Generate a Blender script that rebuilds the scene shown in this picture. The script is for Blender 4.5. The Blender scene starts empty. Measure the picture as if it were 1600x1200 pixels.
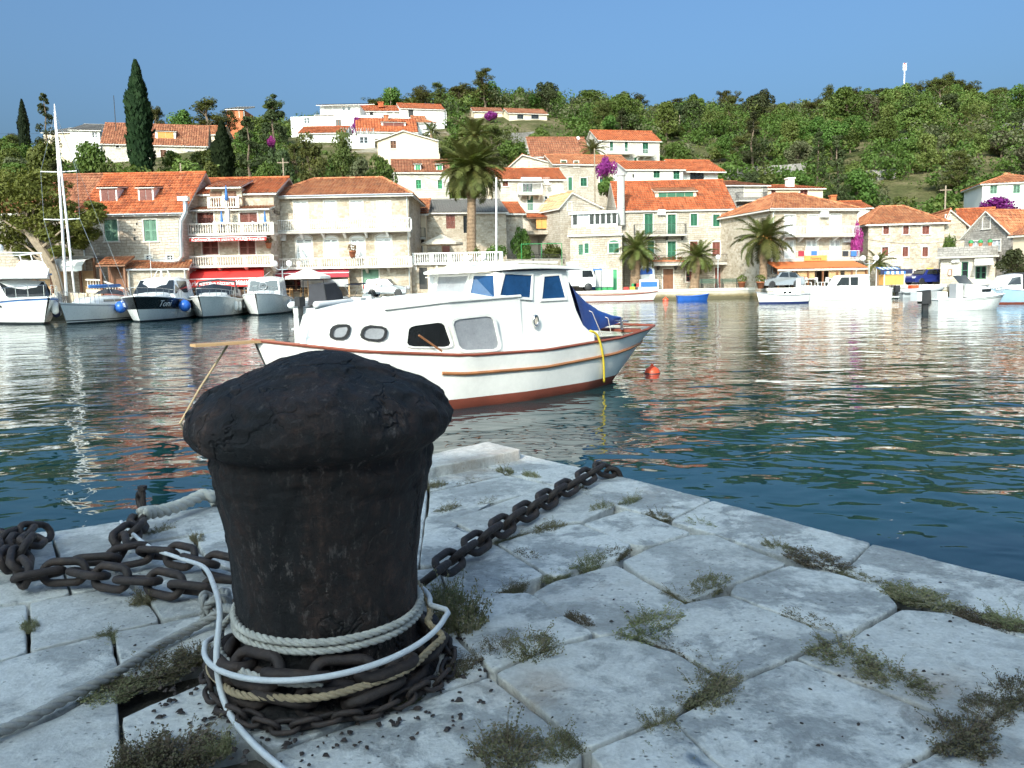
import bpy, bmesh, math, random
from mathutils import Vector, Matrix, noise
random.seed(7)
sc = bpy.context.scene
COL = sc.collection
V = Vector
# ------------------------------------------------------------------ camera
F = 1240.0; CAMH = 1.8; PITCH = math.radians(5.6); ROLL = 0.02
X0 = 800.0; Y0 = 443 + F * math.tan(PITCH)
fw = V((0, math.cos(PITCH), -math.sin(PITCH))); rt0 = V((1, 0, 0)); up0 = rt0.cross(fw)
CR = rt0 * math.cos(ROLL) - up0 * math.sin(ROLL)
CU = rt0 * math.sin(ROLL) + up0 * math.cos(ROLL)
CC = V((0, 0, CAMH))
cam = bpy.data.cameras.new('camera'); camo = bpy.data.objects.new('camera', cam); COL.objects.link(camo)
camo.matrix_world = Matrix(((CR.x, CU.x, -fw.x, CC.x), (CR.y, CU.y, -fw.y, CC.y), (CR.z, CU.z, -fw.z, CC.z), (0, 0, 0, 1)))
cam.sensor_width = 36; cam.lens = 36 * F / 1600; cam.shift_y = -(600 - Y0) / 1600
cam.clip_start = 0.05; cam.clip_end = 6000
sc.camera = camo
sc.render.resolution_x = 1024; sc.render.resolution_y = 768
# ------------------------------------------------------------------ light
SUN_BEAR = math.radians(20); SUN_EL = math.radians(31)      # light travels towards +Y, a little to +X
w = bpy.data.worlds.new('World'); sc.world = w; w.use_nodes = True
wn = w.node_tree.nodes; wl = w.node_tree.links
bg = wn['Background']; sky = wn.new('ShaderNodeTexSky'); sky.sky_type = 'NISHITA'; sky.sun_disc = False
sky.sun_elevation = SUN_EL; sky.sun_rotation = math.pi + SUN_BEAR
sky.air_density = 0.88; sky.dust_density = 10.0; sky.ozone_density = 3.5; sky.altitude = 0
tint = wn.new('ShaderNodeMix'); tint.data_type = 'RGBA'; tint.blend_type = 'MULTIPLY'; tint.inputs[0].default_value = 1; tint.inputs[7].default_value = (.72, .98, 1.08, 1)
wl.new(sky.outputs[0], tint.inputs[6]); wl.new(tint.outputs[2], bg.inputs[0]); bg.inputs[1].default_value = 0.145
sl = bpy.data.lights.new('sun', 'SUN'); sl.energy = 2.45; sl.angle = math.radians(0.55); sl.color = (1, 0.9, 0.76)
so = bpy.data.objects.new('sun', sl); COL.objects.link(so); so.location = (-30, -60, 60)
trav = V((math.sin(SUN_BEAR) * math.cos(SUN_EL), math.cos(SUN_BEAR) * math.cos(SUN_EL), -math.sin(SUN_EL)))
so.rotation_euler = trav.to_track_quat('-Z', 'Y').to_euler()
sc.view_settings.view_transform = 'Standard'; sc.view_settings.look = 'None'
sc.view_settings.exposure = 0.88; sc.view_settings.gamma = 1
# ------------------------------------------------------------------ pixel helpers
def ray(px, py): return fw + CR * ((px - X0) / F) - CU * ((py - Y0) / F)
def G(px, py, z=0.0):
    d = ray(px, py); return CC + d * ((z - CAMH) / d.z)
def P(px, py, Y):
    d = ray(px, py); return CC + d * (Y / d.y)
def proj(p):
    q = V(p) - CC; k = q.dot(fw); return X0 + F * q.dot(CR) / k, Y0 - F * q.dot(CU) / k
def lerp(a, b, t): return a + (b - a) * t
def interp(tab, x):
    if x <= tab[0][0]: return tab[0][1]
    for (a, b), (c, d) in zip(tab, tab[1:]):
        if x <= c:
            t = (x - a) / (c - a); return b + (d - b) * t
    return tab[-1][1]
# ------------------------------------------------------------------ mesh builder
class MB:
    def __init__(s): s.v = []; s.f = []; s.m = []; s.uv = {}
    def quad(s, *p, m=0, uv=None):
        i = len(s.v); s.v += [tuple(q) for q in p]; s.f.append(tuple(range(i, i + len(p)))); s.m.append(m)
        if uv: s.uv[len(s.f) - 1] = uv
    def box(s, x0, y0, z0, x1, y1, z1, m=0):
        if x1 < x0: x0, x1 = x1, x0
        if y1 < y0: y0, y1 = y1, y0
        if z1 < z0: z0, z1 = z1, z0
        i = len(s.v); s.v += [(x0,y0,z0),(x1,y0,z0),(x1,y1,z0),(x0,y1,z0),(x0,y0,z1),(x1,y0,z1),(x1,y1,z1),(x0,y1,z1)]
        for q in ((3,2,1,0),(4,5,6,7),(0,1,5,4),(1,2,6,5),(2,3,7,6),(3,0,4,7)):
            s.f.append(tuple(i + k for k in q)); s.m.append(m)
    def hexa(s, b, t, m=0):
        i = len(s.v); s.v += [tuple(q) for q in b] + [tuple(q) for q in t]
        for q in ((3,2,1,0),(4,5,6,7),(0,1,5,4),(1,2,6,5),(2,3,7,6),(3,0,4,7)):
            s.f.append(tuple(i + k for k in q)); s.m.append(m)
    def prism(s, poly, a, b, axis='y', m=0):
        n = len(poly)
        def pt(p, k):
            if axis == 'y': return (p[0], k, p[1])
            if axis == 'x': return (k, p[0], p[1])
            return (p[0], p[1], k)
        i = len(s.v); s.v += [pt(p, a) for p in poly] + [pt(p, b) for p in poly]
        s.f.append(tuple(range(i, i + n))); s.m.append(m)
        s.f.append(tuple(range(i + 2 * n - 1, i + n - 1, -1))); s.m.append(m)
        for k in range(n):
            j = (k + 1) % n; s.f.append((i + k, i + n + k, i + n + j, i + j)); s.m.append(m)
    def tube(s, pts, r, n=6, m=0, cap=True):
        pts = [V(p) for p in pts]; N = len(pts); i0 = len(s.v); prev = None
        for k, p in enumerate(pts):
            d = (pts[min(k + 1, N - 1)] - pts[max(k - 1, 0)])
            if d.length < 1e-9: d = V((0, 0, 1))
            d.normalize()
            if prev is None:
                a = V((0, 0, 1)) if abs(d.z) < .9 else V((1, 0, 0))
                u = d.cross(a).normalized()
            else:
                u = prev - d * prev.dot(d)
                u = u.normalized() if u.length > 1e-6 else d.orthogonal().normalized()
            prev = u; w_ = d.cross(u); rr = r[k] if isinstance(r, (list, tuple)) else r
            for j in range(n):
                a = 2 * math.pi * j / n
                s.v.append(tuple(p + u * (rr * math.cos(a)) + w_ * (rr * math.sin(a))))
        for k in range(N - 1):
            for j in range(n):
                j2 = (j + 1) % n
                s.f.append((i0 + k*n + j, i0 + k*n + j2, i0 + (k+1)*n + j2, i0 + (k+1)*n + j)); s.m.append(m)
        if cap:
            s.f.append(tuple(i0 + j for j in range(n - 1, -1, -1))); s.m.append(m)
            s.f.append(tuple(i0 + (N-1)*n + j for j in range(n))); s.m.append(m)
    def lathe(s, prof, n=12, c=(0, 0, 0), m=0, cap=True):
        i0 = len(s.v); K = len(prof)
        for r, z in prof:
            for j in range(n):
                a = 2 * math.pi * j / n; s.v.append((c[0] + r*math.cos(a), c[1] + r*math.sin(a), c[2] + z))
        for k in range(K - 1):
            for j in range(n):
                j2 = (j + 1) % n
                s.f.append((i0+k*n+j, i0+k*n+j2, i0+(k+1)*n+j2, i0+(k+1)*n+j)); s.m.append(m)
        if cap:
            s.f.append(tuple(i0 + j for j in range(n-1, -1, -1))); s.m.append(m)
            s.f.append(tuple(i0 + (K-1)*n + j for j in range(n))); s.m.append(m)
    def ball(s, c, r, n=10, k=6, m=0, sq=(1, 1, 1)):
        i0 = len(s.v)
        for a in range(k + 1):
            th = math.pi * a / k
            for j in range(n):
                ph = 2*math.pi*j/n
                s.v.append((c[0]+r*sq[0]*math.sin(th)*math.cos(ph), c[1]+r*sq[1]*math.sin(th)*math.sin(ph), c[2]+r*sq[2]*math.cos(th)))
        for a in range(k):
            for j in range(n):
                j2 = (j+1) % n
                s.f.append((i0+a*n+j, i0+(a+1)*n+j, i0+(a+1)*n+j2, i0+a*n+j2)); s.m.append(m)
    def grid(s, rows, m=0, close=False):
        i0 = len(s.v); n = len(rows[0])
        for r in rows: s.v += [tuple(p) for p in r]
        for a in range(len(rows) - 1):
            for j in range(n if close else n - 1):
                j2 = (j + 1) % n
                s.f.append((i0+a*n+j, i0+a*n+j2, i0+(a+1)*n+j2, i0+(a+1)*n+j)); s.m.append(m)
    def mesh(s, name, mats, smooth=False):
        me = bpy.data.meshes.new(name); me.from_pydata(s.v, [], s.f)
        for mt in (mats if isinstance(mats, (list, tuple)) else [mats]): me.materials.append(MAT(mt) if isinstance(mt, str) else mt)
        if any(s.m): me.polygons.foreach_set('material_index', s.m)
        uvl = me.uv_layers.new(name='UVMap'); data = [0.0] * (2 * len(me.loops)); vs = s.v
        for p in me.polygons:
            cu = s.uv.get(p.index)
            n = p.normal; ax = (abs(n.x), abs(n.y), abs(n.z)); b = ax.index(max(ax))
            for k, li in enumerate(p.loop_indices):
                if cu: u, v_ = cu[k]
                else:
                    q = vs[me.loops[li].vertex_index]
                    if b == 0: u, v_ = q[1] + .37, q[2]
                    elif b == 1: u, v_ = q[0], q[2]
                    else: u, v_ = q[0], q[1]
                data[2*li] = u; data[2*li+1] = v_
        uvl.data.foreach_set('uv', data)
        if smooth: me.polygons.foreach_set('use_smooth', [True] * len(me.polygons))
        me.update(); return me
    def build(s, name, mats, parent=None, smooth=False, loc=None, rot=None):
        return link(name, s.mesh(name, mats, smooth), parent, loc, rot)
def link(name, me, parent=None, loc=None, rot=None, scale=None):
    o = bpy.data.objects.new(name, me); COL.objects.link(o)
    if parent is not None: o.parent = parent
    if loc is not None: o.location = loc
    if rot is not None: o.rotation_euler = rot
    if scale is not None: o.scale = scale if isinstance(scale, (tuple, list)) else (scale,)*3
    return o
def tag(o, label, cat, group=None, kind=None):
    o['label'] = label; o['category'] = cat
    if group: o['group'] = group
    if kind: o['kind'] = kind
    return o
def thing(name, label, cat, loc=(0, 0, 0), rz=0, group=None):
    o = bpy.data.objects.new(name, None); COL.objects.link(o); o.empty_display_size = .2
    o.location = loc; o.rotation_euler = (0, 0, rz)
    return tag(o, label, cat, group)
def struct(name, o): o['kind'] = 'structure'; return o
def copy_tree(o, parent=None):
    c = o.copy(); COL.objects.link(c); c.parent = parent
    for ch in o.children: copy_tree(ch, c)
    return c
# ------------------------------------------------------------------ materials
_M = {}
def MAT(n): return _M[n]
class NT:
    def __init__(s, name):
        s.mat = bpy.data.materials.new(name); s.mat.use_nodes = True; _M[name] = s.mat
        s.n = s.mat.node_tree.nodes; s.l = s.mat.node_tree.links
        s.b = s.n['Principled BSDF']; s.out = s.n['Material Output']
    def node(s, t, **kw):
        x = s.n.new(t)
        for k, v_ in kw.items():
            if k.startswith('i_'):
                key = k[2:]; key = int(key) if key.isdigit() else key.replace('_', ' ')
                x.inputs[key].default_value = v_
            else: setattr(x, k, v_)
        return x
    def link(s, a, b): s.l.new(a, b)
    def tex(s, kind='obj'):
        if kind == 'pos': return s.node('ShaderNodeNewGeometry').outputs['Position']
        c = s.node('ShaderNodeTexCoord'); return c.outputs['UV' if kind == 'uv' else 'Object']
    def noise(s, vec, scale, detail=4, rough=.55, dist=0):
        x = s.node('ShaderNodeTexNoise', i_Scale=scale, i_Detail=detail, i_Roughness=rough, i_Distortion=dist)
        s.link(vec, x.inputs['Vector']); return x.outputs['Fac']
    def mapping(s, vec, sc_=(1, 1, 1), rot=(0, 0, 0)):
        x = s.node('ShaderNodeMapping'); x.inputs['Scale'].default_value = sc_; x.inputs['Rotation'].default_value = rot
        s.link(vec, x.inputs['Vector']); return x.outputs[0]
    def ramp(s, fac, stops, interp_='LINEAR'):
        x = s.node('ShaderNodeValToRGB'); e = x.color_ramp; e.interpolation = interp_
        while len(e.elements) < len(stops): e.elements.new(.5)
        for el, (p, c) in zip(e.elements, stops):
            el.position = p; el.color = (c[0], c[1], c[2], 1) if hasattr(c, '__len__') else (c, c, c, 1)
        s.link(fac, x.inputs[0]); return x.outputs[0]
    def mix(s, a, b, fac, mode='MIX'):
        x = s.node('ShaderNodeMix', data_type='RGBA', blend_type=mode)
        for val, idx in ((fac, 0), (a, 6), (b, 7)):
            if isinstance(val, (int, float)): x.inputs[idx].default_value = val
            elif isinstance(val, (tuple, list)): x.inputs[idx].default_value = (*val[:3], 1)
            else: s.link(val, x.inputs[idx])
        return x.outputs[2]
    def math(s, op, a, b=None, c=None):
        x = s.node('ShaderNodeMath', operation=op)
        for i, val in enumerate((a, b, c)):
            if val is None: continue
            if isinstance(val, (int, float)): x.inputs[i].default_value = val
            else: s.link(val, x.inputs[i])
        return x.outputs[0]
    def bump(s, h, dist=.01, strength=1.0, prev=None):
        x = s.node('ShaderNodeBump', i_Distance=dist, i_Strength=strength); s.link(h, x.inputs['Height'])
        if prev is not None: s.link(prev, x.inputs['Normal'])
        return x.outputs[0]
    def done(s, col=None, rough=None, nor=None, **kw):
        for val, key in ((col, 'Base Color'), (rough, 'Roughness'), (nor, 'Normal')):
            if val is None: continue
            if isinstance(val, (int, float)): s.b.inputs[key].default_value = val
            elif isinstance(val, (tuple, list)): s.b.inputs[key].default_value = (*val[:3], 1)
            else: s.link(val, s.b.inputs[key])
        for k, v_ in kw.items(): s.b.inputs[k.replace('_', ' ')].default_value = v_
        return s.mat
def simple(name, col, rough=.6, var=.18, scale=3.0, bump=0.0, bscale=40, metal=0, **kw):
    t = NT(name); o = t.tex('obj'); n1 = t.noise(o, scale, 5, .6); n2 = t.noise(o, scale * 9, 3)
    k = t.math('ADD', t.math('MULTIPLY', n1, .7), t.math('MULTIPLY', n2, .3))
    lo = [c * (1 - var) for c in col]; hi = [min(1, c * (1 + var)) for c in col]
    c = t.ramp(k, [(.3, lo), (.7, hi)])
    nor = t.bump(t.noise(o, bscale, 4), bump) if bump else None
    r = t.ramp(n2, [(.3, max(0, rough - .08)), (.7, min(1, rough + .08))])
    return t.done(c, r, nor, Metallic=metal, **kw)
def stone_wall(name, c1, c2, cm, bw=.42, rh=.2, distort=.05, mort=.016, plaster=None):
    t = NT(name); uv = t.tex('uv')
    nz = t.node('ShaderNodeTexNoise', i_Scale=1.7, i_Detail=2); t.link(uv, nz.inputs['Vector'])
    sub = t.node('ShaderNodeVectorMath', operation='SUBTRACT'); t.link(nz.outputs['Color'], sub.inputs[0]); sub.inputs[1].default_value = (.5, .5, .5)
    scl = t.node('ShaderNodeVectorMath', operation='SCALE'); t.link(sub.outputs[0], scl.inputs[0]); scl.inputs['Scale'].default_value = distort * 4
    add = t.node('ShaderNodeVectorMath', operation='ADD'); t.link(uv, add.inputs[0]); t.link(scl.outputs[0], add.inputs[1])
    b = t.node('ShaderNodeTexBrick', i_Scale=1.0); b.offset = .45; b.squash = .75; b.squash_frequency = 3
    b.inputs['Brick Width'].default_value = bw; b.inputs['Row Height'].default_value = rh; b.inputs['Mortar Size'].default_value = mort
    b.inputs['Mortar Smooth'].default_value = .3; b.inputs['Bias'].default_value = 0
    b.inputs['Color1'].default_value = (*c1, 1); b.inputs['Color2'].default_value = (*c2, 1); b.inputs['Mortar'].default_value = (*cm, 1)
    t.link(add.outputs[0], b.inputs['Vector'])
    n1 = t.noise(uv, .35, 5, .65); n2 = t.noise(uv, 6, 4, .6)
    col = t.mix(b.outputs['Color'], t.ramp(n1, [(.3, (.62, .58, .52)), (.55, (1, 1, 1)), (.8, (1.0, .95, .86))]), .8, 'MULTIPLY')
    col = t.mix(col, t.ramp(n2, [(.3, .72), (.7, 1.1)]), .7, 'MULTIPLY')
    if plaster:
        pf = t.ramp(t.noise(uv, .5, 6, .6), [(plaster[1] - .06, 0), (plaster[1] + .06, 1)])
        col = t.mix(col, plaster[0], pf)
    h = t.math('ADD', t.math('MULTIPLY', b.outputs['Fac'], -1.0), t.math('MULTIPLY', n2, .6))
    return t.done(col, .88, t.bump(h, .025, .9), Specular_IOR_Level=.2)
def roof_tile(name, cols, tw=.25, th=.42):
    t = NT(name); uv = t.tex('uv'); sx = t.node('ShaderNodeSeparateXYZ'); t.link(uv, sx.inputs[0])
    a = t.math('FLOOR', t.math('DIVIDE', sx.outputs[0], tw)); b = t.math('FLOOR', t.math('DIVIDE', sx.outputs[1], th))
    cb = t.node('ShaderNodeCombineXYZ'); t.link(a, cb.inputs[0]); t.link(b, cb.inputs[1])
    wn_ = t.node('ShaderNodeTexWhiteNoise', noise_dimensions='2D'); t.link(cb.outputs[0], wn_.inputs['Vector'])
    n1 = t.noise(uv, .45, 5, .65); n2 = t.noise(uv, 9, 3, .6)
    k = t.math('ADD', t.math('MULTIPLY', wn_.outputs['Value'], .55), t.math('MULTIPLY', n1, .45))
    col = t.ramp(k, [(.15, cols[0]), (.45, cols[1]), (.75, cols[2]), (.95, cols[3])])
    col = t.mix(col, t.ramp(n2, [(.3, .75), (.7, 1.12)]), .6, 'MULTIPLY')
    moss = t.ramp(t.noise(uv, .8, 7, .72), [(.54, 0), (.72, 1)])
    col = t.mix(col, (.12, .09, .06), t.math('MULTIPLY', moss, .6))
    return t.done(col, .85, t.bump(n2, .01, .5), Specular_IOR_Level=.2)
def leaf_mat(name, c_lo, c_mid, c_hi, trans=.35, scale=.7):
    t = NT(name); oi = t.node('ShaderNodeObjectInfo'); o = t.tex('pos')
    n1 = t.noise(o, scale, 3, .6); n2 = t.noise(o, 5.5, 2)
    k = t.math('ADD', t.math('MULTIPLY', n1, .62), t.math('MULTIPLY', n2, .38))
    col = t.ramp(k, [(.33, c_lo), (.5, c_mid), (.68, c_hi)])
    hs = t.node('ShaderNodeHueSaturation'); t.link(col, hs.inputs['Color'])
    t.link(t.math('ADD', .462, t.math('MULTIPLY', oi.outputs['Random'], .065)), hs.inputs['Hue'])
    t.link(t.math('ADD', .60, t.math('MULTIPLY', oi.outputs['Random'], .56)), hs.inputs['Value'])
    t.done(hs.outputs[0], .6, Specular_IOR_Level=.25)
    tr = t.node('ShaderNodeBsdfTranslucent'); t.link(t.mix(hs.outputs[0], (1.0, 1.0, .45), 1.0, 'MULTIPLY'), tr.inputs[0])
    mx = t.node('ShaderNodeMixShader'); mx.inputs[0].default_value = trans
    t.link(t.b.outputs[0], mx.inputs[1]); t.link(tr.outputs[0], mx.inputs[2]); t.link(mx.outputs[0], t.out.inputs[0])
    return t.mat
# walls
stone_wall('stone_pale', (.50, .43, .35), (.62, .56, .48), (.36, .30, .24), .44, .21, .06)
stone_wall('stone_rubble', (.44, .36, .27), (.66, .58, .48), (.58, .50, .40), .38, .22, .11, .022)
stone_wall('stone_white', (.64, .58, .50), (.76, .71, .63), (.52, .46, .38), .5, .24, .03, .012)
stone_wall('stone_grey', (.30, .28, .26), (.43, .40, .37), (.24, .22, .2), .4, .19, .06)
stone_wall('stone_plaster', (.52, .45, .37), (.64, .57, .48), (.42, .36, .3), .45, .22, .06, .014, ((.66, .59, .5), .5))
simple('plaster_white', (.80, .78, .74), .8, .06, .6, .004, 30)
simple('plaster_cream', (.68, .57, .42), .85, .12, .6, .004, 30)
simple('plaster_grey', (.5, .49, .46), .85, .12, .6)
simple('concrete', (.47, .44, .39), .9, .2, 1.2, .006, 25)
simple('sill_stone', (.68, .64, .58), .8, .1, 2)
simple('balustrade_stone', (.66, .61, .53), .85, .14, 3)
roof_tile('tile_orange', [(.24, .07, .035), (.43, .11, .042), (.54, .165, .068), (.60, .28, .16)])
roof_tile('tile_mixed', [(.24, .09, .05), (.42, .145, .065), (.53, .23, .11), (.58, .35, .21)])
roof_tile('tile_old', [(.17, .07, .04), (.30, .11, .06), (.40, .17, .09), (.46, .26, .16)])
roof_tile('tile_tan', [(.38, .24, .13), (.52, .34, .18), (.6, .42, .24), (.66, .5, .32)])
simple('roof_grey', (.24, .22, .2), .9, .2, 2, .01, 20)
simple('green_paint', (.035, .15, .085), .5, .2, 2)
simple('pale_green_paint', (.14, .27, .19), .6, .25, 2)
simple('bright_green_paint', (.05, .30, .13), .5, .2, 2)
simple('brown_paint', (.20, .062, .045), .55, .22, 2)
simple('wood_brown', (.20, .085, .04), .55, .25, 4)
simple('white_paint', (.86, .86, .85), .45, .05, 2)
simple('grey_white_paint', (.6, .63, .66), .5, .1, 2)
simple('orange_blind', (.68, .33, .09), .7, .12, 2)
simple('glass_dark', (.018, .022, .026), .06, .2, 2, Specular_IOR_Level=.8)
simple('iron', (.035, .033, .032), .6, .3, 8)
simple('galvanised', (.52, .55, .57), .35, .12, 5, metal=.7)
simple('white_metal', (.78, .78, .77), .4, .06, 3)
simple('awning_red', (.62, .035, .03), .75, .1, 2)
simple('awning_dark_red', (.34, .03, .045), .75, .1, 2)
simple('canvas_white', (.82, .80, .76), .8, .06, 3)
simple('canvas_beige', (.66, .58, .47), .85, .1, 3)
simple('curtain_grey', (.40, .40, .40), .8, .1, 2)
simple('canvas_blue', (.05, .16, .42), .75, .12, 2)
simple('canvas_dark', (.035, .035, .042), .8, .25, 3)
simple('terracotta_pot', (.42, .15, .07), .8, .2, 8)
simple('corrugated_orange', (.52, .14, .045), .7, .15, 3)
simple('wood_pale', (.48, .30, .15), .6, .2, 4)
simple('letter_white', (.85, .85, .85), .6, .02)
simple('letter_dark', (.05, .03, .02), .6, .02)
simple('yellow_paint', (.75, .55, .03), .5, .1, 4)
simple('red_plastic', (.55, .04, .03), .45, .1, 4)
simple('green_plastic', (.03, .25, .08), .45, .1, 4)
simple('blue_plastic', (.03, .13, .5), .35, .1, 4)
simple('bark', (.16, .115, .08), .95, .35, 3, .03, 12)
simple('bark_pale', (.27, .21, .15), .95, .35, 3, .03, 12)
simple('palm_bark', (.24, .16, .10), .95, .4, 5, .03, 10)
simple('soil', (.075, .062, .046), .98, .3, 9, .02, 30)
# ------------------------------------------------------------------ terrain
TOE = [(-900,58),(-300,64),(0,71),(300,73),(440,76),(640,78),(800,86),(950,92),(1150,92),(1340,86),(1480,84),(1600,82),(2000,74),(2600,66)]
RIDGE = [(-900,120),(0,138),(130,140),(300,150),(450,166),(600,186),(720,214),(830,222),(1000,228),(1160,246),(1300,256),(1480,275),(1530,268),(1600,262),(2600,240)]
QZ = 0.95; SLOPE = .33
def qof(x, y): return 800 + F * x / max(y, 1)
SKYPY = [(-900,300),(0,264),(130,262),(300,238),(380,224),(450,222),(600,208),(720,188),(830,182),(1000,198),(1160,202),(1300,194),(1400,180),(1480,168),(1530,186),(1600,182),(2600,190)]
PW = 1.5
def _slope(q):
    t, r = interp(TOE, q), interp(RIDGE, q); want = (443 - .02*(q-800) - interp(SKYPY, q)) / F
    best = 1e9
    for i in range(1, 41):                      # smallest rise that reaches the skyline at some distance
        u = i / 40; y = t + (r-t)*u; best = min(best, (want*y + CAMH - QZ) / ((r-t)*(1-(1-u)**PW)))
    return best
SLT = [(q, _slope(q)) for q in range(-900, 2601, 50)]
def hz(x, y):
    q = qof(x, y); t = interp(TOE, q); r = interp(RIDGE, q)
    if y <= t: return QZ
    u_ = (min(y, r) - t) / (r - t); z = QZ + interp(SLT, q) * (r - t) * (1 - (1 - u_) ** PW)
    k = min(1, (y - t) / 25)
    z += k * 1.1 * noise.noise(V((x * .03, y * .03, 0))) + k * .5 * noise.noise(V((x * .11, y * .11, 3)))
    if y > r: z -= min(y - r, 300) * .12
    if q > 1490 and y > r: z += min(1, (q - 1490) / 120) * min(70, (y - r)) * .40      # farther shoulder on the right
    return z
def hit(px, py, lo=60.0):
    d = ray(px, py); Y = lo
    while Y < 340:
        p = CC + d * (Y / d.y)
        if p.z <= hz(p.x, p.y): return p
        Y += .5
    return P(px, py, 200)
def terrain_mat():
    t = NT('hillside'); o = t.tex('pos'); n1 = t.noise(o, .12, 6, .65); n2 = t.noise(o, 1.6, 5, .6)
    c = t.ramp(n1, [(.35, (.055, .065, .022)), (.5, (.10, .095, .04)), (.62, (.20, .16, .095)), (.72, (.36, .32, .26))])
    c = t.mix(c, t.ramp(n2, [(.3, .55), (.7, 1.25)]), .8, 'MULTIPLY')
    t.done(c, .95, t.bump(n2, .25, .8), Specular_IOR_Level=.1)
terrain_mat()
mb = MB(); rows = []
Ys = [58 + 1.6 * i for i in range(0, 34)] + [112.4 + 4 * i for i in range(1, 50)] + [330, 380, 460, 600]
for Y in Ys:
    r = []
    for i in range(131):
        q = -1100 + i * 30; x = (q - 800) / F * Y
        t = interp(TOE, q); r.append((x, max(Y, 0) if Y > t - 8 else t - 8, hz(x, Y) if Y > t - 8 else QZ))
    rows.append(r)
mb.grid(rows); terr = struct('hill', mb.build('hill_terrain', 'hillside', smooth=True)); terr.location.z = -.02
# quay promenade -------------------------------------------------------------
QE = [(-1100,44),(-300,52),(0,55),(300,57.5),(430,60),(560,60.5),(650,61.5),(760,66),(880,72),(1000,73.6),(1190,73.6),(1200,66.5),(1388,65.5),(1396,71),(1480,69),(1560,56),(1600,53),(1900,44),(2800,30)]
def quay_pt(q): 
    Y = interp(QE, q); return V(((q - 800) / F * Y, Y, 0))
def promenade_mat():
    t = NT('promenade_paving'); o = t.tex('pos')
    b = t.node('ShaderNodeTexBrick', i_Scale=1.0); b.inputs['Brick Width'].default_value = .8; b.inputs['Row Height'].default_value = .5; b.inputs['Mortar Size'].default_value = .012
    b.inputs['Color1'].default_value = (.46, .42, .36, 1); b.inputs['Color2'].default_value = (.56, .52, .46, 1); b.inputs['Mortar'].default_value = (.25, .22, .18, 1)
    t.link(o, b.inputs['Vector']); n = t.noise(o, 1.2, 5)
    t.done(t.mix(b.outputs['Color'], t.ramp(n, [(.3, .7), (.7, 1.1)]), .8, 'MULTIPLY'), .85, t.bump(n, .01))
    t = NT('quay_wall_stone'); o = t.tex('pos'); n = t.noise(t.mapping(o, (1, 1, 3)), 1.1, 6, .7)
    sx = t.node('ShaderNodeSeparateXYZ'); t.link(o, sx.inputs[0])
    wet = t.ramp(t.math('ADD', sx.outputs[2], t.math('MULTIPLY', n, .5)), [(.45, (.10, .085, .045)), (.62, (.24, .19, .10)), (.85, (.48, .44, .37))])
    t.done(wet, .8, t.bump(n, .05))
promenade_mat()
mb = MB(); qs = []
q = -1100
while q <= 2800: qs.append(q); q += 20
qs = sorted(set(qs + [p[0] for p in QE]))
edge = [quay_pt(q) for q in qs]
for a, b, q0, q1 in zip(edge, edge[1:], qs, qs[1:]):
    ta, tb = interp(TOE, q0) + 1, interp(TOE, q1) + 1
    A = V(((q0 - 800) / F * ta, ta, QZ)); B = V(((q1 - 800) / F * tb, tb, QZ))
    mb.quad((a.x, a.y, QZ), (b.x, b.y, QZ), B, A, m=0)
    mb.quad((a.x, a.y, -2.5), (b.x, b.y, -2.5), (b.x, b.y, QZ), (a.x, a.y, QZ), m=1)
struct('promenade', mb.build('promenade', ['promenade_paving', 'quay_wall_stone']))
mb = MB()                                     # quay coping stones, one slab each
cop = thing('quay_coping', 'pale stone coping along the edge of the far quay', 'kerb'); del cop['category']; cop['kind'] = 'structure'
acc = 0; k = 0
vis = [q for q in qs if -80 <= q <= 1680]
for q0, q1 in zip(vis, vis[1:]):
    a, b = quay_pt(q0), quay_pt(q1)
    if (b - a).length < .3: continue
    d = (b - a).normalized(); n = V((-d.y, d.x, 0))
    L = (b - a).length; nn = max(1, round(L / 1.5))
    for i in range(nn):
        p0 = a + d * (L * i / nn + .012); p1 = a + d * (L * (i + 1) / nn - .012)
        m2 = MB(); h = QZ + .03 + random.uniform(0, .02)
        m2.hexa([p0 - n*.06 + V((0,0,QZ-.2)), p1 - n*.06 + V((0,0,QZ-.2)), p1 + n*.55 + V((0,0,QZ-.2)), p0 + n*.55 + V((0,0,QZ-.2))],
                [p0 - n*.06 + V((0,0,h)), p1 - n*.06 + V((0,0,h)), p1 + n*.55 + V((0,0,h)), p0 + n*.55 + V((0,0,h))])
        if k < 290: m2.build('coping_stone', 'sill_stone', cop)
        k += 1
# water -----------------------------------------------------------------------
def water_mat():
    t = NT('sea_water'); o = t.tex('pos')
    a = t.mapping(o, (.62, 1.0, 1), (0, 0, .12)); b = t.mapping(o, (.72, 1.0, 1), (0, 0, -.35)); c_ = t.mapping(o, (.85, 1, 1), (0, 0, .5))
    n1 = t.noise(a, .85, 2, .45, .6); n2 = t.noise(b, 2.3, 2, .5, .4); n3 = t.noise(c_, 6.0, 1, .5)
    h = t.math('ADD', t.math('MULTIPLY', n1, .062), t.math('ADD', t.math('MULTIPLY', n2, .023), t.math('MULTIPLY', n3, .0032)))
    big = t.ramp(t.noise(o, .09, 3), [(.35, .55), (.65, 1.15)])
    h = t.math('MULTIPLY', h, big)
    nor = t.bump(h, 1.0, 1.0)
    dc = t.ramp(t.noise(o, .12, 3), [(.35, (.003, .020, .032)), (.65, (.005, .038, .040))])
    t.done(dc, .015, nor, IOR=1.33, Specular_IOR_Level=.5)
water_mat()
mb = MB(); mb.grid([[(x, y, 0) for x in (-900, -200, -60, 0, 60, 200, 900)] for y in (-300, -60, 0, 30, 60, 90)])
struct('sea_water', mb.build('sea_water', 'sea_water'))
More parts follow.
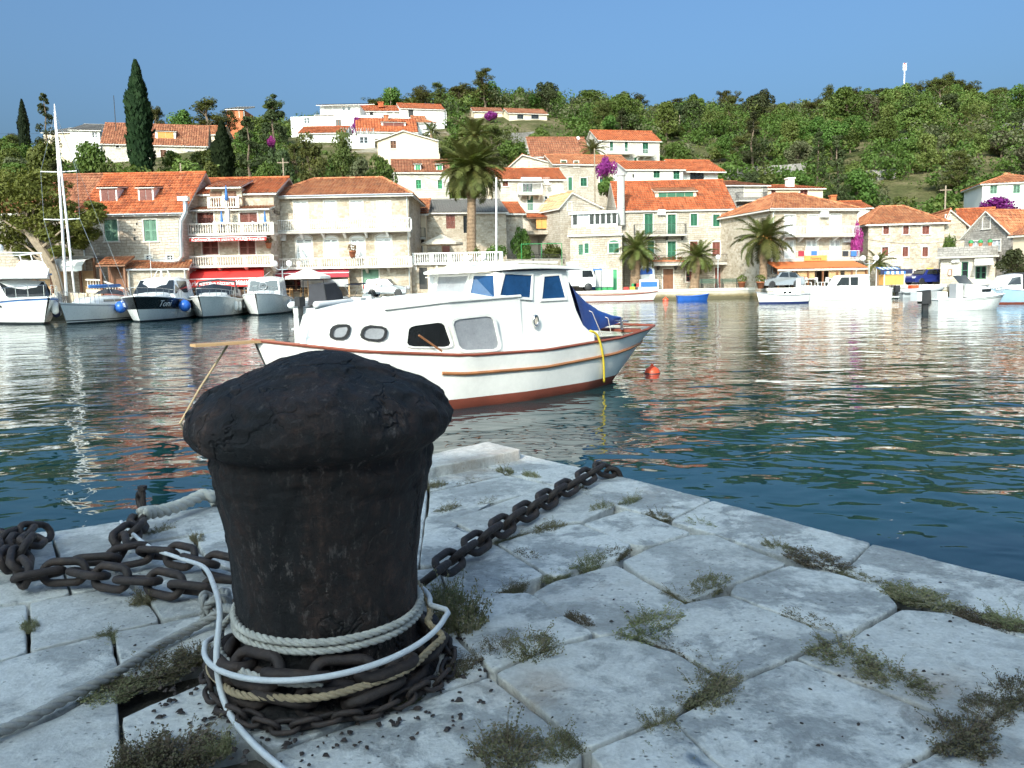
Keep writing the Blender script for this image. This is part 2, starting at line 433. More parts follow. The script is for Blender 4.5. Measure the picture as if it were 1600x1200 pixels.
mb = MB(); mb.quad((-2500, 300, -3), (2500, 300, -3), (2500, 2500, -3), (-2500, 2500, -3)); struct('ground', mb.build('ground', 'hillside'))
# ------------------------------------------------------------------ pier in front
PZ = 0.9
def pier_mat():
    t = NT('pier_limestone'); o = t.tex('pos'); oi = t.node('ShaderNodeObjectInfo')
    n1 = t.noise(o, 2.6, 6, .62); n2 = t.noise(o, 22, 6, .68, .3); n3 = t.noise(o, 95, 3, .6)
    mask = t.ramp(t.noise(o, 4.2, 10, .70, .3), [(.47, 0), (.54, 1)])
    base = t.ramp(n2, [(.25, (.52, .495, .455)), (.55, (.67, .645, .60)), (.8, (.75, .725, .68))])
    lich = t.ramp(n2, [(.25, (.22, .22, .21)), (.6, (.37, .365, .35)), (.8, (.50, .49, .47))])
    amt = t.math('MULTIPLY', mask, t.ramp(t.math('ADD', t.math('MULTIPLY', oi.outputs['Random'], .5), t.math('MULTIPLY', t.noise(o, .55, 2), .7)), [(.30, .08), (.72, .9)]))
    c = t.mix(base, lich, amt)
    vor = t.node('ShaderNodeTexVoronoi', i_Scale=42.0); t.link(t.mapping(o, (1, 1.3, 1)), vor.inputs['Vector'])
    pit = t.ramp(t.math('ADD', vor.outputs['Distance'], t.math('MULTIPLY', n3, .22)), [(.16, 1), (.30, 0)])
    pit = t.math('MULTIPLY', pit, t.ramp(t.noise(o, 5.5, 4), [(.46, 0), (.58, 1)]))
    c = t.mix(c, (.13, .12, .105), t.math('MULTIPLY', pit, .75))
    c = t.mix(c, t.ramp(n3, [(.3, .8), (.7, 1.1)]), .7, 'MULTIPLY')
    rust = t.ramp(t.noise(o, 1.9, 5, .6), [(.57, 0), (.74, 1)])
    c = t.mix(c, (.40, .24, .12), t.math('MULTIPLY', rust, .45))
    hs = t.node('ShaderNodeHueSaturation'); t.link(c, hs.inputs['Color']); t.link(t.math('ADD', .86, t.math('MULTIPLY', oi.outputs['Random'], .22)), hs.inputs['Value'])
    h = t.math('ADD', t.math('MULTIPLY', n2, .5), t.math('ADD', t.math('MULTIPLY', n3, .15), t.math('MULTIPLY', pit, -.55)))
    h = t.math('ADD', h, t.math('MULTIPLY', n1, 1.4)); h = t.math('ADD', h, t.math('MULTIPLY', amt, -.12))
    t.done(hs.outputs[0], .86, t.bump(h, .012, 1.0), Specular_IOR_Level=.25)
pier_mat()
STONES = [
 # along the right edge (A) then inner rows
 [(741,723),(812,709),(945,738),(900,767),(865,757),(790,740)],
 [(902,767),(945,738),(1112,780),(1044,812),(1015,804),(962,790)],
 [(1112,780),(1362,847),(1313,891),(1210,864),(1116,833),(1046,813)],
 [(1362,847),(1600,905),(1860,972),(1800,1060),(1600,993),(1484,953),(1379,916),(1315,892)],
 [(670,733),(741,723),(790,741),(735,754),(671,767)],
 [(671,768),(790,742),(864,758),(815,773),(770,783),(668,807)],
 [(664,808),(768,785),(735,801),(700,815),(762,845),(690,880),(655,884)],
 [(702,814),(815,775),(864,759),(902,768),(961,791),(910,815),(850,824),(767,845)],
 [(775,849),(850,826),(906,819),(985,850),(966,872),(866,901),(854,897)],
 [(910,818),(977,797),(1015,806),(1080,832),(1016,853),(986,850)],
 [(688,886),(773,850),(852,898),(779,925),(735,935),(700,925)],
 [(970,877),(1016,856),(1082,835),(1118,836),(1230,881),(1144,913),(1077,939),(1000,898)],
 [(830,926),(866,904),(962,879),(1000,900),(1074,941),(966,986),(934,990),(872,956)],
 [(700,930),(778,928),(827,927),(872,958),(931,991),(880,1005),(768,1048),(720,1000)],
 [(1140,930),(1146,916),(1232,884),(1311,897),(1379,918),(1405,947),(1327,989),(1290,986),(1225,962)],
 [(1001,997),(964,990),(1077,943),(1138,932),(1225,965),(1289,988),(1322,992),(1238,1026),(1158,1060),(1121,1056),(1060,1020)],
 [(771,1053),(880,1008),(966,992),(1060,1023),(1119,1060),(1048,1118),(915,1172),(850,1115),(820,1093)],
 [(1049,1121),(1158,1063),(1240,1029),(1454,1111),(1510,1140),(1409,1194),(1290,1262),(1180,1225),(1120,1190)],
 [(1327,995),(1407,950),(1484,956),(1600,996),(1800,1063),(1720,1120),(1600,1086),(1518,1140),(1456,1108),(1242,1027)],
 [(1413,1195),(1518,1144),(1602,1089),(1720,1122),(1640,1240),(1540,1290),(1300,1265)],
 [(917,1174),(1049,1123),(1118,1192),(1178,1227),(1080,1300),(980,1250)],
 [(425,1172),(554,1128),(700,1075),(766,1054),(819,1096),(850,1118),(913,1175),(790,1260),(620,1330),(510,1290)],
 [(196,1188),(188,1118),(260,1085),(345,1050),(430,1080),(560,1110),(545,1127),(422,1170),(400,1150),(310,1170)],
 [(0,1150),(96,1113),(182,1068),(186,1118),(193,1188),(100,1240),(-60,1260),(-120,1190)],
 [(0,1031),(44,1017),(172,988),(187,1046),(180,1064),(96,1110),(0,1145),(-110,1180),(-90,1060)],
 [(176,986),(215,979),(318,958),(350,965),(345,1025),(300,1030),(192,1060),(190,1044)],
 [(46,939),(111,927),(200,910),(238,945),(250,968),(172,984),(46,1014)],
 [(0,945),(43,940),(42,1015),(0,1028),(-95,1052),(-150,985)],
 [(-95,855),(0,838),(77,828),(90,870),(110,925),(44,937),(0,941),(-150,982)],
 [(80,829),(188,813),(200,845),(225,866),(170,895),(200,908),(112,924),(93,870)],
 [(190,813),(237,802),(348,789),(400,782),(420,815),(330,830),(240,842),(202,845)],
 [(204,848),(240,845),(300,836),(310,858),(330,880),(270,900),(205,906),(175,896),(228,866)],
 [(304,837),(330,833),(420,817),(430,870),(400,905),(333,880),(313,858)],
 [(206,910),(270,903),(331,884),(400,908),(400,960),(352,963),(318,955),(252,968),(240,945)],
 [(402,783),(540,760),(665,735),(668,765),(664,806),(655,884),(560,900),(433,870),(422,815)],
 [(404,908),(433,873),(560,903),(655,887),(686,886),(698,928),(718,1000),(766,1050),(700,1073),(560,1108),(430,1078),(347,1048),(350,968),(402,962)],
]
def smooth_stone(poly, gap, top, jit=.0035, seed=0, step=.02, thick=.28):
    """irregular slab from a ground polygon (list of xy)"""
    rnd = random.Random(seed); n = len(poly); pts = [V((p[0], p[1])) for p in poly]
    area = sum(pts[i].x*pts[(i+1) % n].y - pts[(i+1) % n].x*pts[i].y for i in range(n))
    if area < 0: pts.reverse()
    ins = []
    for i in range(n):
        a, b, c = pts[i-1], pts[i], pts[(i+1) % n]
        d1 = (b-a).normalized(); d2 = (c-b).normalized()
        nn = (V((-d1.y, d1.x)) + V((-d2.y, d2.x))); nn = nn.normalized() if nn.length > 1e-6 else V((0, 0))
        ins.append(b + nn * gap)
    out = []
    for i in range(n):
        a, b = ins[i], ins[(i+1) % n]; L = (b-a).length; k = max(1, int(L / step))
        d = (b-a).normalized(); nr = V((-d.y, d.x))
        for j in range(k):
            p = a + (b-a) * (j / k)
            f = noise.noise(V((p.x*9, p.y*9, seed))) * jit + noise.noise(V((p.x*31, p.y*31, seed))) * jit * .6
            out.append(p + nr * f + d * rnd.uniform(-.004, .004))
    # round corners
    m = len(out); out = [(out[i-1] + out[i]*4 + out[(i+1) % m]) / 6 for i in range(m)]
    cx = sum((p for p in out), V((0, 0))) / m
    mbs = MB(); rings = []
    tx, ty = rnd.uniform(-.004, .004), rnd.uniform(-.004, .004)
    for off, dz in ((0, -thick), (0, -.010), (.0007, -.0035), (.0025, -.0008), (.006, .0), (.012, .0002), (.03, .0002)):
        r = []
        for p in out:
            q = p + (cx - p).normalized() * off
            z = top + dz + (q.x - cx.x) * tx + (q.y - cx.y) * ty + .0022 * noise.noise(V((q.x*6, q.y*6, seed))) + (.002 * noise.noise(V((q.x*40, q.y*40, 9))) if dz > -.02 else 0)
            r.append((q.x, q.y, z))
        rings.append(r)
    mbs.grid(rings, close=True)
    i0 = len(mbs.v) - m
    K = [.12 + .0 * 1, ]
    # inner rings for a gently uneven top
    prev = i0
    for frac in (.30, .62):
        base = len(mbs.v)
        for p in out:
            q = p + (cx - p) * frac
            mbs.v.append((q.x, q.y, top + .001 + (q.x-cx.x)*tx + (q.y-cx.y)*ty + .0022 * noise.noise(V((q.x*6, q.y*6, seed)))))
        for j in range(m):
            j2 = (j+1) % m; mbs.f.append((prev+j, prev+j2, base+j2, base+j)); mbs.m.append(0)
        prev = base
    mbs.v.append((cx.x, cx.y, top + .001)); c = len(mbs.v) - 1
    for j in range(m): mbs.f.append((prev+j, prev+(j+1) % m, c)); mbs.m.append(0)
    return mbs
pier = bpy.data.objects.new('pier', None); COL.objects.link(pier); pier['kind'] = 'structure'
for i, s in enumerate(STONES):
    pl = [G(px, py, PZ) for px, py in s]
    smooth_stone(pl, .0018, PZ + random.uniform(-.006, .005), seed=i).build('paving_stone', 'pier_limestone', pier, smooth=True)
# raised block at the far corner
pl = [G(*p, PZ + .05) for p in ((640,716),(764,690),(815,703),(740,718),(660,733))]
smooth_stone(pl, .0018, PZ + .05, seed=77).build('paving_stone', 'pier_limestone', pier, smooth=True)
# the rest of the pier beyond the picture: same masonry in regular courses
cornF = G(790, 694, PZ); dA = (G(1600, 905, PZ) - G(945, 738, PZ)).normalized(); dB = (G(348, 790, PZ) - G(764, 691, PZ)).normalized()
SPOLY = [[(G(px, py, PZ).x, G(px, py, PZ).y) for px, py in s_] for s_ in STONES]
def in_poly(p):
    for pl_ in SPOLY:
        c_ = False; n_ = len(pl_)
        for i_ in range(n_):
            (xa, ya), (xb, yb) = pl_[i_], pl_[i_-1]
            if (ya > p.y) != (yb > p.y) and p.x < (xb-xa)*(p.y-ya)/(yb-ya) + xa: c_ = not c_
        if c_: return True
    return False
def in_frame(p):
    if p.y < .6: return False
    u, v_ = proj((p.x, p.y, PZ)); return -20 < u < 1620 and v_ < 1205
# pier core (joint filling and sea wall)
eR0, eR1 = G(814, 703, PZ), G(1600, 905, PZ); eL0, eL1 = G(764, 691, PZ), G(0, 838, PZ)
dr = (eR1 - eR0).normalized(); dl = (eL1 - G(348, 790, PZ)).normalized()
corner_poly = [eR0 + V((-.02, -.03, 0)), eR0 + dr * 16, V((14, -16, 0)), V((-14, -16, 0)), V((-14, eL1.y - 3.0, 0)), eL1 + dl * 3 + V((0, -.03, 0)), G(348, 793, PZ), eL0 + V((0, -.05, 0))]
mb = MB(); mb.prism([(p.x, p.y) for p in corner_poly], -2.5, PZ - .05, axis='z', m=0)
mb.build('joint_filling', 'soil', pier)
# the rest of the pier beyond the picture, in regular courses on the same core
def in_core(p):
    c_ = False; n_ = len(corner_poly)
    for i_ in range(n_):
        A_, B_2 = corner_poly[i_], corner_poly[i_-1]
        if (A_.y > p.y) != (B_2.y > p.y) and p.x < (B_2.x-A_.x)*(p.y-A_.y)/(B_2.y-A_.y) + A_.x: c_ = not c_
    return c_
random.seed(11); ia = 0; a = -3.0; seen = 0
while a < 5.2:
    la = random.choice((.26, .30, .28)); b = -1.0; ib = 0
    while b < 5.2:
        lb = random.uniform(.26, .4)
        qs4 = [cornF + dA*(a+u) + dB*(b+v_) for u, v_ in ((0, 0), (la, 0), (la, lb), (0, lb))]; c0 = sum(qs4, V((0, 0, 0)))/4
        inner = [c0.lerp(k_, .55) for k_ in qs4] + [c0]
        if c0.y > -1.5 and all(in_core(c0.lerp(k_, .95)) for k_ in qs4) and not in_frame(c0) and not any(in_frame(k_) for k_ in qs4) and sum(in_poly(k_) for k_ in inner) <= 1:
            smooth_stone(qs4, .004, PZ - .007 + random.uniform(-.003, .001), seed=500+ia*30+ib, step=.05).build('paving_stone', 'pier_limestone', pier, smooth=True); seen += 1
        b += lb; ib += 1
    a += la; ia += 1

# ------------------------------------------------------------------ bollard
def rust_mat():
    t = NT('rusted_iron'); o = t.tex('obj'); st = t.mapping(o, (1, 1, .28))
    n1 = t.noise(st, 7, 7, .68, .4); n2 = t.noise(o, 42, 8, .75); n3 = t.noise(o, 3.2, 4)
    c = t.ramp(n1, [(.3, (.005, .0042, .0045)), (.46, (.008, .0055, .005)), (.58, (.024, .012, .0085)), (.74, (.075, .044, .032))])
    c = t.mix(c, t.ramp(n2, [(.35, .35), (.5, 1.0), (.65, 2.6)]), .9, 'MULTIPLY')
    gl = t.ramp(t.noise(t.mapping(o, (1, 1, .45)), 60, 6, .75), [(.55, 0), (.66, 1)])
    gl = t.math('MULTIPLY', gl, t.ramp(t.noise(o, 6, 4), [(.42, .1), (.62, 1)]))
    c = t.mix(c, (.20, .165, .145), t.math('MULTIPLY', gl, .75))
    vor = t.node('ShaderNodeTexVoronoi', i_Scale=9.0, feature='DISTANCE_TO_EDGE')
    dv = t.node('ShaderNodeVectorMath', operation='ADD'); t.link(t.mapping(o, (1, 1, .7)), dv.inputs[0])
    nn = t.node('ShaderNodeTexNoise', i_Scale=9.0, i_Detail=4); t.link(o, nn.inputs['Vector'])
    sc2 = t.node('ShaderNodeVectorMath', operation='SCALE'); t.link(nn.outputs['Color'], sc2.inputs[0]); sc2.inputs['Scale'].default_value = .22
    t.link(sc2.outputs[0], dv.inputs[1]); t.link(dv.outputs[0], vor.inputs['Vector'])
    crack = t.ramp(vor.outputs['Distance'], [(0, 0), (.06, 1)])
    crack = t.math('MAXIMUM', crack, t.ramp(n3, [(.48, 1), (.56, 0)]))
    h = t.math('ADD', t.math('MULTIPLY', n2, .45), t.math('ADD', t.math('MULTIPLY', n1, .8), t.math('MULTIPLY', crack, .6)))
    t.done(c, t.ramp(n2, [(.3, .55), (.7, .85)]), t.bump(h, .022, 1.0), Specular_IOR_Level=.5)
    t = NT('chain_iron'); o = t.tex('obj'); n = t.noise(o, 18, 5, .65); n2 = t.noise(o, 70, 4, .6)
    c = t.ramp(n, [(.3, (.02, .014, .012)), (.55, (.042, .028, .023)), (.75, (.08, .05, .036))])
    t.done(c, .7, t.bump(n2, .004, 1.0))
rust_mat()
simple('rope_grey', (.34, .325, .30), .95, .3, 30, .002, 300)
simple('rope_white', (.52, .49, .43), .95, .25, 25, .002, 300)
simple('rope_tan', (.42, .32, .20), .95, .3, 25, .002, 300)
simple('hose_white', (.66, .66, .66), .5, .14, 20)
BC = G(519, 1040, PZ); BY = BC.y
# profile by rows of the photograph: (row, half width in px)
prow = [(548, 0), (549.5, 25), (555, 52), (563, 74), (574, 100), (586, 130), (598, 160), (608, 178), (619, 190), (633, 201), (648, 206), (661, 206), (672, 201), (682, 193), (689, 183), (692, 174), (697, 171), (706, 173.5), (715, 173), (752, 165), (815, 154), (875, 146), (930, 141), (985, 139), (1010, 140), (1022, 150), (1030, 168), (1040, 172)]
prof = []
for py, hw in prow:
    d = ray(511, py); t_ = (BY - .0) / d.y; p = CC + d * t_
    prof.append((max(0, hw / F * t_ - .009 * min(1, hw/60)), p.z))
zt = prof[0][1]; zb = prof[-1][1]
prof = [(r, (z - zb) / (zt - zb) * (zt - PZ)) for r, z in prof]
prof.reverse()
def bollard():
    root = thing('bollard', 'large rusted dark iron mooring bollard with domed cap on the stone pier', 'bollard', (BC.x, BC.y, PZ))
    fine = []
    for (r0, z0), (r1, z1) in zip(prof, prof[1:]):
        k = max(1, int(math.hypot(r1-r0, z1-z0) / .0055))
        for i in range(k): fine.append((lerp(r0, r1, i/k), lerp(z0, z1, i/k)))
    fine.append(prof[-1]); n = 200
    for _ in range(2):
        fine = [fine[0]] + [((a[0]+2*b[0]+c[0])/4, (a[1]+2*b[1]+c[1])/4) for a, b, c in zip(fine, fine[1:], fine[2:])] + [fine[-1]]
    split = [i for i, f in enumerate(fine) if f[1] > .74 * prof[-1][1] or True]
    def surf(seg):
        rows = []
        for r, z in seg:
            row = []
            for j in range(n):
                a = 2*math.pi*j/n; x, y = r*math.cos(a), r*math.sin(a)
                q = V((x*7, y*7, z*5)); d = .003*noise.noise(q) 
                q2 = V((x*26, y*26, z*16)); d += .0035*noise.noise(q2)
                fl = noise.noise(V((x*5+3, y*5, z*2.2)))            # scale layers that flaked off
                d += .0045 * (1 if fl > .12 else 0) * min(1, max(0, (fl-.12)/.02))
                fl2 = noise.noise(V((x*13, y*13+9, z*7))); d += .003 * min(1, max(0, (fl2-.1)/.03))
                if r > .13 and z > .45: d += .006 * noise.noise(V((a*3, z*30, 2))) + .005 * noise.noise(V((a*11, z*60, 5)))
                k = min(1, r / .05)
                row.append((x*(1+d*k/max(r, .02)), y*(1+d*k/max(r, .02)), z + d*.5))
            rows.append(row)
        return rows
    cut = max(range(len(fine)), key=lambda i: -abs(fine[i][1] - prof[10][1]))
    mbs = MB(); mbs.grid(surf(fine[:cut+1]), close=True); mbs.build('shaft', 'rusted_iron', root, smooth=True)
    mbs = MB(); mbs.grid(surf(fine[cut:]), close=True); mbs.build('cap', 'rusted_iron', root, smooth=True)
    return root
bollard()
BR = prof[4][0]        # shaft radius near the foot
# ------------------------------------------------------------------ chains
def link_mesh(li, wi, r, n=8, k=10):
    c = []
    hl = li/2 - wi/2; R = wi/2 + r
    for i in range(k+1):
        a = -math.pi/2 + math.pi*i/k; c.append((hl + R*math.cos(a), R*math.sin(a), 0))
    for i in range(k+1):
        a = math.pi/2 + math.pi*i/k; c.append((-hl + R*math.cos(a), R*math.sin(a), 0))
    rows = []; N = len(c)
    for i in range(N):
        p = V(c[i]); d = (V(c[(i+1) % N]) - V(c[i-1])).normalized(); s = V((0, 0, 1)); o = d.cross(s)
        rr = r * random.uniform(.93, 1.05)
        rows.append([tuple(p + o*(rr*math.cos(2*math.pi*j/n)) + s*(rr*math.sin(2*math.pi*j/n))) for j in range(n)])
    rows.append(rows[0]); mbs = MB(); mbs.grid(rows, close=True)
    return mbs.mesh('link', 'chain_iron', True)
def resample(pts, step):
    pts = [V(p) for p in pts]; fine = []
    for i in range(len(pts)-1):
        p0 = pts[max(i-1, 0)]; p1 = pts[i]; p2 = pts[i+1]; p3 = pts[min(i+2, len(pts)-1)]
        for j in range(24):
            t = j/24; fine.append(.5*((2*p1) + (p2-p0)*t + (2*p0-5*p1+4*p2-p3)*t*t + (3*p1-p0-3*p2+p3)*t**3))
    fine.append(pts[-1]); out = [fine[0]]; acc = 0
    for a, b in zip(fine, fine[1:]):
        L = (b-a).length
        while acc + L >= step:
            t = (step-acc)/L if L > 0 else 0; a = a + (b-a)*t; out.append(a); L = (b-a).length; acc = 0
        acc += L
    return out
def chain(label, pts, meshes, pitch, tilt0=0.75, group=None, wob=.25):
    ps = resample(pts, pitch); root = thing('chain', label, 'chain', (ps[0].x, ps[0].y, PZ), 0, group)
    o0 = V((ps[0].x, ps[0].y, PZ))
    for i, (a, b) in enumerate(zip(ps, ps[1:])):
        d = (b-a).normalized(); up = V((0, 0, 1)); s = up.cross(d).normalized(); u = d.cross(s)
        ang = (tilt0 if i % 2 else tilt0 - math.pi/2) + random.uniform(-wob, wob)
        yv = s*math.cos(ang) + u*math.sin(ang); zv = d.cross(yv)
        o = bpy.data.objects.new('link', meshes[i % len(meshes)]); COL.objects.link(o); o.parent = root
        m = Matrix(((d.x, yv.x, zv.x, 0), (d.y, yv.y, zv.y, 0), (d.z, yv.z, zv.z, 0), (0, 0, 0, 1)))
        o.matrix_local = Matrix.Translation((a+b)/2 - o0) @ m
    return root
LM = [link_mesh(.104, .039, .0122) for _ in range(3)]
def GP(px, py, h): return G(px, py, PZ + h)
NR = V((-dA.y, dA.x, 0)); NR = NR if NR.x > 0 else -NR
NL = V((-dB.y, dB.x, 0)); NL = NL if NL.y > 0 else -NL
chain('thick rusty chain running from the bollard over the right edge of the pier', [GP(668,905,.05), GP(705,876,.05), GP(760,838,.05), GP(820,800,.05), GP(880,765,.045), GP(915,745,.05), GP(936,732,.05)] + [GP(936,732,.05) + NR*o_ + V((0, 0, z_)) for o_, z_ in ((.09, -.04), (.13, -.2), (.13, -.45), (.13, -.95))], LM, .098)
chain('rusty chain laid in a long row left of the bollard', [GP(372,925,.04), GP(330,922,.04), GP(285,918,.045), GP(240,908,.05), GP(190,905,.05), GP(140,897,.05), GP(95,890,.05), GP(50,905,.05), GP(28,880,.06), GP(40,855,.08), GP(62,835,.06)], LM, .096, tilt0=.5)
chain('rusty chain heaped against the left pier edge', [GP(68,832,.03), GP(50,826,.05), GP(28,850,.05), GP(8,880,.06), GP(-6,855,.06), GP(12,838,.05), GP(16,840,.04)] + [GP(10,842,.04) + NL*o_ + V((0, 0, z_)) for o_, z_ in ((.1, -.02), (.16, -.2), (.16, -.7))], LM, .096, tilt0=.5)
chain('rusty chain lying between the bollard and the shackle on the quay edge', [GP(368,890,.04), GP(325,880,.05), GP(280,868,.05), GP(240,862,.05), GP(205,868,.05), GP(165,874,.05), GP(120,876,.05)], LM, .096, tilt0=.55)
chain('short rusty chain rising to the shackle beside the thick rope', [GP(190,862,.05), GP(186,845,.06), GP(205,832,.07), GP(218,814,.05), GP(220,802,.04)], LM, .094)
# chain wound round the bollard foot
ring = []
for k in range(0, 47):
    a = math.radians(200 + k*11); rr = BR + .036 + .006*math.sin(k*.9); zz = .045 + .012*math.sin(k*.55) + (.045 if k > 32 else 0)
    ring.append(BC + V((rr*math.cos(a), rr*math.sin(a), zz)))
chain('heavy rusty chain wound round the foot of the bollard', ring, LM, .098, tilt0=1.15)
SM = [link_mesh(.046, .020, .0058, 6, 6) for _ in range(2)]
ring = []
for k in range(0, 34):
    a = math.radians(150 + k*11); rr = BR + .078 + .008*math.sin(k*.8)
    ring.append(BC + V((rr*math.cos(a), rr*math.sin(a), .018 + .006*math.sin(k*1.7))))
chain('thin rusty chain lying on the stone round the bollard foot', ring, SM, .042, tilt0=.5, wob=.5)
# shackle with bolt
sp = GP(222, 803, .0); sh = thing('shackle', 'rusty shackle joining the chain and the thick rope', 'shackle', (sp.x, sp.y, PZ), 2.2)
mbs = MB(); arc = [V((-.04, 0, .018)), V((.0, 0, .02)), V((.035, 0, .035)), V((.045, 0, .055)), V((.035, 0, .075)), V((0, 0, .09)), V((-.04, 0, .092))]
mbs.tube(arc, .0135, 8); mbs.build('bow', 'chain_iron', sh, True)
mbs = MB(); mbs.tube([(-.04, 0, .004), (-.04, 0, .112)], .011, 8); mbs.lathe([(.019, 0), (.019, .016)], 6, (-.04, 0, .108)); mbs.build('bolt', 'chain_iron', sh)
# ------------------------------------------------------------------ ropes
def strand_rope(name, label, pts, r, mat, pitch=None, cat='rope', n=6, strands=3):
    ps = resample(pts, r*.55); pitch = pitch or r*6.5; o0 = V(ps[0]); root = None
    dist = 0; frames = []; prev = None
    for i, p in enumerate(ps):
        d = (ps[min(i+1, len(ps)-1)] - ps[max(i-1, 0)]).normalized()
        u = (prev - d*prev.dot(d)).normalized() if prev is not None else d.orthogonal().normalized()
        prev = u; frames.append((p, u, d.cross(u), dist)); dist += r*.55
    mbs = MB()
    for s in range(strands):
        pt = [p + (u*math.cos(t/pitch*2*math.pi + s*2*math.pi/strands) + w_*math.sin(t/pitch*2*math.pi + s*2*math.pi/strands))*(r*.5) - o0 for p, u, w_, t in frames]
        mbs.tube(pt, r*.56, n)
    o = mbs.build(name, mat, None, True); o.location = o0; return tag(o, label, cat)
def around(a0, a1, rr, z0, z1, n=24, wig=0.0):
    return [BC + V(((rr + wig*math.sin(k*1.3))*math.cos(math.radians(lerp(a0, a1, k/n))), (rr + wig*math.sin(k*1.3))*math.sin(math.radians(lerp(a0, a1, k/n))), lerp(z0, z1, k/n))) for k in range(n+1)]
R1 = BR + .014
strand_rope('rope', 'pale three-strand rope wrapped twice round the lower shaft of the bollard', around(120, 840, R1 - .002, .165, .128, 70, .001) + around(850, 1000, R1 + .035, .12, .085, 12), .0086, 'rope_white')
strand_rope('rope', 'tan weathered rope looped low round the chain at the bollard foot', around(190, 352, R1 + .052, .045, .085, 20, .004) + around(355, 400, R1 + .02, .11, .15, 6), .0082, 'rope_tan')
kn = GP(338, 962, .02)
strand_rope('mooring_rope', 'long grey mooring rope leading left from the knot beside the bollard', [GP(-120,1200,.02), GP(-40,1160,.016), GP(40,1125,.016), GP(110,1088,.018), GP(180,1052,.02), GP(250,1008,.016), GP(300,982,.018), GP(335,962,.04), GP(352,950,.07), BC + V((-.17, .02, .12)), BC + V((-.12, .15, .13))], .0125, 'rope_grey')
knp = []
for k in range(40):
    a = k*.55; knp.append(kn + V((.032*math.cos(a), .026*math.sin(a)+.006*math.sin(a*2.3), .032 + .026*math.sin(a*1.5))))
strand_rope('rope_knot', 'grey knot tied in the mooring rope beside the bollard', knp, .0115, 'rope_grey')
strand_rope('thick_rope', 'thick pale braided rope from the shackle over the quay edge', [GP(222,802,.08), GP(240,800,.06), GP(262,796,.05), GP(290,786,.05), GP(318,773,.06), GP(330,776,.05)] + [GP(330,776,.05) + NL*o_ + V((.06, .05, z_)) for o_, z_ in ((.12, -.06), (.18, -.3), (.18, -.9))], .026, 'rope_white', .12)
hp = [GP(189,815,.015), GP(205,832,.06), GP(235,855,.07), GP(280,872,.06), GP(318,886,.10), GP(334,915,.15), GP(343,950,.17), GP(341,990,.15), GP(338,1030,.11), GP(345,1080,.05), GP(362,1120,.016), GP(392,1158,.012), GP(440,1200,.012), GP(500,1240,.012)]
mbs = MB(); o0 = hp[0]; mbs.tube([p - o0 for p in resample(hp, .02)], .0066, 10)
o = mbs.build('white_cable', 'hose_white', None, True); o.location = o0; tag(o, 'smooth white cable snaking past the bollard across the paving', 'cable')
lp = around(182, 358, R1 + .064, .085, .135, 24) + around(363, 520, R1 + .022, .14, .14, 20); lp[0] = GP(346,990,.06)
mbs = MB(); o0 = lp[0]; mbs.tube([p - o0 for p in resample(lp, .02)], .0064, 10)
o = mbs.build('white_cable', 'hose_white', None, True); o.location = o0; tag(o, 'smooth white cable looped round the foot of the bollard', 'cable')
# ------------------------------------------------------------------ weeds in the joints
leaf_mat('weed_leaf', (.14, .145, .065), (.23, .225, .11), (.34, .32, .18), .25, 8)
leaf_mat('weed_dry', (.15, .125, .08), (.26, .215, .135), (.38, .32, .22), .25, 8)
def weed_mesh(kind, seed, flat=False):
    rnd = random.Random(seed); mbs = MB(); ns = 130 if not flat else 170
    for i in range(ns):
        a = rnd.uniform(0, 2*math.pi); R = rnd.random()**.6
        bx, by = R*.55*math.cos(a), R*.55*math.sin(a)
        h = rnd.uniform(.25, 1.0)*(1 - .55*R)*(1.6 if rnd.random() < .1 else 1); lean = .35 + .5*R
        pts = []; x, y, z = bx, by, 0; k = 5
        for s in range(k+1):
            pts.append(V((x, y, z))); x += math.cos(a)*lean*h/k + rnd.uniform(-.04, .04); y += math.sin(a)*lean*h/k + rnd.uniform(-.04, .04); z += h/k*(1-.08*s)
        mbs.tube(pts, [.014, .013, .012, .011, .009, .006], 3, m=1, cap=False)
        for s in range(1, k+1):
            for _ in range(5 if not flat else 6):
                p = pts[s] + V((rnd.uniform(-.09, .09), rnd.uniform(-.09, .09), rnd.uniform(-.09, .07)))
                d = V((rnd.uniform(-1, 1), rnd.uniform(-1, 1), rnd.uniform(-.3, 1))).normalized(); e = d.cross(V((rnd.uniform(-1, 1), rnd.uniform(-1, 1), rnd.uniform(-1, 1)))).normalized()
                L = rnd.uniform(.045, .095); w_ = L*.30
                mbs.quad(p, p+d*L*.5+e*w_, p+d*L, p+d*L*.5-e*w_, m=0 if rnd.random() < .75 else 1)
    return mbs.mesh('foliage', ['weed_leaf', 'weed_dry'] if kind == 0 else ['weed_dry', 'weed_leaf'])
WM = [weed_mesh(0, 1), weed_mesh(0, 2), weed_mesh(1, 3), weed_mesh(0, 4, True), weed_mesh(1, 5, True)]
def weed(px, py, r, h, kind, label, rot=0, asp=1.0, group=None, name='weed'):
    p = G(px, py, PZ - .015); o = link(name, WM[kind], None, p, (0, 0, rot), (r*asp*.88, r*.88, h*.95)); return tag(o, label, 'weed', group)
thA = math.atan2(dA.y, dA.x); thB = math.atan2(dB.y, dB.x)
weed(722, 985, .11, .17, 2, 'tall bushy olive-brown weed growing against the right foot of the bollard', .4)
weed(696, 950, .085, .12, 2, 'smaller brownish weed between bollard and bushy weed', 1.4)
weed(830, 1025, .10, .075, 0, 'broad green weed clump on the joint right of the bollard')
weed(775, 1022, .06, .055, 0, 'little green weed clump beside the broad clump right of the bollard')
weed(275, 1195, .12, .075, 0, 'large green weed clump in front of the white cable')
weed(225, 1198, .085, .08, 1, 'ragged green weed at the end of the large clump by the cable')
weed(338, 1180, .05, .06, 0, 'spindly weed beneath the white cable')
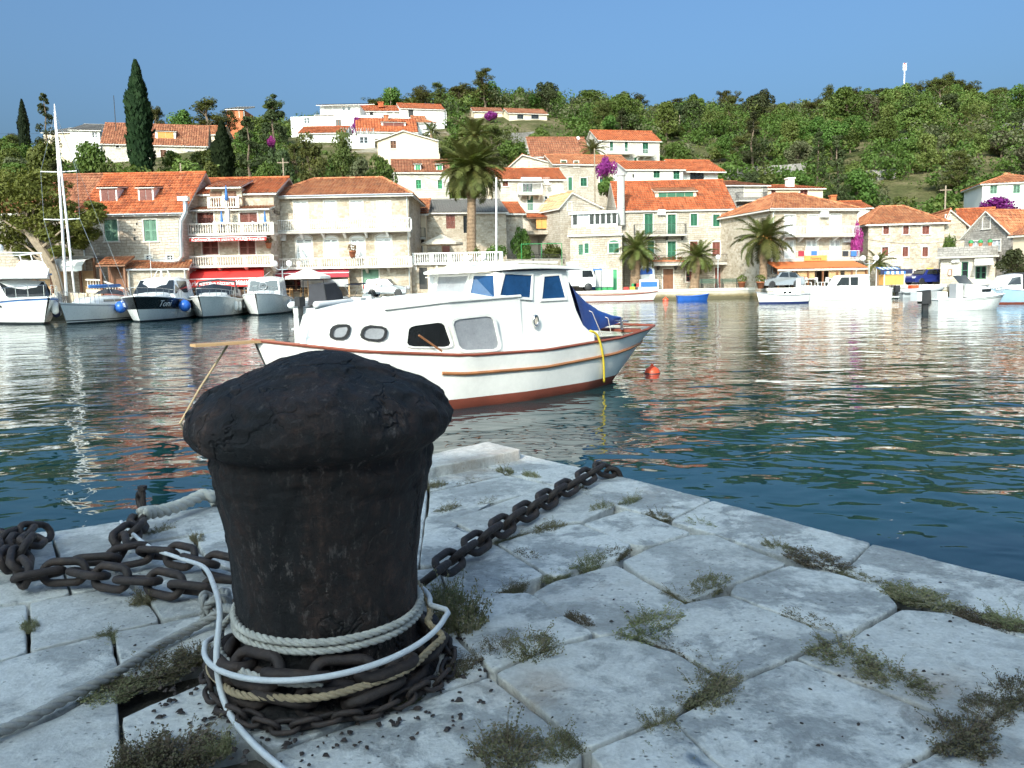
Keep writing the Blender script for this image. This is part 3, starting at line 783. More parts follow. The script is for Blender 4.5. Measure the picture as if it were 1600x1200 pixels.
weed(235, 1062, .105, .05, 3, 'low mat of green weed along the grey mooring rope', thB, 1.5)
weed(175, 1092, .07, .045, 3, 'small low green weed mat under the mooring rope', thB, 1.2)
weed(305, 1035, .07, .07, 1, 'loose green weed behind the mooring rope near its knot')
weed(790, 1190, .10, .085, 0, 'green weed clump at the joint of the large lichened slabs', .7)
weed(870, 1178, .07, .055, 0, 'small weed beside the clump between lichened slabs', .2)
weed(1018, 990, .10, .06, 3, 'long green weed strip at the crossing of three slabs', thB, 1.5)
weed(1062, 1022, .055, .035, 4, 'brownish weed strip below the slab crossing', thA, 1.8)
weed(1320, 1035, .10, .055, 3, 'dense dark green weed strip along a wide joint', thA, 1.3)
weed(1400, 1072, .085, .05, 3, 'dense green weed strip continuing the wide joint', thA, 1.4)
weed(1110, 1090, .085, .055, 3, 'brown-green weed wedge in the joint of patchy slabs', thB, 1.5)
weed(1275, 880, .10, .05, 4, 'dry brown weed tuft beside the edge slabs', thA, 1.5)
weed(1435, 940, .10, .055, 4, 'bushy dry brown weed in the edge joint', thA, 1.5)
weed(1505, 1165, .09, .06, 3, 'green weed at the lower slab corner', thB, 1.3)
weed(1030, 1140, .06, .05, 1, 'sparse weed at the corner of the lichened slab')
weed(225, 945, .055, .065, 0, 'small green weed sprouting under the row of chain')
weed(1545, 1120, .07, .05, 4, 'brownish weed trail near the lower slab corner', thB, 1.5)
small = [(1095,822,.06,thA),(960,872,.06,thB),(920,888,.06,thB),(870,905,.05,thB),(800,928,.05,thB),(1110,922,.07,thB),(1060,936,.05,thA),(1260,975,.06,thA),(985,790,.05,thB),(1050,802,.045,thB),(900,766,.06,thA),(860,832,.06,thB),(800,845,.06,thB),(825,873,.05,thA),(790,742,.05,thA),(735,757,.06,thB),(700,800,.05,thB),(940,800,.05,thB),(1120,1050,.05,thA),(1540,975,.07,thA),(1590,985,.07,thA),(1340,905,.06,thA),(1030,812,.05,thA),(830,748,.045,thA),(760,788,.045,thB),(905,975,.04,thA),(1585,1095,.07,thB),(1050,1185,.06,thA),(250,835,.045,thB),(310,848,.04,thA),(172,1000,.045,thA),(48,985,.035,thA),(720,1055,.05,thB),(640,1095,.04,thB),(1215,860,.05,thA),(680,765,.05,thB)]
for i, (px, py, r, th) in enumerate(small):
    weed(px, py, r*.9, .028 + .014*(i % 3), 3 + i % 2, 'tiny low weed growing in a narrow paving joint', th, 1.9, 'tiny weeds in the paving joints')
# crumbs and debris, too many to count
mbs = MB(); rnd = random.Random(3)
for i in range(300):
    if i < 210:
        a = rnd.uniform(math.radians(170), math.radians(400)); rr = BR + rnd.uniform(.06, .21); p = BC + V((rr*math.cos(a), rr*math.sin(a), 0))
    else: p = G(rnd.uniform(100, 1500), rnd.uniform(860, 1195), PZ)
    s = rnd.uniform(.002, .0055) if i < 210 else rnd.uniform(.0015, .0038); z = PZ + s*.3
    mbs.hexa([(p.x+rnd.uniform(-s, s)+dx*s, p.y+rnd.uniform(-s, s)*.5+dy*s, z-s*.4) for dx, dy in ((-1,-1),(1,-1),(1,1),(-1,1))], [(p.x+dx*s*.6, p.y+dy*s*.6, z+s*rnd.uniform(.3, .8)) for dx, dy in ((-1,-1),(1,-1),(1,1),(-1,1))])
tag(mbs.build('debris', 'chain_iron'), 'dark rust crumbs and grit scattered over the pier paving', 'debris', kind='stuff')
# ------------------------------------------------------------------ buildings
BLOCK = []                       # (px0, py0, px1, py1, Y): what the hillside trees must not cover
def tile_plane(mb, poly, tw, th, m=0, amp=None):
    """corrugated tile courses over a planar polygon; poly[0]->poly[1] is the eave (left to right seen from outside)"""
    poly = [V(p) for p in poly]; o = poly[0]; ex = (poly[1] - o).normalized()
    nrm = V((0, 0, 0)); 
    for i in range(len(poly)): nrm += (poly[i] - o).cross(poly[(i+1) % len(poly)] - o)
    nrm.normalize()
    if nrm.z < 0: nrm = -nrm
    ey = nrm.cross(ex).normalized()
    if ey.z < 0: ey = -ey
    p2 = [((p - o).dot(ex), (p - o).dot(ey)) for p in poly]
    amp = amp or tw * .22
    xs0 = min(p[0] for p in p2); xs1 = max(p[0] for p in p2)
    def trange(x):
        t = []
        for i in range(len(p2)):
            (x0, y0), (x1, y1) = p2[i], p2[(i+1) % len(p2)]
            if (x0 - x) * (x1 - x) <= 0 and abs(x1 - x0) > 1e-6: t.append(y0 + (y1-y0)*(x-x0)/(x1-x0))
        return (min(t), max(t)) if t else None
    n = max(1, round((xs1 - xs0) / tw)); sub = 4; prof_ = [0, .75, 1, .75]
    cols = []
    for i in range(n * sub + 1):
        x = xs0 + (xs1 - xs0) * i / (n * sub); x = min(max(x, xs0 + 1e-4), xs1 - 1e-4)
        cols.append((x, trange(x), prof_[i % sub] * amp))
    for (xa, ra, ha), (xb, rb, hb) in zip(cols, cols[1:]):
        if not ra or not rb: continue
        lo = min(ra[0], rb[0]); hi = max(ra[1], rb[1]); j = math.floor(lo / th)
        while j * th < hi:
            y0, y1 = j * th, (j + 1) * th
            a0, a1 = min(max(y0, ra[0]), ra[1]), min(max(y1, ra[0]), ra[1]); b0, b1 = min(max(y0, rb[0]), rb[1]), min(max(y1, rb[0]), rb[1])
            if a1 - a0 > 1e-4 or b1 - b0 > 1e-4:
                st = .035
                q = [o + ex*xa + ey*a0 + nrm*(ha+st), o + ex*xb + ey*b0 + nrm*(hb+st), o + ex*xb + ey*b1 + nrm*hb, o + ex*xa + ey*a1 + nrm*ha]
                um = (xa + xb) / 2
                mb.quad(*q, m=m, uv=[(xa + .001, y0 + .01), (xb - .001, y0 + .01), (xb - .001, y1 - .01), (xa + .001, y1 - .01)])
            j += 1
def slab_under(mb, poly, t=.1, m=1):
    top = [V(p) - V((0, 0, .015)) for p in poly]; bot = [p - V((0, 0, t)) for p in top]; n = len(poly)
    mb.quad(*top, m=m); mb.quad(*reversed(bot), m=m)
    for i in range(n): mb.quad(top[i], bot[i], bot[(i+1) % n], top[(i+1) % n], m=m)
class House:
    def __init__(s, name, label, A, B, D, base, cat='house', wall='stone_pale', group=None):
        a = P(A[0], 400, A[1]); b = P(B[0], 400, B[1]); s.A = V((a.x, a.y, 0)); s.B = V((b.x, b.y, 0))
        s.ex = (s.B - s.A).normalized(); s.ey = V((-s.ex.y, s.ex.x, 0)); s.L = (s.B - s.A).length; s.D = D
        s.z0 = base; s.wall = wall
        s.root = thing(name, label, cat, (s.A.x, s.A.y, base), math.atan2(s.ex.y, s.ex.x), group)
        s.Y = (A[1] + B[1]) / 2; s.holes = []; s.px = (A[0], B[0]); s.tw = .25 if s.Y < 95 else (.36 if s.Y < 140 else .5)
    def f(s, px, py, off=0.0):
        """pixel -> local (x, z) on the plane parallel to the facade, off metres behind it"""
        o = s.A + s.ey * off; d = ray(px, py); t = (o - CC).dot(s.ey) / d.dot(s.ey); p = CC + d * t
        return (p - o).dot(s.ex), p.z - s.z0
    def z(s, px, py, off=0.0): return s.f(px, py, off)[1]
    def rect(s, r, off=0.0):
        x0, z1 = s.f((r[0]), (r[1]), off); x1, z0 = s.f(r[2], r[3], off)
        xa, _ = s.f(r[0], (r[1]+r[3])/2, off); xb, _ = s.f(r[2], (r[1]+r[3])/2, off)
        zt = s.f((r[0]+r[2])/2, r[1], off)[1]; zb = s.f((r[0]+r[2])/2, r[3], off)[1]
        return xa, zb, xb, zt
    def walls(s, zt, x0=0.0, x1=None, y0=0.0, y1=None, zb=-.4, name='wall', mat=None):
        x1 = s.L if x1 is None else x1; y1 = s.D if y1 is None else y1
        hs = [h for h in s.holes if h[0] > x0 and h[2] < x1 and h[1] > zb - .01 and h[3] < zt]
        xs = sorted(set([x0, x1] + [h[0] for h in hs] + [h[2] for h in hs])); zs = sorted(set([zb, zt] + [max(zb, min(zt, k)) for h in hs for k in (h[1], h[3])]))
        mb = MB()
        for xa, xb in zip(xs, xs[1:]):
            for za, zc in zip(zs, zs[1:]):
                mx, mz = (xa+xb)/2, (za+zc)/2
                if any(h[0] < mx < h[2] and h[1] < mz < h[3] for h in hs): continue
                mb.quad((xa, y0, za), (xb, y0, za), (xb, y0, zc), (xa, y0, zc))
        for h in hs:
            d = y0 + .22; a, b, c, e = h[:4]
            mb.quad((a, y0, b), (a, d, b), (a, d, e), (a, y0, e)); mb.quad((c, y0, e), (c, d, e), (c, d, b), (c, y0, b))
            mb.quad((a, y0, e), (a, d, e), (c, d, e), (c, y0, e)); mb.quad((c, y0, b), (c, d, b), (a, d, b), (a, y0, b)); mb.quad((a, d, b), (c, d, b), (c, d, e), (a, d, e), m=1)
        mb.quad((x1, y0, zb), (x1, y1, zb), (x1, y1, zt), (x1, y0, zt)); mb.quad((x0, y1, zb), (x0, y0, zb), (x0, y0, zt), (x0, y1, zt))
        mb.quad((x1, y1, zb), (x0, y1, zb), (x0, y1, zt), (x1, y1, zt)); mb.quad((x0, y0, zt), (x1, y0, zt), (x1, y1, zt), (x0, y1, zt))
        s.zt = zt
        pa = s.root.matrix_basis @ V((x0, y0, zt)); 
        BLOCK.append((s.px[0]-4, proj(s.root.matrix_basis @ V((x0, y0, zt+1.5)))[1], s.px[1]+4, min(proj(s.root.matrix_basis @ V((x0, y0, 0)))[1] - 8, proj((lambda c_: (c_.x, c_.y - 1, hz(c_.x, c_.y - 1)))((s.A + s.B)/2))[1] - 5), s.Y))
        return mb.build(name, [mat or s.wall, 'glass_dark'], s.root)
    def opening(s, r, kind='green', leaf=2, style='shutter', frame=True, arch=False, off=0.0, sill=True, ajar=False):
        x0, z0, x1, z1 = s.rect(r, off)
        if off == 0: s.holes.append((x0, z0, x1, z1))
        mb = MB(); t = .09; y = off
        if frame:
            mb.box(x0 - t, y - .03, z0, x0 - .002, y + .1, z1 + t); mb.box(x1 + .002, y - .03, z0, x1 + t, y + .1, z1 + t); mb.box(x0 - .002, y - .028, z1, x1 + .002, y + .1, z1 + t - .003)
            if sill: mb.box(x0 - t - .05, y - .10, z0 - .09, x1 + t + .05, y + .1, z0 - .001)
        else: mb.box(x0 + .001, y + .12, z0, x1 - .001, y + .2, z1 - .001)
        win = mb.build('door' if style == 'door' else 'window', 'sill_stone' if frame else 'white_paint', s.root)
        if arch:
            m2 = MB(); c = (x0+x1)/2; R = (x1-x0)/2; n = 12; pts = [(c + R*math.cos(math.pi*k/n), z1 + R*.55*math.sin(math.pi*k/n)) for k in range(n+1)]
            m2.prism(pts, y - .012, y + .02, m=0); m2.build('arched_head', kind, win)
            m3 = MB(); m3.tube([(p[0]+(p[0]-c)*.1, y - .0, p[1]+.06) for p in pts], .06, 5); m3.build('arch_surround', 'sill_stone', win)
        w_ = (x1 - x0) / leaf
        for k in range(leaf):
            a, b = x0 + k*w_ + .008, x0 + (k+1)*w_ - .008; yy = y + .06; lm = MB(); fr = min(.07, w_*.16)
            if style == 'glass':
                lm.box(a, yy, z0, a + fr, yy + .05, z1 - .004); lm.box(b - fr, yy, z0, b, yy + .05, z1 - .004); lm.box(a + fr, yy, z0, b - fr, yy + .049, z0 + fr); lm.box(a + fr, yy, z1 - fr - .004, b - fr, yy + .049, z1 - .004)
                zc = (z0+z1)/2; lm.box(a + fr, yy + .005, zc - .02, b - fr, yy + .045, zc + .02)
                lf = lm.build('casement', kind, win); g = MB(); g.box(a + fr*.5, yy + .02, z0 + fr*.5, b - fr*.5, yy + .03, z1 - fr*.5); g.build('pane', 'glass_dark', win)
            else:
                lm.box(a, yy, z0 + .005, a + fr, yy + .05, z1 - .004); lm.box(b - fr, yy, z0 + .005, b, yy + .05, z1 - .004)
                cuts = [z0 + .005, (z0+z1)/2, z1 - .004] if z1 - z0 > .9 else [z0 + .005, z1 - .004]
                lm.box(a + fr, yy + .001, cuts[0], b - fr, yy + .049, cuts[0] + fr); lm.box(a + fr, yy + .001, cuts[-1] - fr, b - fr, yy + .049, cuts[-1])
                if len(cuts) == 3: lm.box(a + fr, yy + .001, cuts[1] - fr/2, b - fr, yy + .049, cuts[1] + fr/2)
                zz = cuts[0] + fr + .03
                sp = .085 if s.Y < 90 else .13
                if style == 'door': lm.box(a + fr, yy + .018, cuts[0] + fr, b - fr, yy + .03, cuts[-1] - fr)
                else:
                    while zz < cuts[-1] - fr - .02:
                        lm.hexa([(a+fr, yy+.004, zz-.03), (b-fr, yy+.004, zz-.03), (b-fr, yy+.045, zz+.015), (a+fr, yy+.045, zz+.015)], [(a+fr, yy+.004, zz-.016), (b-fr, yy+.004, zz-.016), (b-fr, yy+.045, zz+.03), (a+fr, yy+.045, zz+.03)]); zz += sp
                lf = lm.build('door_leaf' if style == 'door' else 'shutter', kind, win)
        return win
    def roof(s, kind, eave, ridge, mat='tile_orange', ov=.35, x0=None, x1=None, y0=0.0, y1=None, hipx=None, gable_mat=None, front_w=None):
        """eave/ridge: local z. 'side': ridge parallel to facade; 'hip'; 'front': gable facing the front; 'shed': rises to the back"""
        x0 = 0.0 if x0 is None else x0; x1 = s.L if x1 is None else x1; y1 = s.D if y1 is None else y1; ym = (y0+y1)/2; tw = s.tw; th = tw*1.6
        a, b, c, d = x0 - ov, x1 + ov, y0 - ov, y1 + ov; mb = MB(); planes = []
        dz = (ridge - eave) * ov / max(ym - y0, .1)
        if kind == 'side':
            e = eave - dz; planes = [[(a, c, e), (b, c, e), (b, ym, ridge), (a, ym, ridge)], [(b, d, e), (a, d, e), (a, ym, ridge), (b, ym, ridge)]]
            ridges = [[(a, ym, ridge), (b, ym, ridge)]]
            for xx, sg in ((x0, 1), (x1, -1)):
                gm = MB(); gm.prism([(y0, eave - .02), (ym, ridge - .06), (y1, eave - .02)], xx, xx + sg*.25, axis='x'); gm.build('gable', gable_mat or s.wall, s.root)
        elif kind == 'hip':
            h = hipx or (ym - y0); e = eave - dz
            planes = [[(a, c, e), (b, c, e), (x1 - h, ym, ridge), (x0 + h, ym, ridge)], [(b, d, e), (a, d, e), (x0 + h, ym, ridge), (x1 - h, ym, ridge)],
                      [(a, d, e), (a, c, e), (x0 + h, ym, ridge)], [(b, c, e), (b, d, e), (x1 - h, ym, ridge)]]
            ridges = [[(x0+h, ym, ridge), (x1-h, ym, ridge)], [(a, c, e), (x0+h, ym, ridge)], [(b, c, e), (x1-h, ym, ridge)], [(a, d, e), (x0+h, ym, ridge)], [(b, d, e), (x1-h, ym, ridge)]]
        elif kind == 'front':
            xm = (x0+x1)/2 if front_w is None else front_w; dl = (ridge-eave)*ov/max(xm-x0, .1); dr = (ridge-eave)*ov/max(x1-xm, .1)
            planes = [[(a, d, eave-dl), (a, c, eave-dl), (xm, c, ridge), (xm, d, ridge)], [(b, c, eave-dr), (b, d, eave-dr), (xm, d, ridge), (xm, c, ridge)]]
            ridges = [[(xm, c, ridge), (xm, d, ridge)]]
            for yy, sg in ((y0, 1), (y1, -1)):
                gm = MB(); gm.prism([(x0, eave - .02), (x1, eave - .02), (xm, ridge - .06)], yy, yy + sg*.25, axis='y'); gm.build('gable', gable_mat or s.wall, s.root)
        elif kind == 'shed':
            dz = (ridge - eave) * ov / (y1 - y0)
            planes = [[(a, c, eave - dz), (b, c, eave - dz), (b, d, ridge + dz), (a, d, ridge + dz)]]; ridges = [[(a, d, ridge + dz), (b, d, ridge + dz)]]
        for p in planes: tile_plane(mb, p, tw, th, 0); slab_under(mb, p, .12, 1)
        rf = mb.build('roof', [mat, 'sill_stone'], s.root)
        rm = MB()
        for r in ridges: rm.tube([V(q) + V((0, 0, .04)) for q in r], .11, 6)
        rm.build('ridge_tiles', mat, rf)
        return rf
    def eave_gutter(s, z, x0=None, x1=None, y=-.42, mat='galvanised', r=.06):
        mb = MB(); mb.tube([(-.3 if x0 is None else x0, y, z), (s.L + .3 if x1 is None else x1, y, z)], r, 6); gt = mb.build('gutter', mat, s.root)
        for xx in (.12, s.L - .12): mb = MB(); mb.tube([(xx, y, z), (xx, -.07, z - .35), (xx, -.07, .1)], .045, 6); mb.build('downpipe', mat, gt)
    def rafters(s, z, step=.75, y=-.38):
        n = int(s.L / step)
        me = None
        for i in range(n + 1):
            if me is None:
                mb = MB(); mb.box(-.06, y, -.14, .06, .05, 0); me = mb.mesh('corbel', 'sill_stone')
            link('corbel', me, s.root, (s.L * i / n, 0, z))
    def balcony(s, r_px, slab_py, rail_py, depth=1.0, style='baluster', mat='balustrade_stone', posts=4, th=.18, off=0.0, fan=True, gaps=()):
        """r_px: left/right pixel; rows of slab top and rail top measured on the balcony's front plane"""
        o = off - depth; x0, zs = s.f(r_px[0], slab_py, o); x1, _ = s.f(r_px[1], slab_py, o); zr = s.f((r_px[0]+r_px[1])/2, rail_py, o)[1]
        zs = s.f((r_px[0]+r_px[1])/2, slab_py, o)[1]
        mb = MB(); mb.box(x0, o, zs - th, x1, off + .02, zs); bal = mb.build('balcony_slab', 'concrete' if style != 'baluster' else mat, s.root)
        nb = max(2, round((x1-x0)/1.9)); cm = None
        for i in range(nb + 1):
            if cm is None: cb = MB(); cb.prism([(o + .2, -th - .002), (off, -th - .002), (off, -th - .4)], -.09, .09, axis='x'); cm = cb.mesh('bracket', mat)
            link('bracket', cm, bal, (lerp(x0 + .25, x1 - .25, i/nb), 0, zs))
        if style == 'baluster':
            mb = MB(); mb.box(x0, o, zr - .1, x1, o + .17, zr); mb.box(x0, o + .17, zr - .1, x0 + .15, off, zr - .003); mb.box(x1 - .15, o + .17, zr - .1, x1, off, zr - .003); mb.build('handrail', mat, s.root)
            H = zr - .1 - zs; bm_ = MB(); q = H
            bm_.lathe([(.055, 0), (.055, q*.08), (.03, q*.14), (.062, q*.38), (.05, q*.55), (.028, q*.78), (.034, q*.86), (.055, q*.92), (.055, q)], 7); me = bm_.mesh('baluster', mat, True)
            pm = MB(); pm.box(-.11, 0, 0, .11, .16, H); pme = pm.mesh('post', mat); n = int((x1-x0)/.19)
            for i in range(n + 1):
                t = i / n; x = lerp(x0 + .1, x1 - .1, t)
                if any(abs(t - k/posts) < .5/n for k in range(posts + 1)): link('post', pme, s.root, (min(max(x, x0+.112), x1-.112), o + .004, zs))
                else: link('baluster', me, s.root, (x, o + .085, zs))
        else:
            mb = MB(); H = zr
            mb.box(x0, o, H - .035, x1, o + .04, H); mb.box(x0, o + .005, zs + .06, x1, o + .035, zs + .09); n = int((x1-x0)/.14)
            for i in range(n + 1):
                x = lerp(x0 + .015, x1 - .015, i/n); mb.box(x - .009, o + .01, zs, x + .009, o + .03, H - .03)
            for xx in (x0, x1 - .035):
                mb.box(xx, o + .041, H - .034, xx + .034, off, H - .001)
                k = int(depth/.15)
                for i in range(1, k): mb.box(xx + .008, o + depth*i/k, zs, xx + .026, o + depth*i/k + .018, H - .03)
            mb.build('railing', mat, s.root)
        return x0, x1, zs, zr
    def awning(s, r_px, top_py, bot_py, val_py, depth, mat, off=0.0, stripe=None, arms=True, texts=(), tail=True):
        o = off - depth; x0, zt = s.f(r_px[0], top_py, off); x1, _ = s.f(r_px[1], top_py, off); zt = s.f((r_px[0]+r_px[1])/2, top_py, off)[1]
        xa = s.f(r_px[0], bot_py, o)[0]; xb = s.f(r_px[1], bot_py, o)[0]; zb = s.f((r_px[0]+r_px[1])/2, bot_py, o)[1]; zv = s.f((r_px[0]+r_px[1])/2, val_py, o)[1]
        mb = MB(); n = 14; rows = []
        for j in range(5):
            t = j/4; rows.append([(lerp(lerp(x0, xa, t), lerp(x1, xb, t), i/n), lerp(off, o, t), lerp(zt, zb, t) - .05*math.sin(math.pi*t) + .012*math.sin(i*2.1)*t) for i in range(n+1)])
        mb.grid(rows); rows2 = [[(p[0], p[1] - .004, zb + (zv - zb)*k + .0) for p in rows[-1]] for k in (0, 1)]
        vr = [[(p[0], p[1] - .004, p[2]) for p in rows[-1]], [(p[0], p[1] - .01 + .015*math.sin(i*1.7), zv) for i, p in enumerate(rows[-1])]]
        mb.grid(vr)
        mb.grid([[(p[0], p[1], p[2] - .012) for p in r] for r in rows])
        aw = mb.build('awning', mat, s.root)
        mb = MB(); mb.tube([(xa - .03, o - .02, zb + .01), (xb + .03, o - .02, zb + .01)], .035, 6)
        for xx in ((xa + .2), (xb - .2)): mb.tube([(xx, off, zt - .25), (xx, (off+o)/2, (zt+zb)/2 - .15), (xx, o, zb - .02)], .022, 5)
        mb.build('awning_frame', 'white_metal', aw)
        for txt, u, hgt in texts:
            text_obj(txt, hgt, 'letter_white', aw, (lerp(xa, xb, u), o - .03, (zb+zv)/2 - hgt*.36), (math.pi/2, 0, 0))
        return xa, xb, zb, o
    def ac(s, px, py, w_=.75):
        x, z = s.f(px, py); mb = MB(); mb.box(x - w_/2, -.32, z - .27, x + w_/2, -.02, z + .27); o = mb.build('air_conditioner', 'white_metal', s.root)
        m2 = MB(); m2.lathe([(.2, 0), (.2, .02), (.16, .03), (.05, .03)], 14, (0, 0, 0)); f = m2.build('fan_grille', 'plaster_grey', o); f.location = (x - w_*.12, -.32, z); f.rotation_euler = (math.pi/2, 0, 0)
    def dormer(s, px0, px1, top, bot, y_front, roof_mat='tile_orange', win='brown_paint', lid=.1, leaves=2, wall=None, flat=True, rise=.35):
        """box dormer; rows measured on plane y_front behind the facade"""
        x0, _ = s.f(px0, bot, y_front); x1, _ = s.f(px1, bot, y_front); zb = s.f((px0+px1)/2, bot, y_front)[1]; zt = s.f((px0+px1)/2, top, y_front)[1]
        mb = MB(); mb.box(x0, y_front, zb - .3, x1, y_front + 3.0, zt); dm = mb.build('dormer', wall or 'plaster_white', s.root)
        m2 = MB(); mg = .1 if x1 - x0 < 2.5 else .3; k = leaves; ww = (x1 - x0 - 2*mg)/k
        for i in range(k):
            a = x0 + mg + ww*i + .02; b = x0 + mg + ww*(i+1) - .02
            m3 = MB(); m3.box(a, y_front - .04, zb + .08, b, y_front - .003, zt - .1)
            z_ = zb + .14
            while z_ < zt - .16: m3.box(a + .05, y_front - .06, z_, b - .05, y_front - .041, z_ + .04); z_ += .1
            m3.build('shutter', win, dm)
        m4 = MB(); p = [(x0 - .15, y_front - .2, zt + .0), (x1 + .15, y_front - .2, zt + .0), (x1 + .15, y_front + 2.8, zt + rise), (x0 - .15, y_front + 2.8, zt + rise)]
        tile_plane(m4, p, s.tw, s.tw*1.6); slab_under(m4, p, .06, 1); m4.build('dormer_roof', [roof_mat, 'sill_stone'], dm)
        return dm
    def chimney(s, px, top, bot, y, w_=.5, mat='plaster_white', round_=False):
        x, z1 = s.f(px, top, y); _, z0 = s.f(px, bot, y); mb = MB()
        if round_: mb.lathe([(w_/2, z0), (w_/2, z1 - .25), (w_*.62, z1 - .24), (w_*.62, z1)], 14, (x, y, 0))
        else: mb.box(x - w_/2, y - w_/2, z0, x + w_/2, y + w_/2, z1 - .15); mb.box(x - w_*.62, y - w_*.62, z1 - .149, x + w_*.62, y + w_*.62, z1)
        mb.build('chimney', mat, s.root)
    def box(s, name, x0, y0, z0, x1, y1, z1, mat):
        mb = MB(); mb.box(x0, y0, z0, x1, y1, z1); return mb.build(name, mat, s.root)
def text_obj(txt, size, mat, parent, loc, rot, name='lettering', ext=.006, shear=0, align='CENTER'):
    cu = bpy.data.curves.new('lettering', 'FONT'); cu.body = txt; cu.size = size; cu.align_x = align; cu.extrude = ext; cu.shear = shear; cu.resolution_u = 2
    tmp = bpy.data.objects.new('tmp', cu); COL.objects.link(tmp); bpy.context.view_layer.update()
    me = bpy.data.meshes.new_from_object(tmp.evaluated_get(bpy.context.evaluated_depsgraph_get())); bpy.data.objects.remove(tmp); bpy.data.curves.remove(cu)
    me.materials.clear(); me.materials.append(MAT(mat)); o = link(name, me, parent, loc, rot); return o
def simple_house(name, label, A, B, D, base_py, eave_py, ridge_py, roof='side', rmat='tile_orange', wall='stone_pale', ops=(), kind='green_paint', Ymid=None, base=None, hipx=None, cat='house', ov=.3, fw_px=None, leaf=2, group=None):
    if base is None:
        p = P((A[0]+B[0])/2, base_py, (A[1]+B[1])/2); base = p.z
    h = House(name, label, A, B, D, base, cat, wall, group)
    mx = (A[0]+B[0])/2; ze = h.z(mx, eave_py)
    for op in ops:
        r = op[:4]; k = op[4] if len(op) > 4 else kind; st = op[5] if len(op) > 5 else 'shutter'
        h.opening(r, k, leaf=op[6] if len(op) > 6 else leaf, style=st, sill=st != 'door')
    h.walls(ze, zb=-7.0 if base_py else -.4)
    rz = h.z(mx, ridge_py, 0 if roof == 'front' else (D if roof == 'shed' else D/2))
    if roof == 'front': h.roof('front', ze, rz, rmat, ov, front_w=h.f(fw_px, ridge_py)[0] if fw_px else None)
    elif roof: h.roof(roof, ze, rz, rmat, ov, hipx=hipx)
    return h, ze, rz
# ---- left stone house with the big orange roof
h = House('stone_house', 'pale stone house with large orange tiled roof and two roof dormers beside the pine', (130, 60), (288, 60), 9, QZ)
W = 'pale_green_paint'
h.opening((163, 343, 184, 377), W); h.opening((225, 343, 245, 377), W)
h.opening((212.5, 334+14, 215, 351.5), 'iron', 1, frame=False); h.opening((209.5, 357, 212, 361), 'iron', 1, frame=False); h.opening((209, 371, 211.5, 375), 'iron', 1, frame=False)
h.opening((228, 399, 237, 406), 'grey_white_paint', 2, 'glass'); h.opening((261, 399, 270, 406), 'grey_white_paint', 2, 'glass')
ze = h.z(210, 331); h.walls(ze); rz = h.z(210, 272, 4.5); h.roof('side', ze, rz, 'tile_orange', .3); h.eave_gutter(ze - .22); h.rafters(ze - .22, .8)
h.dormer(157, 184, 293, 322, 1.25, 'tile_old'); h.dormer(217, 241, 293, 322, 1.25, 'tile_old')
mb = MB()
def fp(px, py, o=-.35): x, z = h.f(px, py, o); return (x, o, z)
mb.tube([fp(289, 312), fp(290, 332), fp(283, 345), fp(282, 368), fp(284, 400), fp(280, 407), fp(270, 408.5), fp(217, 408.5)], .17, 10); dc = mb.build('extractor_duct', 'galvanised', h.root, True)
mb = MB(); mb.box(*[fp(284, 314)[i] - (.25, .2, .0)[i] for i in range(3)], *[fp(294, 307)[i] + (.0, .3, 0)[i] for i in range(3)]); mb.build('duct_cowl', 'galvanised', dc)
h2, ze2, rz2 = simple_house('stone_house', 'stone house with brown weathered tiles behind the leaning pine', (60, 62), (133, 62), 8, None, 334, 274, 'side', 'tile_old', 'stone_pale', base=QZ)
h3, _, _ = simple_house('stone_house', 'low stone house with brown tiled roof partly hidden by the pine crown', (-60, 60), (45, 60), 8, None, 332, 308, 'side', 'tile_mixed', 'stone_pale', base=QZ)
# lean-to in front with small tile roof
h4, _, _ = simple_house('outbuilding', 'low stone outbuilding with narrow tiled roof under the metal duct', (197, 57.5), (290, 58.5), 1.6, None, 419, 410, 'shed', 'tile_mixed', 'stone_rubble', base=QZ, cat='outbuilding', ov=.2)
h4.eave_gutter(h4.zt - .1, -.2, h4.L + .1, -.25, 'white_metal')
ks = thing('wooden_kiosk', 'brown wooden kiosk with small tiled roof beside the balustrade', 'kiosk', (P(156, 400, 57).x, 57, QZ)); kp = P(156, 400, 57)
kx1 = P(193, 400, 57).x - kp.x; kz = P(175, 414, 57).z - QZ; kz2 = P(175, 405, 58.2).z - QZ
mb = MB(); tile_plane(mb, [(-.2, -.3, kz), (kx1+.2, -.3, kz), (kx1+.2, 1.3, kz2+.2), (-.2, 1.3, kz2+.2)], .25, .4); slab_under(mb, [(-.2, -.3, kz), (kx1+.2, -.3, kz), (kx1+.2, 1.3, kz2+.2), (-.2, 1.3, kz2+.2)]); mb.build('roof', ['tile_mixed', 'wood_brown'], ks)
for xx in (0, kx1):
    for yy in (0, 1.2): mb = MB(); mb.box(xx-.07, yy-.07, 0, xx+.07, yy+.07, kz - .05); mb.build('post', 'wood_brown', ks)
mb = MB(); mb.box(.1, 1.1, 0, kx1-.1, 1.16, kz-.1); mb.build('back_panel', 'wood_brown', ks); mb = MB(); mb.box(.08, .02, .9, kx1-.08, .35, 1.0); mb.box(.1, .05, 0, kx1-.1, .1, .9); mb.build('counter', 'brown_paint', ks)
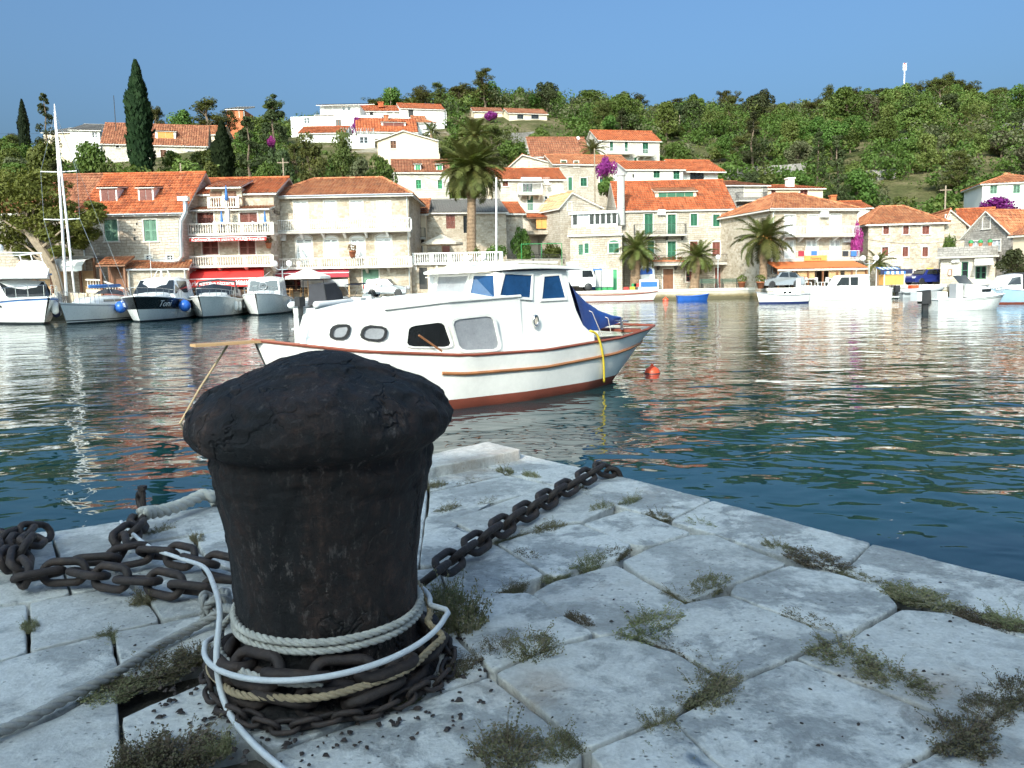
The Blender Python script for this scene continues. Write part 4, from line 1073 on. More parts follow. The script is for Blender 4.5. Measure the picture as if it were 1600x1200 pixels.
# ---- pizzeria house with balconies
h = House('pizzeria_house', 'narrow stone pizzeria house with baluster balconies and red lettered awnings', (287, 62), (424, 62), 9, QZ, wall='stone_rubble')
B_ = 'brown_paint'
for r in ((308, 332, 334, 350), (375, 332, 402, 350), (316, 374, 341, 398), (374, 374, 399, 398)): h.opening(r, B_, 2, frame=True)
h.opening((372, 422, 404, 452), 'iron', 2, 'door', frame=False); h.opening((300, 424, 350, 450), 'wood_brown', 3, 'glass', frame=False)
zc = h.z(355, 327); h.walls(zc)
zt = h.z(355, 301, 1.3); h.walls(zt, y0=1.3, zb=zc - .3, name='upper_wall', mat='stone_rubble'); rz = h.z(355, 279, 5.0); h.roof('side', zt, rz, 'tile_orange', .3, y0=1.3)
mb = MB(); pl = [(-.1, -.35, zc - .02), (h.L+.1, -.35, zc - .02), (h.L+.1, 1.28, zc + .32), (-.1, 1.28, zc + .32)]; tile_plane(mb, pl, .25, .4); slab_under(mb, pl); mb.build('cornice_roof', ['tile_mixed', 'sill_stone'], h.root)
# loggia dormer
x0, zb = h.f(325, 322, .2); x1, _ = h.f(374, 322, .2); zt2 = h.z(350, 292, .2)
mb = MB(); mb.box(x0, .9, zb - .3, x1, 4, zt2); lg = mb.build('loggia', 'plaster_cream', h.root)
for a, b in ((328, 346), (351, 369)):
    xa = h.f(a, 300, .9)[0]; xb = h.f(b, 300, .9)[0]; mb = MB(); mb.box(xa, .84, zb + .05, xb, .897, zt2 - .25); mb.box(xa+.08, .82, zb + .2, (xa+xb)/2-.04, .839, zt2 - .35); mb.box((xa+xb)/2+.04, .82, zb + .2, xb-.08, .839, zt2 - .35); mb.build('door_leaf', 'wood_brown', lg)
mb = MB(); pl = [(x0-.15, .3, zt2), (x1+.15, .3, zt2), (x1+.15, 3.4, zt2+.9), (x0-.15, 3.4, zt2+.9)]; tile_plane(mb, pl, .25, .4); slab_under(mb, pl); mb.build('loggia_roof', ['tile_orange', 'sill_stone'], lg)
h.balcony((324, 374), 323, 307, 1.0, posts=2, off=.95); h.balcony((288, 428), 364, 348, 1.1, posts=3); h.balcony((292, 428), 414, 399, 1.1, posts=3)
h.awning((296, 416), 368, 370.5, 376.5, 1.5, 'awning_red', texts=(('Karlovačko', .17, .36), ('konoba pizzeria VOLAT', .5, .30), ('Karlovačko', .83, .36)))
h.awning((294, 412), 419.5, 435.5, 448, 2.6, 'awning_red', texts=(('Karlovačko', .16, .5), ('konoba pizzeria VOLAT', .50, .42), ('Karlovačko', .84, .5)))
mb = MB(); px_ = h.f(355, 340, -.9); mb.box(px_[0]-.14, -.95, h.z(355, 364), px_[0]+.14, -.6, zc - .05); mb.build('pillar', 'plaster_white', h.root)
# ---- house with white shutters
h = House('white_shuttered_house', 'broad stone house with hipped orange roof, white shutters and two long balconies', (424, 65), (641, 65), 8.5, QZ, wall='stone_rubble')
Wp = 'white_paint'
for r in ((460, 315, 481, 358), (507, 314, 525, 342), (548, 314, 567, 342), (590, 315, 610, 358)): h.opening(r, Wp, 2, sill=False)
for r in ((463, 374, 488, 414), (507, 374, 528, 404), (548, 374, 570, 404), (588, 372, 612, 414)): h.opening(r, Wp, 2, arch=True, sill=False)
h.opening((567, 421, 592, 455), W, 2, 'door'); h.opening((440, 436, 530, 455), 'wood_brown', 4, 'glass', frame=False)
ze = h.z(532, 303); rz = h.z(532, 279, 4.25); h.walls(ze); h.roof('hip', ze, rz, 'tile_mixed', .45, hipx=2.7); h.eave_gutter(ze - .15, -.45, h.L + .45, -.5)
h.balcony((429, 642), 360, 342, 1.0, 'iron', 'white_metal'); h.balcony((428, 644), 416, 402, 1.1, posts=6)
h.awning((428, 545), 418.5, 427, 434, 2.2, 'awning_dark_red'); h.ac(441, 371, .7)
x0, z0_ = h.f(470, 449, -2.15); x1, z1_ = h.f(544, 436, -2.15); mb = MB(); n = 22
mb.grid([[(lerp(x0, x1, i/n), -2.15 + .02*math.sin(i*2.2), z) for i in range(n+1)] for z in (z0_, z1_)]); mb.grid([[(lerp(x0, x1, i/n), -2.13 + .02*math.sin(i*2.2), z) for i in range(n+1)] for z in (z0_, z1_)]); mb.build('drop_curtain', 'curtain_grey', h.root)
x0, _ = h.f(432, 449, -2.1); mb = MB()
for xx in (x0, h.f(545, 440, -2.1)[0], h.f(506, 440, -2.1)[0]):
    mb = MB(); mb.box(xx-.05, -2.12, -.0, xx+.05, -2.02, h.z(500, 428, -2.1)); mb.build('terrace_post', 'wood_pale', h.root)
# ---- terrace beside it with balustrade
h = House('balustrade_terrace', 'raised stone terrace with white balustrade in front of the tall palm', (643, 66), (787, 66), 9, QZ, 'terrace', 'stone_rubble')
zt = h.z(715, 410); h.opening((655, 418, 668, 452), 'iron', 1, 'door', frame=False); h.walls(zt); h.balcony((644, 786), 409.5, 394, .3, posts=5, mat='plaster_white')
TZ = QZ + zt
h = House('stone_house', 'stone house with flat grey roof and brown shutter behind the palm', (668, 74.5), (792, 75.5), 6, TZ, wall='stone_rubble')
h.opening((697, 333, 711, 357), B_, 2, frame=False); h.opening((724, 337, 736, 364), 'glass_dark', 1, 'door', frame=False); h.opening((690, 379, 703, 398), B_, 1, 'door', frame=False)
ze = h.z(730, 331); h.walls(ze); h.roof('shed', ze, h.z(730, 313, 6), 'roof_grey', .25)
h2, _, _ = simple_house('house_annex', 'small cream annex with orange tiled roof beside the white shuttered house', (640, 73.5), (667, 73.5), 5, None, 332, 312, 'side', 'tile_mixed', 'plaster_cream', base=TZ, ops=((644, 372, 660, 398, 'iron', 'door', 1),))
h2.balcony((642, 664), 371, 356, .8, 'iron', 'iron')
h2, _, _ = simple_house('house_annex', 'low stone annex with bright orange roof right of the palm', (748, 78), (818, 79), 6, None, 332, 317, 'side', 'tile_orange', 'stone_rubble', base=TZ)
# ---- middle cluster
h, ze, rz = simple_house('stone_house', 'three-storey stone house with orange verandah blinds and green shutters', (783, 86), (882, 87), 7, None, 279, 264, 'side', 'tile_orange', 'stone_plaster', base=QZ+1.5,
   ops=((785, 280, 794, 291, B_), (850, 279, 858, 288), (817, 286, 832, 300, 'green_paint', 'glass'), (824, 306, 833, 329, 'green_paint', 'door'), (850, 306, 857, 317, 'white_paint', 'glass', 1), (858, 306, 865, 317, 'green_paint', 'shutter', 1)))
h.balcony((811, 848), 302, 286, 1.1, 'iron', 'white_metal'); h.balcony((815, 876), 330, 317, 1.1, 'iron', 'white_metal')
mb = MB(); xa, za = h.f(824, 340, -2.2); xb = h.f(878, 340, -2.2)[0]; zq = h.z(850, 331, -.4); pl = [(xa, -2.2, za), (xb, -2.2, za), (xb, -.3, zq), (xa, -.3, zq)]; tile_plane(mb, pl, .25, .4); slab_under(mb, pl); mb.build('verandah_roof', ['tile_orange', 'wood_brown'], h.root)
for a, b in ((838, 846.5), (847, 855.5), (856, 864)):
    x0, z0_, x1, z1_ = h.rect((a, 341, b, 357), -2.0); h.box('orange_blind', x0, -2.0, z0_, x1, -1.95, z1_, 'orange_blind')
h.box('verandah_floor', h.f(822, 362, -2.2)[0], -2.2, h.z(850, 366, -2.2), h.f(879, 362, -2.2)[0], 0, h.z(850, 360, -2.2), 'stone_rubble'); h.ac(878, 303)
h.awning((814, 846), 277, 281.5, 283, 1.0, 'canvas_white')
h, ze, rz = simple_house('stone_house', 'small stone cottage with tan tiled roof and green shutter', (876, 82), (938, 84), 8, None, 322, 301, 'front', 'tile_tan', 'stone_pale', base=QZ, ops=((887, 316, 893, 328, 'green_paint', 'shutter', 1),), fw_px=892)
# ---- verandah wing with arched windows
h = House('verandah_wing', 'low stone wing with green arched windows and white glazed verandah on top', (891, 77.5), (972, 76.5), 7, QZ, wall='stone_pale')
h.opening((904, 382, 911, 398), 'green_paint', 1, frame=False); h.opening((913, 380, 920, 396), 'green_paint', 1, arch=True); h.opening((951, 380, 967, 395), 'green_paint', 2, arch=True); h.opening((957, 421, 964, 453), 'bright_green_paint', 1, 'door')
zt = h.z(930, 369); h.walls(zt); h.box('terrace_slab', -.25, -.25, zt, h.L + .1, 7, zt + .14, 'sill_stone')
zp = h.z(930, 354); mb = MB(); mb.box(-.2, -.2, zt+.14, h.L, .0, zp); mb.box(-.2, .0, zt+.14, 0, 6, zp - .01); mb.build('parapet', 'stone_pale', h.root)
x0, z0_, x1, z1_ = h.rect((893, 337, 965, 352), 1.6); zr = h.z(930, 334, 1.6)
mb = MB(); mb.box(x0 - .25, 1.3, zr, x1, 6.5, zr + .22); mb.build('verandah_roof', 'white_paint', h.root)
mb = MB(); mb.box(x0, 1.6, zt+.14, x1, 1.75, z0_ + .1); mb.box(x0, 1.75, zt+.14, x0 + .15, 6, z0_ + .1); mb.build('verandah_base', 'white_paint', h.root)
for i in range(9):
    x = lerp(x0, x1 - .1, i/8); h.box('verandah_post', x, 1.601, z0_ + .1, x + .13, 1.72, zr - .002, 'white_paint')
    if i < 8: h.box('pane', x + .13, 1.64, z0_ + .1, lerp(x0, x1 - .1, (i+1)/8), 1.66, zr - .002, 'glass_dark' if i not in (1, 2) else 'grey_white_paint')
# ---- big stone house on the waterfront
h = House('stone_house', 'big stone waterfront house with green shutters and wide orange roof behind two palms', (968, 80), (1146, 80), 10, QZ, wall='stone_pale')
Gp = 'green_paint'
for r in ((1007, 334, 1020, 366), (1043, 335, 1056, 366), (1043, 377, 1056, 409)): h.opening(r, Gp, 2, sill=False)
for r in ((1079, 334, 1089.5, 353), (1114, 335, 1124.5, 354)): h.opening(r, Gp, 2)
for r in ((1078, 377, 1090, 396), (1113, 378, 1125, 400)): h.opening(r, B_, 2)
h.opening((1012, 377, 1022, 396), Gp, 2); h.opening((1036, 420, 1052, 453), 'wood_brown', 2, 'door'); h.opening((1117, 418, 1126, 452), 'brown_paint', 1, 'door'); h.opening((1072, 424, 1086, 440), 'brown_paint', 2, 'glass')
ze = h.z(1057, 326); rz = h.z(1057, 283, 5); h.walls(ze); h.roof('side', ze, rz, 'tile_orange', .25)
h.balcony((992, 1073), 366, 350, 1.0, 'iron', 'iron'); h.balcony((1000, 1147), 411, 398, 1.3, 'iron', 'iron', th=.22); h.ac(1033, 332)
h.dormer(1024, 1088, 299, 311, 2.0, 'tile_mixed', 'green_paint', leaves=4, wall='plaster_cream', rise=.9); h.chimney(970, 271, 352, -.4, .75, 'plaster_grey', True)
# ---- Nevera restaurant house
h = House('restaurant_house', 'stone house with hipped orange roof and white doors above an orange restaurant canopy', (1205, 71), (1340, 73), 9.5, QZ, wall='stone_rubble')
for r in ((1226, 336, 1242, 368), (1262, 336, 1278, 368), (1297, 335, 1313, 367), (1226, 376, 1241, 404), (1260, 376, 1277, 404), (1297, 376, 1313, 404)): h.opening(r, Wp, 2, sill=False)
h.opening((1276, 424, 1294, 450), 'iron', 2, 'door', frame=False)
ze = h.z(1272, 325); rz = h.z(1272, 303, 4.75); h.walls(ze); h.roof('hip', ze, rz, 'tile_mixed', .4, hipx=3.2); h.eave_gutter(ze - .12, -.4, h.L + .4, -.45, 'white_metal')
h.balcony((1226, 1343), 367, 353, 1.0, 'iron', 'white_metal'); h.balcony((1205, 1343), 405, 392, 1.2, 'iron', 'white_metal'); h.ac(1286, 335); h.ac(1321, 374)
o = -3.2; xa, za = h.f(1216, 420, o); xb, _ = h.f(1357, 420, o); zq = h.z(1275, 407, -1.0)
mb = MB(); n = 70; rows = []
for j in range(2): rows.append([(lerp(xa, xb, i/(n*2)), lerp(o, -.6, j) , lerp(za, zq + .1, j) + .03*(i % 2)) for i in range(n*2+1)])
mb.grid(rows); mb.grid([[(p[0], p[1], p[2]-.05) for p in r] for r in rows]); cn = mb.build('canopy_roof', 'corrugated_orange', h.root)
mb = MB(); mb.box(xa, o + .02, za - .2, xb, o + .1, za - .03); mb.build('canopy_fascia', 'canvas_beige', cn)
for k in range(7):
    x = lerp(xa + .1, xb - .1, k/6); h.box('canopy_post', x-.06, o + .1, 0, x+.06, o + .22, za - .05, 'wood_brown')
for a, b in ((1217, 1243), (1246, 1273), (1295, 1313), (1320, 1336), (1339, 1356)):
    x0, z0_, x1, z1_ = h.rect((a, 423, b, 436), o + .3); h.box('reed_screen', x0, o + .3, z0_, x1, o + .34, z1_, 'wood_pale')
x0, z0_, x1, z1_ = h.rect((1257, 400.5, 1292, 406.5), -1.3); sg = h.box('sign_board', x0, -1.32, z0_ - .05, x1, -1.26, z1_ + .08, 'orange_blind')
text_obj('Nevera', .36, 'letter_dark', sg, ((x0+x1)/2, -1.33, z0_ + .04), (math.pi/2, 0, 0))
for i, (px, c) in enumerate(((1252, 'awning_dark_red'), (1272, 'canvas_blue'), (1321, 'canvas_dark'), (1334, 'canvas_blue'))):
    x, z_ = h.f(px, 396, -1.24); h.box('hung_towel', x-.28, -1.26, z_-.25, x+.28, -1.215, z_+.22, c)
# ---- stone house with brown shutters
h = House('stone_house', 'plain stone house with six small brown shuttered windows next to the restaurant', (1356, 74.5), (1474, 73.5), 9, QZ, wall='stone_rubble')
for r in ((1380, 353, 1389, 366), (1411, 353, 1420, 366), (1441, 353, 1452, 366), (1378, 386, 1388, 400), (1410, 386, 1419, 401), (1441, 386, 1450, 401)): h.opening(r, B_, 2)
h.opening((1427, 423, 1439, 440), B_, 2, 'door')
ze = h.z(1415, 347); rz = h.z(1415, 322, 4.5); h.walls(ze); h.roof('hip', ze, rz, 'tile_mixed', .35, hipx=2.2); h.rafters(ze - .15, .7); h.balcony((1378, 1410), 413, 401, .9, 'iron', 'white_metal')
# ---- right-hand shop and gable houses
h, ze, rz = simple_house('stone_house', 'stone house with red-brown tiled roof and small gable window', (1472, 74), (1508, 73.5), 8, None, 350, 327, 'front', 'tile_mixed', 'stone_rubble', base=QZ, ops=((1478, 336, 1484, 342, 'brown_paint', 'shutter', 1),), fw_px=1484)
h, ze, rz = simple_house('stone_house', 'stone annex with orange roof behind the grey gable house', (1506, 78), (1560, 77), 7, None, 350, 326, 'side', 'tile_orange', 'stone_rubble', base=QZ)
h = House('gable_house', 'grey stone gable house with pale window shutters above the shop terrace', (1506, 71), (1579, 66.5), 9, QZ, wall='stone_grey')
for r in ((1536, 339, 1547, 357), (1518, 377, 1528, 395), (1549, 375, 1563, 392)): h.opening(r, 'grey_white_paint', 2)
ze = h.z(1542, 366); rz = h.z(1541, 329); h.walls(ze); h.roof('front', ze, rz, 'tile_mixed', .3, gable_mat='stone_grey')
h = House('shop', 'single-storey stone shop with green door, white awning and roof terrace', (1470, 69.5), (1556, 67), 4.5, QZ, 'shop', 'stone_plaster')
h.opening((1502, 409, 1513, 436), 'green_paint', 1, 'glass', sill=False); h.opening((1524, 416, 1541, 436), 'green_paint', 2, 'glass', sill=False)
zt = h.z(1512, 403); h.walls(zt); h.box('roof_slab', -.3, -.6, zt, h.L + .3, 4.6, zt + .16, 'concrete')
mb = MB(); mb.box(-.2, -.5, zt + .16, h.L + .2, -.3, zt + .95); mb.build('parapet', 'stone_grey', h.root)
h.awning((1523, 1552), 401, 411, 414, 1.6, 'canvas_white'); h.ac(1494, 405, .6)
x0, z0_, x1, z1_ = h.rect((1490, 414, 1500, 430), 0); h.box('notice_board', x0, -.06, z0_, x1, -.01, z1_, 'white_paint')
x0, z0_, x1, z1_ = h.rect((1481, 421, 1487.5, 431), 0); h.box('poster_frame', x0, -.06, z0_, x1, -.01, z1_, 'wood_brown'); h.box('poster', x0+.08, -.07, z0_+.08, x1-.08, -.061, z1_-.08, 'white_paint')
for i, px in enumerate((1516, 1531, 1546)):
    x, _ = h.f(px, 390, -.6); mb = MB(); mb.lathe([(.12, 0), (.18, .25)], 8, (x, -.4, zt + .95)); mb.ball((x, -.4, zt + 1.3), .2, 7, 5, 1); mb.build('flower_pot', ['terracotta_pot', 'green_plastic'], h.root)
h, ze, rz = simple_house('white_house', 'white house with orange roof and green shutters above the purple bougainvillea', (1531, 97), (1640, 95), 8, 330, 284, 271, 'hip', 'tile_mixed', 'plaster_white', ops=((1547, 290, 1558, 303, W), (1583, 289, 1594, 302, W)), hipx=4)
h, ze, rz = simple_house('stone_house', 'stone house with tiled roof at the water beside the leafy tree', (1582, 64), (1690, 58), 8, None, 362, 330, 'side', 'tile_old', 'plaster_cream', base=QZ)
# ---- houses up the slope
def up(px, py): 
    p = hit(px, py); return p.y
K = simple_house
h, ze, rz = K('stone_house', 'long stone house with weathered tiles and dormer behind the tall cypress', (172, 124), (332, 128), 9, 275, 225, 195, 'side', 'tile_old', 'stone_white', ops=((251, 234, 260, 252, 'wood_brown'), (293, 236, 303, 252, 'grey_white_paint'), (181, 226, 186, 231, 'iron', 'shutter', 1)), kind='wood_brown')
h.dormer(243, 275, 205, 217, 1.2, 'tile_old', 'orange_blind'); h.rafters(ze - .2, 1.5)
h, ze, rz = K('white_house', 'modern white house with sloping parapet left of the weathered stone house', (124, 132), (169, 133), 9, 240, 203, 195, 'shed', 'roof_grey', 'plaster_white', ops=((144, 207, 152, 215, 'white_paint', 'glass'),))
h, ze, rz = K('white_house', 'low white house wall beside the dark conifer', (82, 134), (126, 134), 8, 240, 206, 201, 'shed', 'roof_grey', 'plaster_cream')
h, ze, rz = K('brick_house', 'small unfinished red brick house on the hilltop', (366, 150), (391, 150), 6, 200, 170, 168, 'shed', 'roof_grey', 'corrugated_orange', ops=((374, 172, 381, 184, 'iron', 'door'),))
h, ze, rz = K('house', 'house with orange roof half hidden beside the long stone house', (318, 136), (352, 136), 7, 235, 209, 197, 'side', 'tile_mixed', 'plaster_cream')
h, ze, rz = K('white_villa', 'white two-storey villa with open loggias on top of the slope', (464, 152), (604, 152), 9, 208, 181, 179, None, 'tile_orange', 'plaster_white', ops=((475, 184, 484, 193, 'grey_white_paint', 'glass'), (492, 180, 522, 197, 'wood_brown', 'glass', 3), (525, 187, 533, 198, 'wood_brown', 'glass')))
zt = h.z(534, 163, 2.5); x0 = h.f(500, 170, 2.5)[0]; x1 = h.f(562, 170, 2.5)[0]; xm = h.f(536, 170, 2.5)[0]
mb = MB(); mb.box(x0, 2.5, ze, x1, 9, zt - .2); mb.build('upper_storey', 'plaster_white', h.root)
for a, b in ((507, 518), (521, 532)):
    q = h.rect((a, 162, b, 177), 2.5); mb = MB(); mb.box(q[0], 2.45, q[1], q[2], 2.497, min(q[3], zt-.4)); mb.build('loggia_opening', 'plaster_grey', h.root)
for a, b in ((535, 539), (543, 547)):
    q = h.rect((a, 166, b, 172), 2.5); mb = MB(); mb.box(q[0], 2.45, q[1], q[2], 2.497, min(q[3], zt-.5)); mb.build('window', 'glass_dark', h.root)
mb = MB(); pl = [(x0 - .5, 1.6, zt - .25), (x1 + 3, 1.6, zt - .25), (x1 + 1, 6, zt + .7), (x0 + 2, 6, zt + .7)]; tile_plane(mb, pl, .5, .8); slab_under(mb, pl); mb.build('roof', ['tile_old', 'sill_stone'], h.root)
h, ze, rz = K('white_house', 'white house with arcade and orange roof behind the villa', (560, 160), (634, 161), 8, 200, 173, 166, 'side', 'tile_orange', 'plaster_white', ops=((605, 175, 613, 186, 'plaster_grey', 'door', 1), (617, 175, 626, 186, 'plaster_grey', 'door', 1), (578, 175, 583, 180, 'glass_dark', 'glass', 1))); h.chimney(595, 160, 168, 2, 1.0, 'tile_orange')
h, ze, rz = K('white_house', 'tall white house at the right end of the hilltop row', (634, 158), (700, 160), 10, 205, 170, 163, 'side', 'tile_orange', 'plaster_white', ops=((638, 170, 646, 183, 'iron', 'door', 1), (692, 175, 697, 186, 'grey_white_paint', 'glass'), (692, 189, 697, 195, 'grey_white_paint', 'glass')))
h, ze, rz = K('house', 'house with orange roof and wide dark dormer below the white villa', (566, 143), (657, 145), 9, 215, 205, 186, 'side', 'tile_orange', 'plaster_white'); h.dormer(596, 634, 191, 198, 1.8, 'tile_orange', 'brown_paint', leaves=2); h.chimney(603, 180, 192, 4, .8, 'tile_mixed')
h, ze, rz = K('house', 'white bungalow with low tiled roof beside the dormer house', (640, 150), (684, 151), 8, 205, 191, 182, 'hip', 'tile_mixed', 'plaster_white', ops=((649, 192, 653, 198, 'glass_dark', 'glass', 1), (666, 194, 675, 203, 'grey_white_paint', 'glass')))
h, ze, rz = K('house', 'low house with long orange roof under the white villa', (476, 138), (545, 138), 8, 225, 207, 198, 'side', 'tile_orange', 'plaster_white', ops=((480, 211, 490, 216, 'grey_white_paint', 'glass'),))
h, ze, rz = K('white_house', 'white house with flat pergola terrace above the big pine', (540, 132), (592, 133), 8, 245, 212, 210, None, None, 'plaster_white', ops=((562, 214, 575, 224, 'grey_white_paint', 'glass'),))
mb = MB(); zz = ze
for i in range(6): xx = lerp(.2, h.L-.2, i/5); mb.box(xx-.05, .2, zz, xx+.05, .3, zz+1.1)
for i in range(14): xx = lerp(.1, h.L-.1, i/13); mb.box(xx-.04, -.2, zz+1.1, xx+.04, 5, zz+1.2)
mb.build('pergola', 'galvanised', h.root)
h, ze, rz = K('gabled_house', 'cream gable-fronted house with deep shaded loggia', (596, 118), (687, 119), 9, 252, 219, 204, 'front', 'roof_grey', 'plaster_cream', ops=((610, 220, 619, 232, 'wood_brown'), (635, 220, 684, 240, 'plaster_cream', 'door', 1)), fw_px=630)
x0, z0_, x1, z1_ = h.rect((634, 241, 687, 249), 0); h.box('loggia_parapet', x0, -.5, z0_, x1, -.3, z1_, 'plaster_cream')
q = h.rect((644, 225, 656, 240), 0); h.box('loggia_door', q[0], .12, q[1], q[2], .2, q[3], 'brown_paint')
h, ze, rz = K('stone_house', 'stone house with green shutters and two small green dormers behind the palm', (619, 101), (705, 102), 8, 325, 268, 250, 'side', 'tile_old', 'stone_white', ops=((650, 281, 658, 295), (684, 281, 691, 295)), kind='bright_green_paint'); h.dormer(648, 658, 256, 267, .4, 'tile_old', 'bright_green_paint'); h.dormer(682, 692, 256, 267, .4, 'tile_old', 'bright_green_paint')
h, ze, rz = K('stone_house', 'house with brown shutter and old tiled roof right of the palm crown', (765, 92), (812, 93), 7, 330, 277, 264, 'side', 'tile_old', 'plaster_cream', ops=())
h, ze, rz = K('stone_house', 'stone house with four green shuttered windows and flat eaves on the slope', (868, 105), (985, 107), 8, 315, 256, 243, 'side', 'tile_mixed', 'stone_pale', ops=((877, 251, 885, 260), (897, 252, 904, 261), (888, 277, 894, 297, 'green_paint', 'door'), (907, 278, 917, 291), (937, 277, 943, 292)))
h, ze, rz = K('gabled_house', 'gable-fronted stone house with small balcony door among the terraces', (798, 108), (878, 108), 9, 275, 259, 241, 'front', 'tile_mixed', 'stone_plaster', ops=((820, 251, 829, 263, 'brown_paint'), (808, 255, 812, 262, 'iron', 'shutter', 1)), fw_px=816)
h, ze, rz = K('stone_house', 'house with steep brown roof and white gable end', (834, 121), (922, 122), 9, 262, 243, 215, 'side', 'tile_old', 'plaster_white')
h, ze, rz = K('stone_house', 'tall stone house with orange roof and white balconies at the top of the terraces', (938, 127), (1031, 129), 8, 262, 219, 205, 'side', 'tile_orange', 'stone_white', ops=((953, 219, 958, 236, 'green_paint'), (976, 221, 981, 237, 'green_paint'), (1004, 223, 1013, 240, 'green_paint'), (991, 246, 995, 252, 'green_paint', 'shutter', 1)), ov=.3)
h.balcony((950, 990), 239, 231, 1.2, 'iron', 'white_metal'); h.balcony((998, 1023), 242, 233, 1.2, 'iron', 'white_metal')
h, ze, rz = K('white_house', 'white bungalow with green shutters and low gable behind the big waterfront house', (981, 100), (1067, 101), 8, 300, 264, 253, 'side', 'tile_orange', 'plaster_white', ops=((1021, 265, 1031, 278), (1052, 266, 1062, 280), (988, 272, 991, 278, 'iron', 'shutter', 1)))
h, ze, rz = K('house', 'white bungalow with wide orange roof and dark porch window', (1067, 102), (1121, 103), 8, 300, 265, 251, 'side', 'tile_orange', 'plaster_white', ops=((1078, 270, 1100, 283, 'iron', 'glass', 3),), ov=.8)
h, ze, rz = K('stone_house', 'stone house with curtained balcony between the waterfront roofs', (1126, 92), (1198, 93), 8, 335, 289, 284, 'shed', 'tile_old', 'stone_grey', ops=((1163, 291, 1190, 308, 'canvas_beige', 'door'), (1155, 322, 1168, 328, 'glass_dark', 'glass'))); h.balcony((1155, 1200), 312, 300, 1.0, 'iron', 'iron')
h, ze, rz = K('house', 'long low house with thin orange roof and white chimney behind the restaurant', (1196, 96), (1284, 97), 7, 325, 294, 290, 'shed', 'tile_orange', 'plaster_cream', ops=((1205, 297, 1212, 305, 'brown_paint'), (1250, 297, 1262, 305, 'brown_paint'))); h.chimney(1234, 278, 293, 2, .8)
h, ze, rz = K('house', 'little house with orange roof and red brick chimney behind the restaurant roof', (1305, 90), (1358, 90), 6, 340, 324, 315, 'side', 'tile_orange', 'plaster_white'); h.chimney(1301, 305, 322, 1, .6, 'corrugated_orange')
h, ze, rz = K('house', 'small house with flat red roof among the hilltop pines', (800, 168), (858, 170), 7, 198, 177, 171, 'side', 'tile_old', 'plaster_cream', ops=((808, 179, 818, 186, 'iron', 'glass'), (830, 179, 842, 186, 'iron', 'glass')))
h, ze, rz = K('house', 'low red-roofed house beside purple flowers under the hilltop pines', (746, 172), (790, 173), 7, 195, 174, 169, 'side', 'tile_old', 'plaster_cream')
# terraced dry stone walls on the slope
def dry_wall(label, a, b, h_=1.4, t=.6):
    A, B = hit(*a), hit(*b); d = (B - A); n = max(2, int(d.length / 2)); root = None
    mb = MB(); rows = []
    for i in range(n + 1):
        p = A + d * (i/n); z = hz(p.x, p.y); rows.append(((p.x - A.x, p.y - A.y), z - A.z))
    for (p0, z0), (p1, z1) in zip(rows, rows[1:]):
        mb.hexa([(p0[0], p0[1], z0-.8), (p1[0], p1[1], z1-.8), (p1[0], p1[1]+t, z1-.8), (p0[0], p0[1]+t, z0-.8)], [(p0[0], p0[1], z0+h_+.3*noise.noise(V((p0[0],1,0)))), (p1[0], p1[1], z1+h_+.3*noise.noise(V((p1[0],1,0)))), (p1[0], p1[1]+t, z1+h_+.3*noise.noise(V((p1[0],1,0)))), (p0[0], p0[1]+t, z0+h_+.3*noise.noise(V((p0[0],1,0))))])
    o = mb.build('dry_stone_wall', 'stone_grey'); o.location = A; return tag(o, label, 'wall')
dry_wall('pale dry stone wall high on the right hillside', (1566, 210), (1640, 200), 2.0)
dry_wall('short dry stone wall on the hillside terraces above the restaurant', (1390, 232), (1425, 228), 1.5)
dry_wall('broken dry stone wall near the crest of the right hill', (1405, 172), (1500, 162), 1.6)
dry_wall('dry stone terrace wall behind the steep brown roof', (780, 225), (835, 222), 1.8)
dry_wall('dry stone terrace wall above the long low house', (1130, 282), (1260, 272), 1.8)
dry_wall('dry stone wall among the trees over the stone houses', (1330, 285), (1400, 280), 1.5)
# ------------------------------------------------------------------ boats
simple('gelcoat', (.78, .78, .76), .3, .05, 1.2, Coat_Weight=.3)
simple('old_white_paint', (.80, .785, .74), .55, .10, 1.6, .003, 25)
simple('antifoul_red', (.22, .052, .03), .8, .2, 3, .003, 40)
simple('antifoul_blue', (.015, .03, .12), .7, .2, 3)
simple('boot_dark', (.03, .035, .04), .6, .2, 3)
simple('varnished_wood', (.34, .14, .055), .45, .25, 5)
simple('red_brown_trim', (.26, .07, .04), .55, .2, 5)
simple('tarp_blue', (.012, .085, .36), .55, .25, 3, .01, 9)
simple('tinted_blue', (.012, .055, .15), .12, .3, 2)
simple('perspex_grey', (.30, .31, .33), .35, .25, 4)
simple('window_black', (.012, .013, .014), .18, .3, 3)
simple('rubber_black', (.02, .02, .022), .5, .2, 6)
simple('rib_grey', (.42, .44, .46), .5, .08, 4)
simple('rib_white', (.72, .72, .72), .5, .06, 4)
simple('pale_blue_paint', (.32, .47, .62), .45, .08, 3)
simple('row_blue', (.02, .10, .40), .5, .15, 4)
simple('black_band', (.02, .022, .024), .25, .2, 3)
simple('orange_plastic', (.72, .09, .03), .4, .12, 8)
simple('navy_canvas', (.02, .025, .07), .8, .2, 4)
simple('chrome', (.6, .6, .6), .2, .05, 4, metal=.9)
simple('rope_yellow', (.72, .55, .05), .8, .15, 20)
